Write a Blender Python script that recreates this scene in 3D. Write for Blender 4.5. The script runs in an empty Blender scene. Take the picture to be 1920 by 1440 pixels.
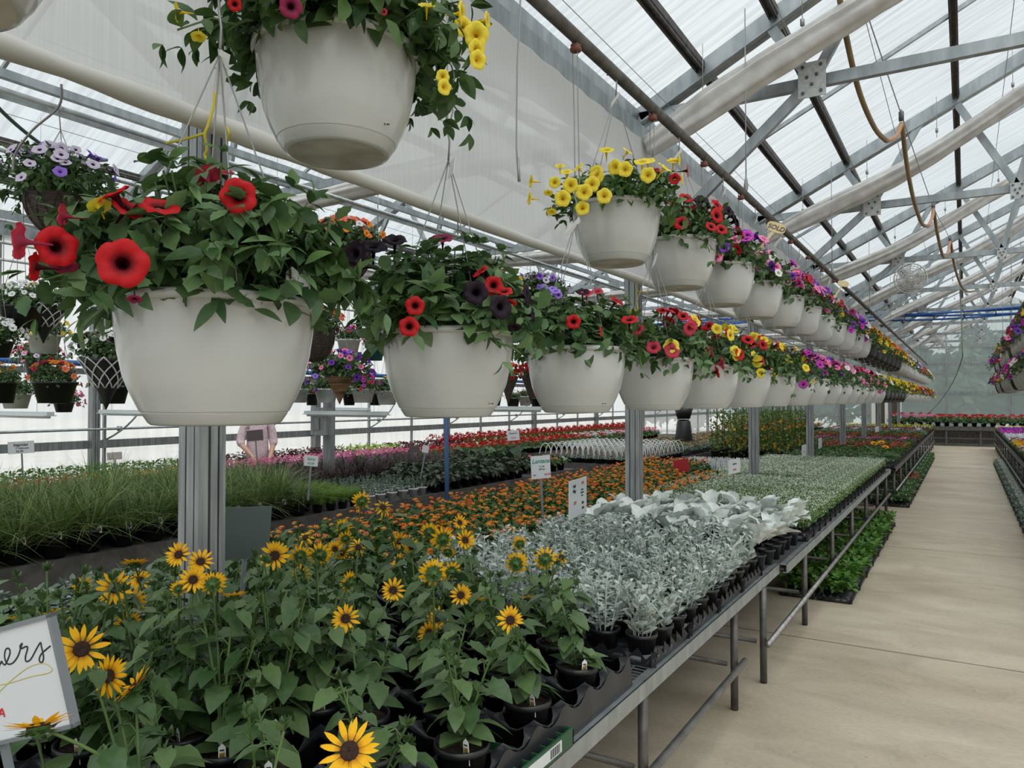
import bpy, math, random
import numpy as np
from mathutils import Vector, Matrix

# ------------------------------------------------------------------ camera, sky, exposure
SC = bpy.context.scene
COL = SC.collection
FPX, YAW, HC = 1400.0, math.radians(31.26), 1.65
PITCH = math.atan(30.0 / FPX)
cam = bpy.data.cameras.new('camera'); cam_o = bpy.data.objects.new('camera', cam); COL.objects.link(cam_o)
cam.sensor_width = 36; cam.lens = FPX / 1920 * 36; cam.clip_start = .05; cam.clip_end = 300
cam_o.location = (0, 0, HC); cam_o.rotation_euler = (math.pi / 2 + PITCH, 0, YAW)
SC.camera = cam_o
W = bpy.data.worlds.new('overcast_sky'); SC.world = W; W.use_nodes = True
wn = W.node_tree.nodes; wl = W.node_tree.links
bg = wn['Background']; bg.inputs['Strength'].default_value = .72
tcw = wn.new('ShaderNodeTexCoord'); nz = wn.new('ShaderNodeTexNoise'); nz.inputs['Scale'].default_value = 2.2
nz.inputs['Detail'].default_value = 4
wr = wn.new('ShaderNodeValToRGB'); wr.color_ramp.elements[0].position = .3; wr.color_ramp.elements[1].position = .7
wr.color_ramp.elements[0].color = (.84, .88, .90, 1); wr.color_ramp.elements[1].color = (1.0, 1.01, 1.01, 1)
wl.new(tcw.outputs['Generated'], nz.inputs['Vector']); wl.new(nz.outputs['Fac'], wr.inputs['Fac']); wl.new(wr.outputs['Color'], bg.inputs['Color'])
sun = bpy.data.lights.new('veiled_sun', 'SUN'); sun.energy = 2.3; sun.angle = math.radians(80); sun.color = (1, .985, .955)
sun_o = bpy.data.objects.new('veiled_sun', sun); COL.objects.link(sun_o); sun_o.rotation_euler = (math.radians(18), math.radians(22), 0)
SC.view_settings.view_transform = 'Standard'; SC.view_settings.look = 'None'
SC.view_settings.exposure = 0.55; SC.view_settings.gamma = 1.0; SC.view_settings.use_curve_mapping = False
SC.cycles.max_bounces = 8; SC.cycles.transparent_max_bounces = 24
SC.cycles.diffuse_bounces = 4; SC.cycles.glossy_bounces = 3; SC.cycles.transmission_bounces = 4
SC.cycles.caustics_reflective = False; SC.cycles.caustics_refractive = False
SC.cycles.use_denoising = True

random.seed(7); RNG = np.random.default_rng(7)
cp, sp_, cy, sy = math.cos(PITCH), math.sin(PITCH), math.cos(YAW), math.sin(YAW)
FW = np.array([-sy * cp, cy * cp, sp_]); RT = np.array([cy, sy, 0.0]); UP = np.cross(RT, FW)
CAM = np.array([0, 0, HC])
def ray(u, v): return FW + (u - 960) / FPX * RT + (720 - v) / FPX * UP
def P(u, v, zc): return CAM + ray(u, v) * zc            # point at a given depth
def Pz(u, v, z):                                        # point on the horizontal plane z
    r = ray(u, v); return CAM + r * ((z - HC) / r[2])
def PX(u, v, X):                                        # point on the vertical plane x = X
    r = ray(u, v); return CAM + r * (X / r[0])
def PY(u, v, Y):
    r = ray(u, v); return CAM + r * (Y / r[1])

# ------------------------------------------------------------------ materials
MATS = {}
def mat(name, col, rough=.5, metal=0.0, var=None, scale=8.0, bump=0.0, stretch=None, spec=.5, coat=0.0):
    if name in MATS: return MATS[name]
    m = bpy.data.materials.new(name); m.use_nodes = True; n = m.node_tree.nodes; l = m.node_tree.links
    b = n['Principled BSDF']; b.inputs['Base Color'].default_value = (*col, 1)
    b.inputs['Roughness'].default_value = rough; b.inputs['Metallic'].default_value = metal
    b.inputs['Specular IOR Level'].default_value = spec; b.inputs['Coat Weight'].default_value = coat
    if var is not None or bump:
        tc = n.new('ShaderNodeTexCoord'); mp = n.new('ShaderNodeMapping'); nt = n.new('ShaderNodeTexNoise')
        nt.inputs['Scale'].default_value = scale; nt.inputs['Detail'].default_value = 6
        if stretch: mp.inputs['Scale'].default_value = stretch
        l.new(tc.outputs['Object'], mp.inputs['Vector']); l.new(mp.outputs['Vector'], nt.inputs['Vector'])
        if var is not None:
            r = n.new('ShaderNodeValToRGB'); r.color_ramp.elements[0].position = .35; r.color_ramp.elements[1].position = .65
            r.color_ramp.elements[0].color = (*col, 1); r.color_ramp.elements[1].color = (*var, 1)
            l.new(nt.outputs['Fac'], r.inputs['Fac']); l.new(r.outputs['Color'], b.inputs['Base Color'])
        if bump:
            bp = n.new('ShaderNodeBump'); bp.inputs['Strength'].default_value = bump; bp.inputs['Distance'].default_value = .01
            l.new(nt.outputs['Fac'], bp.inputs['Height']); l.new(bp.outputs['Normal'], b.inputs['Normal'])
    MATS[name] = m; return m
def leafmat(name, dark, light, trans=.25, rough=.45, spec=.35):
    """leaf or petal: colour varies from one leaf to the next, light passes through"""
    if name in MATS: return MATS[name]
    m = bpy.data.materials.new(name); m.use_nodes = True; n = m.node_tree.nodes; l = m.node_tree.links
    b = n['Principled BSDF']; b.inputs['Roughness'].default_value = rough; b.inputs['Specular IOR Level'].default_value = spec
    g = n.new('ShaderNodeNewGeometry'); r = n.new('ShaderNodeValToRGB'); tc = n.new('ShaderNodeTexCoord'); nt = n.new('ShaderNodeTexNoise'); nt.inputs['Scale'].default_value = 55; nt.inputs['Detail'].default_value = 3
    l.new(tc.outputs['Object'], nt.inputs['Vector']); ma = n.new('ShaderNodeMath'); ma.operation = 'MULTIPLY_ADD'; l.new(nt.outputs['Fac'], ma.inputs[0]); ma.inputs[1].default_value = .9; ma.inputs[2].default_value = -.45
    ad = n.new('ShaderNodeMath'); ad.operation = 'ADD'; ad.use_clamp = True; l.new(g.outputs['Random Per Island'], ad.inputs[0]); l.new(ma.outputs[0], ad.inputs[1])
    r.color_ramp.elements[0].color = (*dark, 1); r.color_ramp.elements[1].color = (*light, 1)
    bp = n.new('ShaderNodeBump'); bp.inputs['Strength'].default_value = .35; bp.inputs['Distance'].default_value = .004; l.new(nt.outputs['Fac'], bp.inputs['Height']); l.new(bp.outputs['Normal'], b.inputs['Normal'])
    l.new(ad.outputs[0], r.inputs['Fac']); l.new(r.outputs['Color'], b.inputs['Base Color'])
    t = n.new('ShaderNodeBsdfTranslucent'); l.new(r.outputs['Color'], t.inputs['Color'])
    x = n.new('ShaderNodeMixShader'); x.inputs['Fac'].default_value = trans
    l.new(b.outputs[0], x.inputs[1]); l.new(t.outputs[0], x.inputs[2]); l.new(x.outputs[0], n['Material Output'].inputs['Surface'])
    MATS[name] = m; return m
def radialmat(name, inner, outer, r0, r1, trans=.2):
    """petals whose own colour changes from the centre of the bloom outwards"""
    if name in MATS: return MATS[name]
    m = bpy.data.materials.new(name); m.use_nodes = True; n = m.node_tree.nodes; l = m.node_tree.links
    b = n['Principled BSDF']; b.inputs['Roughness'].default_value = .55; b.inputs['Specular IOR Level'].default_value = .25
    tc = n.new('ShaderNodeTexCoord'); ln = n.new('ShaderNodeVectorMath'); ln.operation = 'LENGTH'
    mr = n.new('ShaderNodeMapRange'); mr.inputs['From Min'].default_value = r0; mr.inputs['From Max'].default_value = r1
    r = n.new('ShaderNodeValToRGB'); r.color_ramp.elements[0].color = (*inner, 1); r.color_ramp.elements[1].color = (*outer, 1)
    l.new(tc.outputs['Object'], ln.inputs[0]); l.new(ln.outputs['Value'], mr.inputs['Value']); l.new(mr.outputs[0], r.inputs['Fac'])
    l.new(r.outputs['Color'], b.inputs['Base Color'])
    t = n.new('ShaderNodeBsdfTranslucent'); l.new(r.outputs['Color'], t.inputs['Color'])
    x = n.new('ShaderNodeMixShader'); x.inputs['Fac'].default_value = trans
    l.new(b.outputs[0], x.inputs[1]); l.new(t.outputs[0], x.inputs[2]); l.new(x.outputs[0], n['Material Output'].inputs['Surface'])
    MATS[name] = m; return m
def sheetmat(name, col, clear, scale=(1, 1, 1), nscale=6.0, lo=.8, translucent=.7, tint=None, lines=0, body=None):
    """polycarbonate or shade cloth: part clear, part milky, with streaks"""
    m = bpy.data.materials.new(name); m.use_nodes = True; n = m.node_tree.nodes; l = m.node_tree.links
    n.remove(n['Principled BSDF'])
    tc = n.new('ShaderNodeTexCoord'); mp = n.new('ShaderNodeMapping'); mp.inputs['Scale'].default_value = scale
    nt = n.new('ShaderNodeTexNoise'); nt.inputs['Scale'].default_value = nscale; nt.inputs['Detail'].default_value = 5
    l.new(tc.outputs['Object'], mp.inputs['Vector']); l.new(mp.outputs['Vector'], nt.inputs['Vector'])
    r = n.new('ShaderNodeValToRGB'); r.color_ramp.elements[0].position = .3; r.color_ramp.elements[1].position = .62
    c0 = tuple(c * lo for c in col); r.color_ramp.elements[0].color = (*c0, 1); r.color_ramp.elements[1].color = (*col, 1)
    l.new(nt.outputs['Fac'], r.inputs['Fac'])
    tr = n.new('ShaderNodeBsdfTransparent'); tl = n.new('ShaderNodeBsdfTranslucent'); df = n.new('ShaderNodeBsdfDiffuse')
    l.new(r.outputs['Color'], tr.inputs['Color'])
    if body: tl.inputs['Color'].default_value = (*body, 1); df.inputs['Color'].default_value = (*body, 1)
    else: l.new(r.outputs['Color'], tl.inputs['Color']); l.new(r.outputs['Color'], df.inputs['Color'])
    a = n.new('ShaderNodeMixShader'); a.inputs['Fac'].default_value = translucent
    l.new(df.outputs[0], a.inputs[1]); l.new(tl.outputs[0], a.inputs[2])
    x = n.new('ShaderNodeMixShader'); x.inputs['Fac'].default_value = clear
    l.new(a.outputs[0], x.inputs[1]); l.new(tr.outputs[0], x.inputs[2]); l.new(x.outputs[0], n['Material Output'].inputs['Surface'])
    MATS[name] = m; return m

GALV = mat('galvanised_steel', (.30, .33, .34), .42, .75, (.44, .47, .48), 14, .1, (1, 1, .3))
POST = mat('spangled_zinc_post', (.22, .235, .24), .5, .5, (.38, .40, .405), 40, .15, (1, 1, .08))
DARKBAR = mat('shaded_dark_bar', (.045, .04, .038), .6, .3, (.11, .10, .095), 20, .1)  # aluminium bars; the shade seen from below is put into this dark colour
PIPE = mat('dull_brown_pipe', (.075, .068, .06), .55, .5, (.13, .12, .11), 20)
WHITEPVC = mat('cream_roll_cloth', (.50, .48, .43), .6, 0, (.60, .585, .54), 5, .3, (1, .3, 1))
POTW = mat('cream_plastic', (.46, .465, .45), .22, 0, (.49, .495, .48), 3, 0, None, .5, .25)
POTB = mat('black_plastic', (.012, .012, .013), .38, 0)
TRAYB = mat('black_tray_plastic', (.018, .019, .022), .28, 0, (.024, .025, .029), 10)
SOIL = mat('potting_soil', (.028, .016, .011), .95, 0, (.075, .05, .035), 90, .8)
WIRE = mat('grey_wire', (.30, .30, .29), .45, .6)
TAGW = mat('white_plastic_tag', (.72, .73, .72), .5)
STEM = leafmat('green_stem', (.055, .11, .03), (.11, .18, .05), .05)
LEAF = leafmat('petunia_leaf', (.024, .062, .016), (.10, .175, .05), .26)
LEAF2 = leafmat('serrated_leaf', (.05, .11, .04), (.14, .235, .09), .25)
LEAFS = leafmat('sunflower_leaf', (.038, .088, .026), (.125, .20, .07), .2, .4, .45)
LEAFB = leafmat('bright_green_leaf', (.05, .14, .02), (.12, .25, .04), .3)
LEAFG = leafmat('lantana_leaf', (.028, .08, .014), (.09, .17, .03), .2)
GRASS = leafmat('grass_blade', (.055, .11, .02), (.24, .32, .11), .25)
DGRASS = leafmat('purple_grass_blade', (.02, .010, .013), (.10, .06, .055), .15)
SILVER = leafmat('silver_leaf', (.28, .34, .29), (.66, .71, .67), .04, .8, .15)
ANGEL = leafmat('white_felt_leaf', (.46, .52, .47), (.78, .81, .78), .02, .9, .1)
FERN = leafmat('ferny_green', (.10, .22, .02), (.22, .36, .05), .3)
MUTED = leafmat('grey_green_leaf', (.10, .16, .11), (.24, .31, .24), .2)
COLEUS = leafmat('burgundy_leaf', (.05, .008, .015), (.14, .02, .03), .2)
LIME = leafmat('lime_leaf', (.25, .40, .03), (.40, .52, .07), .25)
PET = {
 'red': ((.34, .003, .006), (.52, .008, .012), (.03, .001, .003)),
 'rose': ((.36, .012, .035), (.52, .04, .07), (.20, .02, .04)),
 'black': ((.006, .002, .007), (.014, .004, .013), (.004, .001, .004)),
 'yellow': ((.74, .54, .02), (.84, .68, .06), (.60, .40, .015)),
 'purple': ((.10, .015, .30), (.22, .05, .50), (.03, .005, .10)),
 'magenta': ((.42, .02, .34), (.60, .06, .50), (.14, .005, .12)),
 'pink': ((.80, .14, .34), (.90, .28, .48), (.50, .04, .18)),
 'white': ((.70, .70, .72), (.85, .85, .85), (.40, .40, .22)),
 'lilac': ((.60, .52, .66), (.74, .68, .78), (.08, .02, .14)),
 'orange': ((.80, .18, .015), (.90, .34, .03), (.5, .08, .01)),
 'coral': ((.75, .10, .07), (.85, .24, .14), (.5, .3, .05)),
 'violet': ((.22, .10, .60), (.38, .22, .75), (.12, .05, .3)),
 'plum': ((.16, .005, .04), (.28, .02, .07), (.03, .001, .01)),
}
def petal(c): return leafmat('petal_' + c, PET[c][0], PET[c][1], .28, .6, .2)
def throat(c): return leafmat('throat_' + c, PET[c][2], tuple(x * 1.4 for x in PET[c][2]), .1, .7, .1)

# ------------------------------------------------------------------ mesh accumulation
class T:                                   # a small template mesh
    def __init__(s, v, f, m=None):
        s.v = np.array(v, float); s.f = [tuple(x) for x in f]; s.m = m or [0] * len(f)
        s.loops = np.array([i for q in f for i in q], np.int64); s.sz = np.array([len(q) for q in f], np.int64); s.mi = np.array(s.m, np.int64)
class Acc:
    def __init__(s): s.V = []; s.L = []; s.S = []; s.M = []; s.n = 0
    def add(s, v, f, m=0):
        v = np.asarray(v, float); s.V.append(v); s.L.append(np.array([i for q in f for i in q], np.int64) + s.n)
        s.S.append(np.array([len(q) for q in f], np.int64)); s.M.append(np.full(len(f), m, np.int64)); s.n += len(v)
    def many(s, t, pos, X, Y, Z, mi=None):  # stamp a template; X, Y, Z are scaled axes (N,3)
        pos = np.atleast_2d(pos); X = np.atleast_2d(X); Y = np.atleast_2d(Y); Z = np.atleast_2d(Z)
        N, k = len(pos), len(t.v)
        if N == 0: return
        v = pos[:, None, :] + t.v[None, :, 0:1] * X[:, None, :] + t.v[None, :, 1:2] * Y[:, None, :] + t.v[None, :, 2:3] * Z[:, None, :]
        s.V.append(v.reshape(-1, 3)); off = s.n + np.arange(N) * k
        s.L.append((t.loops[None, :] + off[:, None]).ravel()); s.S.append(np.tile(t.sz, N))
        mm = np.tile(t.mi, N) if mi is None else (np.repeat(np.asarray(mi), len(t.sz)) + np.tile(t.mi, N) if np.ndim(mi) else np.full(N * len(t.sz), mi))
        s.M.append(mm.astype(np.int64)); s.n += N * k
    def mesh(s, name, mats, origin=(0, 0, 0), smooth=True):
        me = bpy.data.meshes.new(name); mats = mats if isinstance(mats, (list, tuple)) else [mats]
        for m in mats: me.materials.append(m)
        if not s.V: return me
        V = np.concatenate(s.V) - np.array(origin, float); L = np.concatenate(s.L); S = np.concatenate(s.S); M = np.concatenate(s.M)
        me.vertices.add(len(V)); me.vertices.foreach_set('co', V.astype(np.float32).ravel())
        me.loops.add(len(L)); me.loops.foreach_set('vertex_index', L.astype(np.int32))
        me.polygons.add(len(S)); me.polygons.foreach_set('loop_start', np.concatenate([[0], np.cumsum(S)[:-1]]).astype(np.int32))
        me.polygons.foreach_set('material_index', M.astype(np.int32)); me.polygons.foreach_set('use_smooth', np.full(len(S), smooth))
        me.update(calc_edges=True); me.validate(); return me
def nrm(a):
    a = np.asarray(a, float); return a / np.maximum(np.linalg.norm(a, axis=-1, keepdims=True), 1e-9)
def frame(Y, up):                          # leaf axes: Y along the leaf, Z its face
    Y = nrm(Y); X = nrm(np.cross(Y, up)); Z = np.cross(X, Y); return X, Y, Z
def faceframe(Z, rng=None):                # flower axes: Z the way it looks
    Z = nrm(Z); h = np.where(np.abs(Z[..., 2:3]) > .95, np.array([1., 0, 0]), np.array([0, 0, 1.]))
    X = nrm(np.cross(h, Z)); Y = np.cross(Z, X)
    if rng is not None:
        a = rng.uniform(0, 6.28, Z.shape[:-1] + (1,)); X, Y = X * np.cos(a) + Y * np.sin(a), Y * np.cos(a) - X * np.sin(a)
    return X, Y, Z
def box(acc, lo, hi, m=0):
    x0, y0, z0 = lo; x1, y1, z1 = hi
    acc.add([(x0, y0, z0), (x1, y0, z0), (x1, y1, z0), (x0, y1, z0), (x0, y0, z1), (x1, y0, z1), (x1, y1, z1), (x0, y1, z1)],
            [(0, 3, 2, 1), (4, 5, 6, 7), (0, 1, 5, 4), (1, 2, 6, 5), (2, 3, 7, 6), (3, 0, 4, 7)], m)
def beam(acc, a, b, w, h, up=(0, 0, 1), m=0):
    a = np.array(a, float); b = np.array(b, float); d = nrm(b - a); s = nrm(np.cross(d, up)) * w / 2; u = nrm(np.cross(s, d)) * h / 2
    v = [a - s - u, a + s - u, a + s + u, a - s + u, b - s - u, b + s - u, b + s + u, b - s + u]
    acc.add(v, [(0, 1, 2, 3), (7, 6, 5, 4), (0, 4, 5, 1), (1, 5, 6, 2), (2, 6, 7, 3), (3, 7, 4, 0)], m)
def tube(acc, pts, r, n=8, m=0, cap=True):
    pts = np.array(pts, float); k = len(pts); R = np.full(k, r) if np.isscalar(r) else np.array(r, float)
    tg = nrm(np.gradient(pts, axis=0)); ref = np.array([0, 0, 1.]) if abs(tg[0][2]) < .9 else np.array([1., 0, 0])
    s = nrm(np.cross(tg[0], ref)); V = []
    for i in range(k):
        s = nrm(s - tg[i] * np.dot(s, tg[i])); u = np.cross(tg[i], s)
        for j in range(n):
            a = 2 * math.pi * j / n; V.append(pts[i] + (s * math.cos(a) + u * math.sin(a)) * R[i])
    F = [(i * n + j, i * n + (j + 1) % n, (i + 1) * n + (j + 1) % n, (i + 1) * n + j) for i in range(k - 1) for j in range(n)]
    if cap: F += [tuple(range(n - 1, -1, -1)), tuple((k - 1) * n + j for j in range(n))]
    acc.add(V, F, m)
def lathe(acc, prof, n=32, m=0, c=(0, 0, 0), cap0=False, ell=1.0):
    V = []; k = len(prof)
    for r, z in prof:
        for j in range(n):
            a = 2 * math.pi * j / n; V.append((c[0] + r * math.cos(a), c[1] + r * math.sin(a) * ell, c[2] + z))
    F = [(i * n + j, i * n + (j + 1) % n, (i + 1) * n + (j + 1) % n, (i + 1) * n + j) for i in range(k - 1) for j in range(n)]
    if cap0: F.append(tuple(range(n - 1, -1, -1)))
    acc.add(V, F, m)
def disc(acc, r, z, n=20, m=0, c=(0, 0)): acc.add([(c[0] + r * math.cos(2 * math.pi * j / n), c[1] + r * math.sin(2 * math.pi * j / n), z) for j in range(n)], [tuple(range(n))], m)
def bez(a, b, c, n):
    t = np.linspace(0, 1, n)[:, None]; a, b, c = map(lambda q: np.array(q, float), (a, b, c)); return (1 - t) ** 2 * a + 2 * t * (1 - t) * b + t * t * c

# ------------------------------------------------------------------ objects
def tagit(o, label=None, cat=None, group=None, kind=None):
    if label: o['label'] = label
    if cat: o['category'] = cat
    if group: o['group'] = group
    if kind: o['kind'] = kind
    return o
def empty(name, loc, label, cat, group=None, rz=0):
    o = bpy.data.objects.new(name, None); COL.objects.link(o); o.location = loc; o.rotation_euler = (0, 0, rz)
    o.empty_display_size = .05; return tagit(o, label, cat, group)
def part(name, me, parent, loc=(0, 0, 0), label=None, rot=None, scale=None):
    o = bpy.data.objects.new(name, me); COL.objects.link(o); o.parent = parent; o.location = loc
    if rot is not None: o.rotation_euler = rot
    if scale is not None: o.scale = (scale,) * 3 if np.isscalar(scale) else scale
    if label: o['label'] = label
    return o
def solo(name, me, loc, label, cat, group=None, kind=None, rz=0):
    o = bpy.data.objects.new(name, me); COL.objects.link(o); o.location = loc; o.rotation_euler = (0, 0, rz)
    return tagit(o, label, cat, group, kind)
def struct(name, me, loc=(0, 0, 0)):
    o = bpy.data.objects.new(name, me); COL.objects.link(o); o.location = loc; o['kind'] = 'structure'; return o
def setframe(o, pos, Z, roll=0.0, s=1.0):
    X, Y, Z = faceframe(np.array(Z, float)); c, q = math.cos(roll), math.sin(roll); X, Y = X * c + Y * q, Y * c - X * q
    m = Matrix.Identity(4)
    for i, a in enumerate((X, Y, Z)):
        for j in range(3): m[j][i] = a[j] * s
    for j in range(3): m[j][3] = pos[j]
    o.matrix_local = m
ONES = ['', 'first', 'second', 'third', 'fourth', 'fifth', 'sixth', 'seventh', 'eighth', 'ninth', 'tenth', 'eleventh', 'twelfth', 'thirteenth',
        'fourteenth', 'fifteenth', 'sixteenth', 'seventeenth', 'eighteenth', 'nineteenth', 'twentieth']
def ordw(n):
    if n <= 20: return ONES[n]
    t = {2: 'twenty', 3: 'thirty', 4: 'forty', 5: 'fifty', 6: 'sixty', 7: 'seventy', 8: 'eighty'}[n // 10]
    return t + '-' + ONES[n % 10] if n % 10 else {2: 'twentieth', 3: 'thirtieth', 4: 'fortieth', 5: 'fiftieth', 6: 'sixtieth', 7: 'seventieth', 8: 'eightieth'}[n // 10]
def text_mesh(s, size, m, shear=0.0, align='CENTER'):
    cu = bpy.data.curves.new('lettering', 'FONT'); cu.body = s; cu.size = size; cu.align_x = align; cu.shear = shear; cu.extrude = .0004; cu.offset = size * .018
    o = bpy.data.objects.new('lettering', cu); me = bpy.data.meshes.new_from_object(o); me.name = 'lettering'
    me.materials.clear(); me.materials.append(m); bpy.data.objects.remove(o); bpy.data.curves.remove(cu); return me

# ------------------------------------------------------------------ leaf and flower templates
def leaf_t(w=.5, rows=5, droop=.25, fold=.18, peak=.42, tip=0.0, heart=False, serr=0):
    V = []; F = []
    for i in range(rows + 1):
        t = i / rows
        hw = w / 2 * (math.sin(math.pi * min(1, (t / peak) * .5)) if t < peak else math.cos(math.pi / 2 * ((t - peak) / (1 - peak))) ** .85 if t < 1 else 0)
        if heart and i == 0: hw = w * .3
        if serr and i % 2: hw *= 1 + serr
        if t == 0 and not heart: hw = w * .06
        if t == 1: hw = w * .02 + tip
        z = -droop * t * t; y0 = t - (.1 if heart and i == 0 else 0)
        V += [(-hw, y0, z + fold * hw), (0, t, z), (hw, y0, z + fold * hw)]
    for i in range(rows):
        a = i * 3; F += [(a, a + 1, a + 4, a + 3), (a + 1, a + 2, a + 5, a + 4)]
    return T(V, F)
LEAF_HI = leaf_t(.56, 6, .3, .25)
LEAF_LANCE = leaf_t(.34, 6, .35, .2)
LEAF_MID = leaf_t(.55, 3, .25, .2)
LEAF_LOW = T([(0, 0, 0), (-.27, .45, .03), (0, 1, -.2), (.27, .45, .03)], [(0, 3, 2, 1)])
LEAF_SERR = leaf_t(.7, 8, .15, .2, .5, 0, False, -.22)
LEAF_SUN = leaf_t(.78, 7, .35, .16, .3, 0, True, -.06)
def cup_t(w=.66, rows=7, droop=.25, cup=.5, peak=.62, wav=.03):
    V = []; F = []
    for i in range(rows + 1):
        t = i / rows; hw = w / 2 * (max(.12, math.sin(math.pi * (t / peak) * .5)) if t < peak else max(.05, math.cos(math.pi / 2 * ((t - peak) / (1 - peak))) ** .6))
        for c in (-1, -.5, 0, .5, 1): V.append((hw * c, t, -droop * t * t + cup * hw * c * c + wav * math.sin(t * 14) * c))
    for i in range(rows):
        for c in range(4): q = i * 5 + c; F.append((q, q + 1, q + 6, q + 5))
    return T(V, F)
LEAF_SPOON = leaf_t(.6, 6, -.25, .5, .68)
LEAF_LOBED = leaf_t(.55, 8, .1, .2, .6, 0, False, -.5)
BLADE = T([(-.5, 0, 0), (.5, 0, 0), (.45, .35, 0), (-.45, .35, 0), (.3, .7, 0), (-.3, .7, 0), (.03, 1, 0), (-.03, 1, 0)], [(0, 1, 2, 3), (3, 2, 4, 5), (5, 4, 6, 7)])
def petunia_t(seg=30, hi=True):
    rings = [(.05, -1.7), (.08, -1.1), (.15, -.55), (.27, -.2), (.42, -.07), (.6, .0), (.78, .035), (.92, .01), (1.0, -.06)] if hi else [(.06, -1.2), (.27, -.2), (.7, .02), (1.0, -.05)]
    V = []; F = []; M = []
    for k, (r, z) in enumerate(rings):
        q = max(0, (r - .3) / .7)
        for j in range(seg):
            a = 2 * math.pi * j / seg; rr = r * (1 + .055 * q * (abs(math.cos(2.5 * a)) - .6) * 2 + .02 * q * math.sin(7 * a + 1))
            V.append((rr * math.cos(a), rr * math.sin(a), z + .05 * q * math.sin(a * 8 + k) - .09 * q * (1 - abs(math.cos(2.5 * a))) + .03 * q * math.sin(3 * a + 1)))
    for k in range(len(rings) - 1):
        for j in range(seg):
            F.append((k * seg + j, k * seg + (j + 1) % seg, (k + 1) * seg + (j + 1) % seg, (k + 1) * seg + j)); M.append(1 if rings[k + 1][0] < .4 else 0)
    return T(V, F, M)
PETUNIA = petunia_t(); PETUNIA_LO = petunia_t(10, False)
STAR = T([(0, 0, .1)] + [(math.cos(a) * (1 if i % 2 == 0 else .55), math.sin(a) * (1 if i % 2 == 0 else .55), 0) for i, a in enumerate(np.linspace(0, 2 * math.pi, 11)[:-1])],
         [(0, i + 1, (i + 1) % 10 + 1) for i in range(10)])
DOT = T([(-.7, -.7, 0), (.7, -.7, 0), (.7, .7, 0), (-.7, .7, 0)], [(0, 1, 2, 3)])
def umbel_t(n=16, fl=STAR, s=.34, flat=.55):
    a = Acc(); i = np.arange(n) + .5; ph = np.arccos(1 - i / n * .95); th = i * 2.39996
    d = np.stack([np.sin(ph) * np.cos(th), np.sin(ph) * np.sin(th), np.cos(ph)], 1); X, Y, Z = faceframe(d)
    a.many(fl, d * np.array([1, 1, flat]), X * s, Y * s, Z * s)
    V = np.concatenate(a.V); F = []; L = np.concatenate(a.L); S = np.concatenate(a.S); c = 0
    for q in S: F.append(tuple(L[c:c + q])); c += q
    return T(V, F)
UMBEL = umbel_t(); UMBEL_LO = umbel_t(9, DOT, .42)
# ------------------------------------------------------------------ large structure
GX, RX, LX = -2.1, 5.1, -9.3                # gutter posts by the row, right gutter, left wall
GZ, SLOPE, YN, YF = 3.73, .5, -5.0, 34.0
TR = [1.54 + 3.66 * k for k in range(9)]    # truss and post positions down the aisle
def roofz(x):
    c, h = ((GX + RX) / 2, (RX - GX) / 2) if x > GX else ((GX + LX) / 2, (GX - LX) / 2)
    return GZ + SLOPE * (h - abs(x - c))

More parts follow.
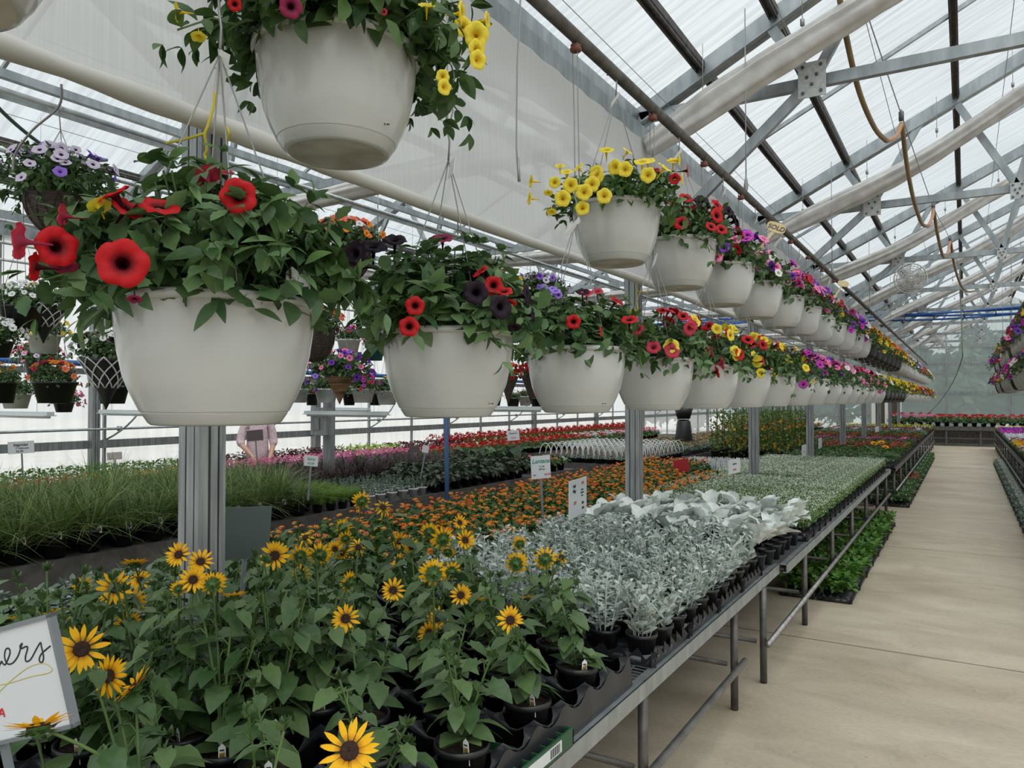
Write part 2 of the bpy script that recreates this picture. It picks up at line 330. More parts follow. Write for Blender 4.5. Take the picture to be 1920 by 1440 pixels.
def floor_material():
    m = bpy.data.materials.new('trowelled_concrete'); m.use_nodes = True; n = m.node_tree.nodes; l = m.node_tree.links
    b = n['Principled BSDF']; b.inputs['Roughness'].default_value = .55; b.inputs['Specular IOR Level'].default_value = .35
    tc = n.new('ShaderNodeTexCoord')
    def noise(sc, st, det=6, dist=0):
        mp = n.new('ShaderNodeMapping'); mp.inputs['Scale'].default_value = st; nt = n.new('ShaderNodeTexNoise')
        nt.inputs['Scale'].default_value = sc; nt.inputs['Detail'].default_value = det; nt.inputs['Distortion'].default_value = dist
        l.new(tc.outputs['Object'], mp.inputs['Vector']); l.new(mp.outputs['Vector'], nt.inputs['Vector']); return nt.outputs['Fac']
    def ramp(f, p0, c0, p1, c1):
        r = n.new('ShaderNodeValToRGB'); r.color_ramp.elements[0].position = p0; r.color_ramp.elements[1].position = p1
        r.color_ramp.elements[0].color = (*c0, 1); r.color_ramp.elements[1].color = (*c1, 1); l.new(f, r.inputs['Fac']); return r.outputs['Color']
    def mixc(a, b_, f, typ='MULTIPLY'):
        x = n.new('ShaderNodeMix'); x.data_type = 'RGBA'; x.blend_type = typ; x.inputs['Factor'].default_value = f
        l.new(a, x.inputs['A']); l.new(b_, x.inputs['B']); return x.outputs['Result']
    base = ramp(noise(.7, (1, 1.6, 1)), .3, (.43, .36, .26), .7, (.57, .495, .385))
    streak = ramp(noise(1.7, (1, 1.9, 1), 9, 1.2), .3, (.74, .73, .72), .62, (1, 1, 1))
    fine = ramp(noise(34, (1, 1.3, 1), 6, .3), .35, (.84, .83, .82), .6, (1, 1, 1))
    pit = ramp(noise(26, (1, 1, 1), 2), .70, (1, 1, 1), .78, (.35, .32, .3))
    c = mixc(mixc(mixc(base, streak, .75), fine, .6), pit, .5)
    sx = n.new('ShaderNodeSeparateXYZ'); l.new(tc.outputs['Object'], sx.inputs[0])
    def mth(op, a, v, v2=None):
        q = n.new('ShaderNodeMath'); q.operation = op; l.new(a, q.inputs[0]); q.inputs[1].default_value = v
        if v2 is not None: q.inputs[2].default_value = v2
        return q.outputs[0]
    fr = mth('FRACT', mth('DIVIDE', mth('SUBTRACT', sx.outputs['Y'], 5.51 - 3.92 * 5), 3.92), 0)
    d = mth('ABSOLUTE', mth('SUBTRACT', fr, .5), 0)
    j = ramp(d, .4975, (1, 1, 1), .4985, (.22, .19, .16))
    c = mixc(c, j, 1.0)
    l.new(c, b.inputs['Base Color'])
    bp = n.new('ShaderNodeBump'); bp.inputs['Strength'].default_value = .12; l.new(noise(14, (1, 3, 1)), bp.inputs['Height']); l.new(bp.outputs['Normal'], b.inputs['Normal'])
    return m
a = Acc(); box(a, (LX - .1, YN, -.12), (RX, YF, 0)); struct('floor', a.mesh('floor', floor_material(), smooth=False))
ROOFM = sheetmat('clear_corrugated_sheet', (.80, .845, .862), .88, (.22, 8, 1), 2.6, .80, .7)
WALLM = sheetmat('milky_wall_sheet', (.93, .95, .94), .45, (1, 3, .3), 3.0, .88, .75)
ENDM = sheetmat('hazy_end_sheet', (.74, .80, .79), .52, (6, 1, .35), 2.5, .70, .6, body=(.52, .60, .59))
SHADE = sheetmat('woven_shade_cloth', (.90, .90, .89), .12, (1, 14, .3), 3.0, .86, .55)
def roof_panel(x0, z0, x1, z1):
    a = Acc(); a.add([(x0, YN, z0), (x1, YN, z1), (x1, YF, z1), (x0, YF, z0)], [(0, 1, 2, 3)]); return a
for i, (x0, x1) in enumerate(((GX, RX), (LX, GX))):
    c = (x0 + x1) / 2; zr = roofz(c - .001) + .09; a = Acc()
    for p, q in (((x0, GZ + .09), (c, zr)), ((c, zr), (x1, GZ + .09))):
        a.add([(p[0], YN, p[1]), (q[0], YN, q[1]), (q[0], YF, q[1]), (p[0], YF, p[1])], [(0, 1, 2, 3)])
    struct('ceiling', a.mesh('ceiling', ROOFM, smooth=False))
a = Acc(); a.add([(LX, YN, 0), (LX, YF, 0), (LX, YF, GZ + .09), (LX, YN, GZ + .09)], [(0, 1, 2, 3)]); struct('wall_left', a.mesh('wall_left', WALLM, smooth=False))
a = Acc(); a.add([(RX, YN, 0), (RX, YF, 0), (RX, YF, GZ + .09), (RX, YN, GZ + .09)], [(0, 1, 2, 3)]); struct('wall_right', a.mesh('wall_right', WALLM, smooth=False))
for nm, y, mm in (('wall_back', YF, ENDM), ('wall_front', YN, WALLM)):
    a = Acc(); cm, cl = (GX + RX) / 2, (LX + GX) / 2; zr = GZ + SLOPE * 3.6 + .09
    a.add([(LX, y, 0), (GX, y, 0), (GX, y, GZ + .09), (cl, y, zr), (LX, y, GZ + .09)], [(0, 1, 2, 3, 4)])
    a.add([(GX, y, 0), (RX, y, 0), (RX, y, GZ + .09), (cm, y, zr), (GX, y, GZ + .09)], [(0, 1, 2, 3, 4)])
    struct(nm, a.mesh(nm, mm, smooth=False))
# outside ground and the trees seen dimly through the end wall
GR = mat('outside_gravel', (.50, .49, .46), .9, 0, (.62, .61, .58), .6); a = Acc()
box(a, (-70, -40, -.3), (LX - .1, 90, -.13)); box(a, (RX, -40, -.3), (60, 90, -.13)); box(a, (LX - .1, YF, -.3), (RX, 90, -.13))
struct('trim_1', a.mesh('outside_ground', GR, smooth=False))
TREE = leafmat('far_tree_leaf', (.03, .065, .035), (.10, .16, .09), .2)
BARK = mat('tree_bark', (.08, .06, .045), .9)
for i, (x, y, r, h) in enumerate(((-13.6, 41, 2.5, 5.4), (-10.4, 49, 2.1, 7.5), (-7.4, 41, 2.4, 5.2), (-4.4, 49, 2.1, 7.8), (-1.4, 41, 2.4, 3.9), (1.6, 49, 2.5, 5.4), (4.6, 41, 2.4, 3.6), (7.8, 49, 2.5, 5.6), (10.6, 41, 2.4, 5))):
    t = empty('tree', (x, y, -.13), 'dim green tree outside the end wall, %s from the left' % ordw(i + 1), 'tree', 'trees beyond the end wall')
    a = Acc(); tube(a, [(0, 0, 0), (.1, 0, h * .3), (0, .1, h * .6)], [.22, .18, .1]); part('trunk', a.mesh('trunk', BARK), t)
    a = Acc(); n = 5200; d = nrm(RNG.normal(size=(n, 3))); rr = RNG.uniform(.65, 1, n)[:, None] * (1 + .18 * np.sin(d[:, :1] * 7 + i) + .15 * np.sin(d[:, 2:] * 9))
    ps = d * rr * np.array([r, r * .7, h * .52]) + np.array([0, 0, h * .52]); X, Y, Z = frame(RNG.normal(size=(n, 3)), d)
    s = RNG.uniform(.3, .55, n)[:, None]; a.many(LEAF_LOW, ps, X * s * 1.3, Y * s, Z * s); part('crown', a.mesh('crown', TREE), t)

# gutters
for x, z, nm, lb in ((GX, GZ, 'trim_2', ''), (RX, GZ, 'trim_3', ''), (LX, GZ, 'trim_4', '')):
    a = Acc(); box(a, (x - .15, YN, z - .235), (x + .15, YF, z - .115)); box(a, (x - .06, YN, z - .12), (x + .06, YF, z + .06)); struct(nm, a.mesh('gutter', GALV, smooth=False))
# purlins: dark glazing bars that run the length of the house
k = 0
for base, sg in ((GX, 1), (RX, -1), (LX, 1), (GX, -1)):
    for d in (.52, 1.02, 2.05, 3.55):
        x = base + sg * d; z = GZ + SLOPE * d + .03; a = Acc(); k += 1
        beam(a, (x, YN, z), (x, YF, z), .065, .05); beam(a, (x - .022, YN, z - .035), (x - .022, YF, z - .035), .012, .03); beam(a, (x + .022, YN, z - .035), (x + .022, YF, z - .035), .012, .03)
        struct('trim_%d' % (4 + k), a.mesh('purlin', DARKBAR, smooth=False))
# roof trusses
def mirror(pts, c): return [(2 * c - x, z) for x, z in pts]
BOLT = mat('zinc_bolt', (.12, .125, .13), .4, .6); PLATE = mat('bright_zinc_plate', (.44, .46, .46), .5, .1, (.58, .60, .60), 40)
def truss(x0, x1, y, label, n_pl):
    t = empty('roof_truss', ((x0 + x1) / 2, y, GZ), label, 'roof truss', 'roof trusses'); o = np.array([(x0 + x1) / 2, y, GZ]); c = (x0 + x1) / 2
    def bm(nm, p, q, w=.05, h=.08, z=0):
        a = Acc(); beam(a, (p[0], y + z, p[1]), (q[0], y + z, q[1]), w, h); part(nm, a.mesh(nm, GALV, o, False), t)
    for sg in (1, -1):
        e = x0 if sg == 1 else x1
        a = Acc(); p = (e + sg * .06, y, GZ + .02); q = (c, y, GZ + SLOPE * 3.6 - .01)
        beam(a, p, q, .05, .13); beam(a, (p[0], y - .045, p[2] - .07), (q[0], y - .045, q[2] - .07), .035, .012); beam(a, (p[0], y + .03, p[2] - .065), (q[0], y + .03, q[2] - .065), .05, .02)
        part('rafter', a.mesh('rafter', GALV, o, False), t)
        bm('knee_brace', (e + sg * .06, 2.68), (e + sg * 1.27, 3.74), .045, .07, -.03)
        bm('web_strut', (e + sg * 1.27, 3.74), (e + sg * 1.72, roofz(e + sg * 1.72) - .06), .04, .065, -.03)
        bm('web_strut', (e + sg * 1.27, 3.74), (e + sg * 1.0, roofz(e + sg * 1.0) - .06), .04, .065, -.03)
        bm('web_strut', (e + sg * 2.05, roofz(e + sg * 2.05) - .06), (e + sg * 2.56, 3.76), .04, .065, -.03)
        bm('web_strut', (e + sg * 2.56, 3.76), (e + sg * 2.95, roofz(e + sg * 2.95) - .06), .04, .065, -.03)
        for xx, w_ in ((1.27, 1.0), (2.56, .7)):
            a = Acc(); X = e + sg * xx; box(a, (X - .085 * w_, y - .08, 3.62), (X + .085 * w_, y - .068, 3.62 + .23 * w_), 0)
            for bx, bz in ((-.055, .03), (.055, .03), (-.055, .2), (.055, .2), (0, .08), (-.03, .13), (.03, .14)):
                lathe(a, [(0, -.012), (.011, -.012), (.011, 0)], 6, 1, (0, 0, 0)); v = a.V[-1]
                a.V[-1] = np.stack([v[:, 0] + X + bx * w_, y - .08 + v[:, 2], v[:, 1] + 3.62 + bz * w_], 1)
            part('gusset_plate', a.mesh('gusset_plate', [PLATE, BOLT], o, False), t)
    bm('bottom_chord', (x0 + .06, 3.74), (x1 - .06, 3.74), .05, .075)
    return t
for i, y in enumerate(TR):
    truss(GX, RX, y, 'galvanised roof truss over the aisle, %s from the viewer' % ordw(i + 1), 0)
for i, y in enumerate(TR):
    truss(LX, GX, y, 'galvanised roof truss over the left bay, %s from the viewer' % ordw(i + 1), 0)
k = 20
for y in [t + 1.83 for t in TR[:-1]]:
    for x0, x1 in ((GX, RX), (LX, GX)):
        c = (x0 + x1) / 2; a = Acc(); k += 1
        beam(a, (x0, y, GZ + .06), (c, y, GZ + SLOPE * 3.6 + .06), .03, .035); beam(a, (x1, y, GZ + .06), (c, y, GZ + SLOPE * 3.6 + .06), .03, .035)
        struct('trim_%d' % k, a.mesh('glazing_bar', GALV, smooth=False))
# posts
def post(x, y, label, h=GZ - .1, z0=0.0, w=.1):
    a = Acc(); g = .012; s = w / 2
    prof = [(-s, -s), (-s * .35, -s), (-s * .35, -s + g), (-s * .2, -s + g), (-s * .2, -s), (s * .5, -s), (s * .5, -s + g), (s * .62, -s + g), (s * .62, -s), (s, -s), (s, -s * .3), (s - g, -s * .3), (s - g, -s * .1), (s, -s * .1),
            (s, s * .4), (s - g, s * .4), (s - g, s * .55), (s, s * .55), (s, s), (-s, s)]
    n = len(prof); v = [(x + p, y + q, z) for z in (z0, h) for p, q in prof]
    a.add(v, [(i, (i + 1) % n, (i + 1) % n + n, i + n) for i in range(n)] + [tuple(range(n, 2 * n))])
    return a
for i, y in enumerate(TR):
    t = empty('steel_post', (GX, y, 0), 'galvanised ribbed steel post behind the hanging pots, %s from the viewer' % ordw(i + 1), 'post', 'steel posts along the long bench')
    o = (GX, y, 0); part('column', post(GX, y, '', w=.1).mesh('column', POST, o, False), t)
    a = Acc(); box(a, (GX + .02, y - .075, 2.55), (GX + .10, y - .05, 2.8)); box(a, (GX + .03, y - .075, 2.52), (GX + .15, y - .03, 2.56))
    for z in (2.6, 2.68, 2.75): disc(a, .009, 0, 8); a.V[-1] = np.stack([a.V[-1][:, 0] + GX + .05, np.full(8, y - .0762), a.V[-1][:, 1] + z], 1)
    part('bracket', a.mesh('bracket', GALV, o, False), t)
for i, y in enumerate(TR):
    for x, nm in ((RX, 'right gutter'), (LX + .12, 'left wall')):
        solo('steel_post', post(x, y, '').mesh('steel_post', POST, (x, y, 0), False), (x, y, 0), 'galvanised steel post under the %s, %s from the viewer' % (nm, ordw(i + 1)), 'post', 'posts under the outer gutters')
# end wall frame
k = 40
for z in (1.02, 1.95, 2.72, 3.1, 3.72):
    a = Acc(); k += 1; beam(a, (LX, YF - .06, z), (RX, YF - .06, z), .05, .07 if z != 2.72 else .03); struct('trim_%d' % k, a.mesh('girt', POST, smooth=False))
for x in (-8, -6.4, -4.6, -3.2, -.62, 1.5, 3.0, 4.1):
    a = Acc(); k += 1; beam(a, (x, YF - .09, 0), (x, YF - .09, roofz(x)), .06, .05, (0, 1, 0)); struct('trim_%d' % k, a.mesh('mullion', POST, smooth=False))
t = empty('doorway', (-2.75, YF - .12, 0), 'white framed doorway in the far end wall, left of the aisle', 'door')
t['kind'] = 'structure'; t.name = 'door_1'
DW = mat('white_door_paint', (.75, .75, .74), .5); DG = mat('brown_door_glass', (.10, .06, .04), .3, 0, (.05, .07, .04), 3)
a = Acc(); box(a, (-.55, -.03, 0), (-.4, .03, 2.15)); box(a, (.4, -.03, 0), (.55, .03, 2.15)); box(a, (-.4, -.03, 2.05), (.4, .03, 2.15)); box(a, (-.06, -.03, 0), (.06, .03, 2.05)); part('door_frame', a.mesh('door_frame', DW, smooth=False), t)
a = Acc(); box(a, (-.4, -.01, 0), (.4, .01, 2.05)); part('door_glass', a.mesh('door_glass', DG, smooth=False), t)

# left side wall rails, thin studs, vent arms, blue pipe
def rail(name, x, z, w, h, m, label, cat, y0=YN + .1, y1=YF - .2):
    a = Acc(); box(a, (x - w / 2, y0, z - h / 2), (x + w / 2, y1, z + h / 2)); return solo(name, a.mesh(name, m, (x, y0, z), False), (x, y0, z), label, cat)
rail('wall_rail', LX + .05, 1.10, .07, .10, POST, 'broad grey rail along the left side wall', 'rail')
rail('wall_rail', LX + .06, 2.00, .08, .07, POST, 'grey rail high on the left side wall under the blue pipe', 'rail')
a = Acc(); tube(a, [(LX + .16, YN + .2, 1.29), (LX + .16, YF - .3, 1.29)], .016); solo('vent_shaft', a.mesh('vent_shaft', GALV, (LX + .16, YN + .2, 1.29)), (LX + .16, YN + .2, 1.29), 'thin steel vent shaft just above the broad wall rail', 'pipe')
BLUE = mat('blue_hose', (.01, .09, .33), .35)
a = Acc(); tube(a, [(LX + .2, YN + .2, 2.09), (LX + .2, YF - .3, 2.09)], .035, 10); solo('water_pipe', a.mesh('water_pipe', BLUE, (LX + .2, YN + .2, 2.09)), (LX + .2, YN + .2, 2.09), 'blue water pipe along the left side wall', 'pipe')
y = .5; i = 0
while y < 31:
    i += 1; a = Acc(); box(a, (LX + .01, y - .015, 0), (LX + .05, y + .015, GZ)); solo('wall_stud', a.mesh('wall_stud', POST, (LX + .03, y, 0), False), (LX + .03, y, 0), 'thin grey upright stud in the left wall, %s from the near end' % ordw(i), 'stud', 'studs of the left wall')
    if i % 2:
        a = Acc(); tube(a, bez((LX + .06, y, 1.15), (LX + .35, y + .25, 1.35), (LX + .42, y + .35, 1.75), 9), .012)
        lathe(a, [(0, -.03), (.03, -.03), (.03, .03), (0, .03)], 8, 0, (LX + .16, y + .12, 1.29))
        solo('vent_opener', a.mesh('vent_opener', GALV, (LX + .06, y, 1.15)), (LX + .06, y, 1.15), 'curved steel vent opener on the left wall shaft, %s from the near end' % ordw(i // 2 + 1), 'vent opener', 'vent openers on the left wall')
    y += 1.22
for i, (x, z) in enumerate(((-5.55, 3.86), (-5.75, 3.80), (-3.9, 3.82), (-7.7, 3.82))):
    rail('roof_rail', x, z, .05, .06, GALV, 'long galvanised rail above the left bay, %s from the left' % ordw((3, 2, 4, 1)[i]), 'rail')

# ------------------------------------------------------------------ shade curtain hanging from the gutter and its roll
ys = np.arange(-1.0, 31.5, .06); zs = np.linspace(0, 1, 26); V = []
for y in ys:
    for s in zs:
        z = 2.49 + s * (GZ - .24 - 2.49); w = 1 - abs(2 * s - 1)
        x = GX + .17 + w * (.012 * math.sin(y * 2.1 + s * 3) + .010 * math.sin(y * 5.3 - s * 7)) + .006 * s * math.sin(y * 17 + 2.6 * s + math.sin(y * 1.7) * 3) + w * .010 * math.sin((y + s * 1.5) * 6.1) + .007 * math.sin(s * 30 + 1.6 * y + math.sin(y * .9)) * (w + .1) * s
        V.append((x, y, z))
m = len(zs); n = len(ys); F = [(i * m + j, (i + 1) * m + j, (i + 1) * m + j + 1, i * m + j + 1) for i in range(n - 1) for j in range(m - 1)]
CLOTH = sheetmat('hanging_shade_cloth', (.86, .86, .85), .10, (1, 30, .4), 3.0, .93, .48)
t = empty('shade_curtain', (GX + .17, -1, 2.48), 'long white shade curtain hanging from the gutter above the posts', 'curtain')
a = Acc(); a.add(V, F); part('curtain_cloth', a.mesh('curtain_cloth', CLOTH, (GX + .17, -1, 2.48)), t)
a = Acc(); yy = np.arange(-1, 31.6, .08); rr = [.026 + (.006 * abs(math.sin(q * 3.1)) + .003 * math.sin(q * 17) if q < 2.2 else .002 * math.sin(q * 3)) for q in yy]
tube(a, [(GX + .19, q, 2.47 + .006 * math.sin(q * 1.6)) for q in yy], rr, 12); part('bottom_roll', a.mesh('bottom_roll', WHITEPVC, (GX + .17, -1, 2.48)), t)
# bundled shade cloth pulled up beside each rafter
BUN = mat('bundled_shade_cloth', (.46, .44, .42), .8, 0, (.60, .585, .565), 7, .5, (1, .25, 1))
def bundle(x0, z0, x1, z1, y, label, seed, fat=.082):
    r = np.random.default_rng(seed); n = 70; m = 36; V = []; ph = r.uniform(0, 6, 6)
    for i in range(n + 1):
        s = i / n; c = np.array([x0 + (x1 - x0) * s, y, z0 + (z1 - z0) * s - .10 * math.sin(math.pi * s) + .025 * math.sin(s * 9 + ph[0])])
        for j in range(m):
            a_ = 2 * math.pi * j / m; q = fat * (1 + .10 * math.sin(3 * a_ + s * 2.5 + ph[1]) + .12 * math.sin(7 * a_ + s * 4 + ph[2]) + .06 * math.sin(11 * a_ - s * 6 + ph[4]) + .025 * math.sin(s * 60 + 2 * a_)) * (1 + .10 * math.sin(s * 7 + ph[3])) * (.7 + .3 * min(1, 8 * s, 8 * (1 - s) + .3))
            V.append(c + np.array([-.35 * q * math.sin(a_), q * 1.15 * math.cos(a_), q * (.8 if math.sin(a_) > 0 else 1.25) * math.sin(a_)]))
    a = Acc(); a.add(V, [(i * m + j, i * m + (j + 1) % m, (i + 1) * m + (j + 1) % m, (i + 1) * m + j) for i in range(n) for j in range(m)] + [tuple(range(m))[::-1], tuple(n * m + j for j in range(m))])
    tt = empty('shade_bundle', (x0, y, z0), label, 'shade cloth', 'bundled shade cloths under the roof')
    part('rolled_cloth', a.mesh('rolled_cloth', BUN, (x0, y, z0)), tt)
    for s in np.linspace(.12, .9, 5):
        a = Acc(); c = np.array([x0 + (x1 - x0) * s, y, z0 + (z1 - z0) * s]); tube(a, [c + (0, 0, .0), (c[0], y, roofz(c[0]) + .05)], .0025, 4); box(a, c + (-.012, -.012, .05), c + (.012, .012, .09))
        part('hanger_wire', a.mesh('hanger_wire', WIRE, (x0, y, z0)), tt)
for i, y in enumerate(TR[1:]):
    y -= .22
    bundle(GX + .2, 3.46, 1.4, 5.12, y, 'rolled white shade cloth sloping beside the aisle rafters, %s from the viewer' % ordw(i + 1), 10 + i)
    bundle(RX - .3, 3.42, 1.6, 5.02, y, 'rolled white shade cloth on the right roof slope, %s from the viewer' % ordw(i + 1), 30 + i)
for i, y in enumerate(TR):
    bundle(GX - .3, 3.60, LX + .4, 3.70, y - .2, 'rolled white shade cloth across the left bay, %s from the viewer' % ordw(i + 1), 50 + i, .08)
# thin shade wires along and across the roof
a = Acc()
for x in (-1.7, -.95, -.55, .35, .75, 2.4, 3.2): tube(a, [(x, YN + .2, roofz(x) - .28), (x, YF - .3, roofz(x) - .28)], .0028, 4)
for x in (-8.6, -7.0, -6.3, -4.8, -3.2): tube(a, [(x, YN + .2, 3.86), (x, YF - .3, 3.86)], .0028, 4)
tagit(solo('shade_wires', a.mesh('shade_wires', WIRE, (0, 0, 3.8)), (0, 0, 3.8), 'fine steel shade wires strung the length of the roof', 'wire'), kind='stuff')

# ------------------------------------------------------------------ dark pipes that carry the baskets
BX, BZ = -1.2, 2.975
def basket_pipe(x, y0, y1, label):
    t = empty('basket_pipe', (x, y0, BZ), label, 'pipe'); o = (x, y0, BZ)
    a = Acc(); tube(a, [(x, y0, BZ), (x, y1, BZ)], .024, 12); tube(a, [(x - .028, y0, BZ + .01), (x - .028, y1, BZ + .01)], .005, 5)
    for y in np.arange(y0, y1, 1.1): tube(a, [(x, y, BZ), (x, y + .03, BZ)], .024, 10)
    part('pipe', a.mesh('pipe', PIPE, o), t)
    for y in TR:
        if y0 < y < y1:
            a = Acc(); tube(a, [(x, y - .3, BZ), (x, y - .3, roofz(x) + .02)], .004, 5); lathe(a, [(.01, 0), (.016, .03), (.004, .1)], 6, 0, (x, y - .3, BZ + .03)); part('support_rod', a.mesh('support_rod', WIRE, o), t)
basket_pipe(BX, -.6, 31.6, 'dark pipe over the left bench carrying two tiers of hanging pots')
basket_pipe(.72, 8.6, 20.2, 'dark pipe over the right bench carrying hanging pots')
HX = [-3.7, -4.6, -5.5, -6.4, -7.3, -8.2]
for i, x in enumerate(HX):
    a = Acc(); tube(a, [(x, .2, 3.05), (x, 31, 3.05)], .014, 8)
    for y in TR: tube(a, [(x, y, 3.05), (x, y, 3.71)], .006, 5)
    solo('basket_pipe', a.mesh('basket_pipe', GALV, (x, .2, 3.05)), (x, .2, 3.05), 'thin pipe for hanging baskets in the left bay, %s left of the posts' % ordw(i + 1), 'pipe', 'basket pipes of the left bay')
# ------------------------------------------------------------------ benches
def bench(x0, x1, y0, y1, legs, label, light=True, z=.6, rails=True, side=1, cat='bench', lip=True):
    """side = +1: the aisle is on the x1 side"""
    t = empty('plant_bench', ((x0 + x1) / 2, (y0 + y1) / 2, 0), label, cat); o = ((x0 + x1) / 2, (y0 + y1) / 2, 0); m = GALV if light else LEGM
    xe = x1 if side > 0 else x0
    a = Acc(); box(a, (xe - .004, y0, z - .055), (xe + .004, y1, z + .004)); box(a, (xe - side * .02 - .02, y0, z - .004), (xe - side * .02 + .02, y1, z + .004)); box(a, (xe - side * .012 - .012, y0, z - .055), (xe - side * .012 + .012, y1, z - .048))
    part('edge_rail', a.mesh('edge_rail', m, o, False), t)
    a = Acc(); xo = x0 + x1 - xe; box(a, (xo - .01, y0, z - .055), (xo + .01, y1, z + .004)); part('back_edge_rail', a.mesh('back_edge_rail', m, o, False), t)
    a = Acc()
    for q0, q1 in (((x0 + .02, -2.2), (-2.0, x1 - .02)) if x0 < GX < x1 else ((x0 + .02, x1 - .02),)): box(a, (q0, y0, z - .035), (q1, y1, z - .028), 1)
    for y in np.arange(y0 + .01, y1, .032): beam(a, (xe - side * .03, y, z), (xe - side * .16, y + .008, z), .006, .004)
    beam(a, (xe - side * .10, y0, z), (xe - side * .10, y1, z), .006, .004)
    for x in [q for q in np.arange(x0 + .2, x1 - .1, .2) if abs(q - GX) > .08]: beam(a, (x, y0, z - .012), (x, y1, z - .012), .01, .02)
    part('mesh_deck', a.mesh('mesh_deck', [m, LEGM], o, False), t)
    for y in legs:
        for xx in (xe - side * .04, (x0 + x1) / 2 - .1, xo + side * .08):
            a = Acc(); tube(a, [(xx, y, 0), (xx, y, z - .05)], .02, 10); part('leg', a.mesh('leg', LEGM, o), t)
        a = Acc(); tube(a, [(x0 + .08, y, .235), (x1 - .08, y, .235)], .014, 8); part('cross_rail', a.mesh('cross_rail', LEGM, o), t)
    if rails:
        a = Acc(); tube(a, [(xe + side * .0, y0 + .1 if y0 != 5.0 else 4.45, .245), (xe + side * .0, y1 - (.15 if y1 != 4.98 else .86), .245)], .017, 10); part('lower_rail', a.mesh('lower_rail', mat('worn_steel_pipe', (.20, .19, .18), .4, .7, (.32, .31, .3), 12), o), t)
    return t
LEGM = mat('dark_bench_steel', (.085, .08, .075), .5, .5, (.15, .14, .13), 12)
bench(-3.95, -1.03, -.8, 4.98, (-.2, 1.3, 2.73, 4.05), 'near metal mesh bench by the aisle carrying the sunflowers')
bench(-3.95, -.985, 5.0, 12.7, (4.52, 5.83, 7.15, 8.5, 9.8, 11.1, 12.4), 'second metal mesh bench by the aisle carrying white-flowered flats')
bench(-3.95, -.93, 12.92, 29.6, tuple(np.arange(13.1, 29.6, 1.35)), 'far metal mesh bench by the aisle with rows of bedding flats', False)
bench(.80, 2.6, 6.0, 29.6, tuple(np.arange(6.2, 29.6, 1.35)), 'metal mesh bench on the right side of the aisle', False, side=-1)
a = Acc()
t = empty('end_bench', (.5, 31.9, 0), 'long bench standing across the far end of the aisle', 'bench'); o = (.5, 31.9, 0)
a = Acc(); box(a, (-2.6, 31.1, .62), (5.0, 32.7, .68)); box(a, (-2.6, 31.08, .56), (5.0, 31.12, .70)); part('deck', a.mesh('deck', LEGM, o, False), t)
a = Acc(); box(a, (-2.6, 31.16, .06), (5.0, 31.2, .10)); box(a, (-2.6, 31.16, .26), (5, 31.19, .3)); box(a, (-2.6, 31.5, .08), (5, 31.53, .55)); part('lower_rail', a.mesh('lower_rail', LEGM, o, False), t)
for x in (-2.2, -.6, .45, 2.0, 3.6):
    a = Acc(); box(a, (x - .03, 31.12, 0), (x + .03, 31.18, .62)); part('leg', a.mesh('leg', LEGM, o, False), t)
    a = Acc(); box(a, (x - .03, 32.6, 0), (x + .03, 32.66, .62)); part('leg', a.mesh('leg', LEGM, o, False), t)
BLK = mat('dark_bench_wood', (.05, .048, .046), .7, 0, (.10, .095, .09), 10)
def lowbench(x0, x1, y0, y1, z, label):
    t = empty('plant_bench', ((x0 + x1) / 2, (y0 + y1) / 2, 0), label, 'bench'); o = ((x0 + x1) / 2, (y0 + y1) / 2, 0)
    a = Acc(); box(a, (x0, y0, z - .03), (x1, y1, z)); part('deck', a.mesh('deck', BLK, o, False), t)
    a = Acc(); box(a, (x1 - .02, y0, z - .17), (x1 + .01, y1, z + .012)); box(a, (x0, y0 - .01, z - .17), (x1, y0 + .02, z + .012)); part('side_board', a.mesh('side_board', BLK, o, False), t)
    for y in np.arange(y0 + .3, y1, 2.0):
        for x in (x0 + .1, x1 - .12):
            a = Acc(); box(a, (x - .035, y - .035, 0), (x + .035, y + .035, z - .03)); part('leg', a.mesh('leg', BLK, o, False), t)
lowbench(-6.9, -5.05, .8, 10.3, .6, 'dark bench in the left bay holding the grasses')
lowbench(-7.9, -7.1, 2.2, 22.0, .62, 'narrow dark bench of begonias and geraniums near the left wall')
lowbench(-9.12, -8.42, 2.2, 22.0, .62, 'narrow dark bench of dark foliage against the left wall')
lowbench(-6.3, -4.3, 10.9, 21.0, .62, 'dark bench in the left bay with white-handled pots')
lowbench(-6.6, -4.3, 22.4, 29.5, .62, 'dark bench far down the left bay')
# ------------------------------------------------------------------ hanging pots
POT_PROF = [(.0, 0), (.112, 0), (.117, .004), (.128, .021), (.1265, .0225), (.1310, .0245), (.146, .055), (.159, .088), (.168, .13), (.1735, .17), (.1762, .205), (.1765, .213), (.183, .214), (.186, .219), (.186, .228), (.182, .231), (.171, .229), (.167, .2), (.16, .16)]
a = Acc(); lathe(a, POT_PROF[:4], 56); lathe(a, POT_PROF[3:6], 56); lathe(a, POT_PROF[5:12], 56); lathe(a, POT_PROF[11:], 56); POT_W = a.mesh('round_pot', POTW); 
a = Acc(); lathe(a, POT_PROF, 40); POT_K = a.mesh('round_pot', POTB)
a = Acc(); disc(a, .168, 0, 28); SOIL_ME = a.mesh('soil', SOIL)
UNDER = mat('dusty_pot_underside', (.34, .31, .26), .7, 0, (.56, .54, .49), 9)
a = Acc(); disc(a, .106, -.0006, 36); a.add([(v[0], v[1], -.0006) for v in a.V[0]], []); UNDER_ME = a.mesh('underside', UNDER)
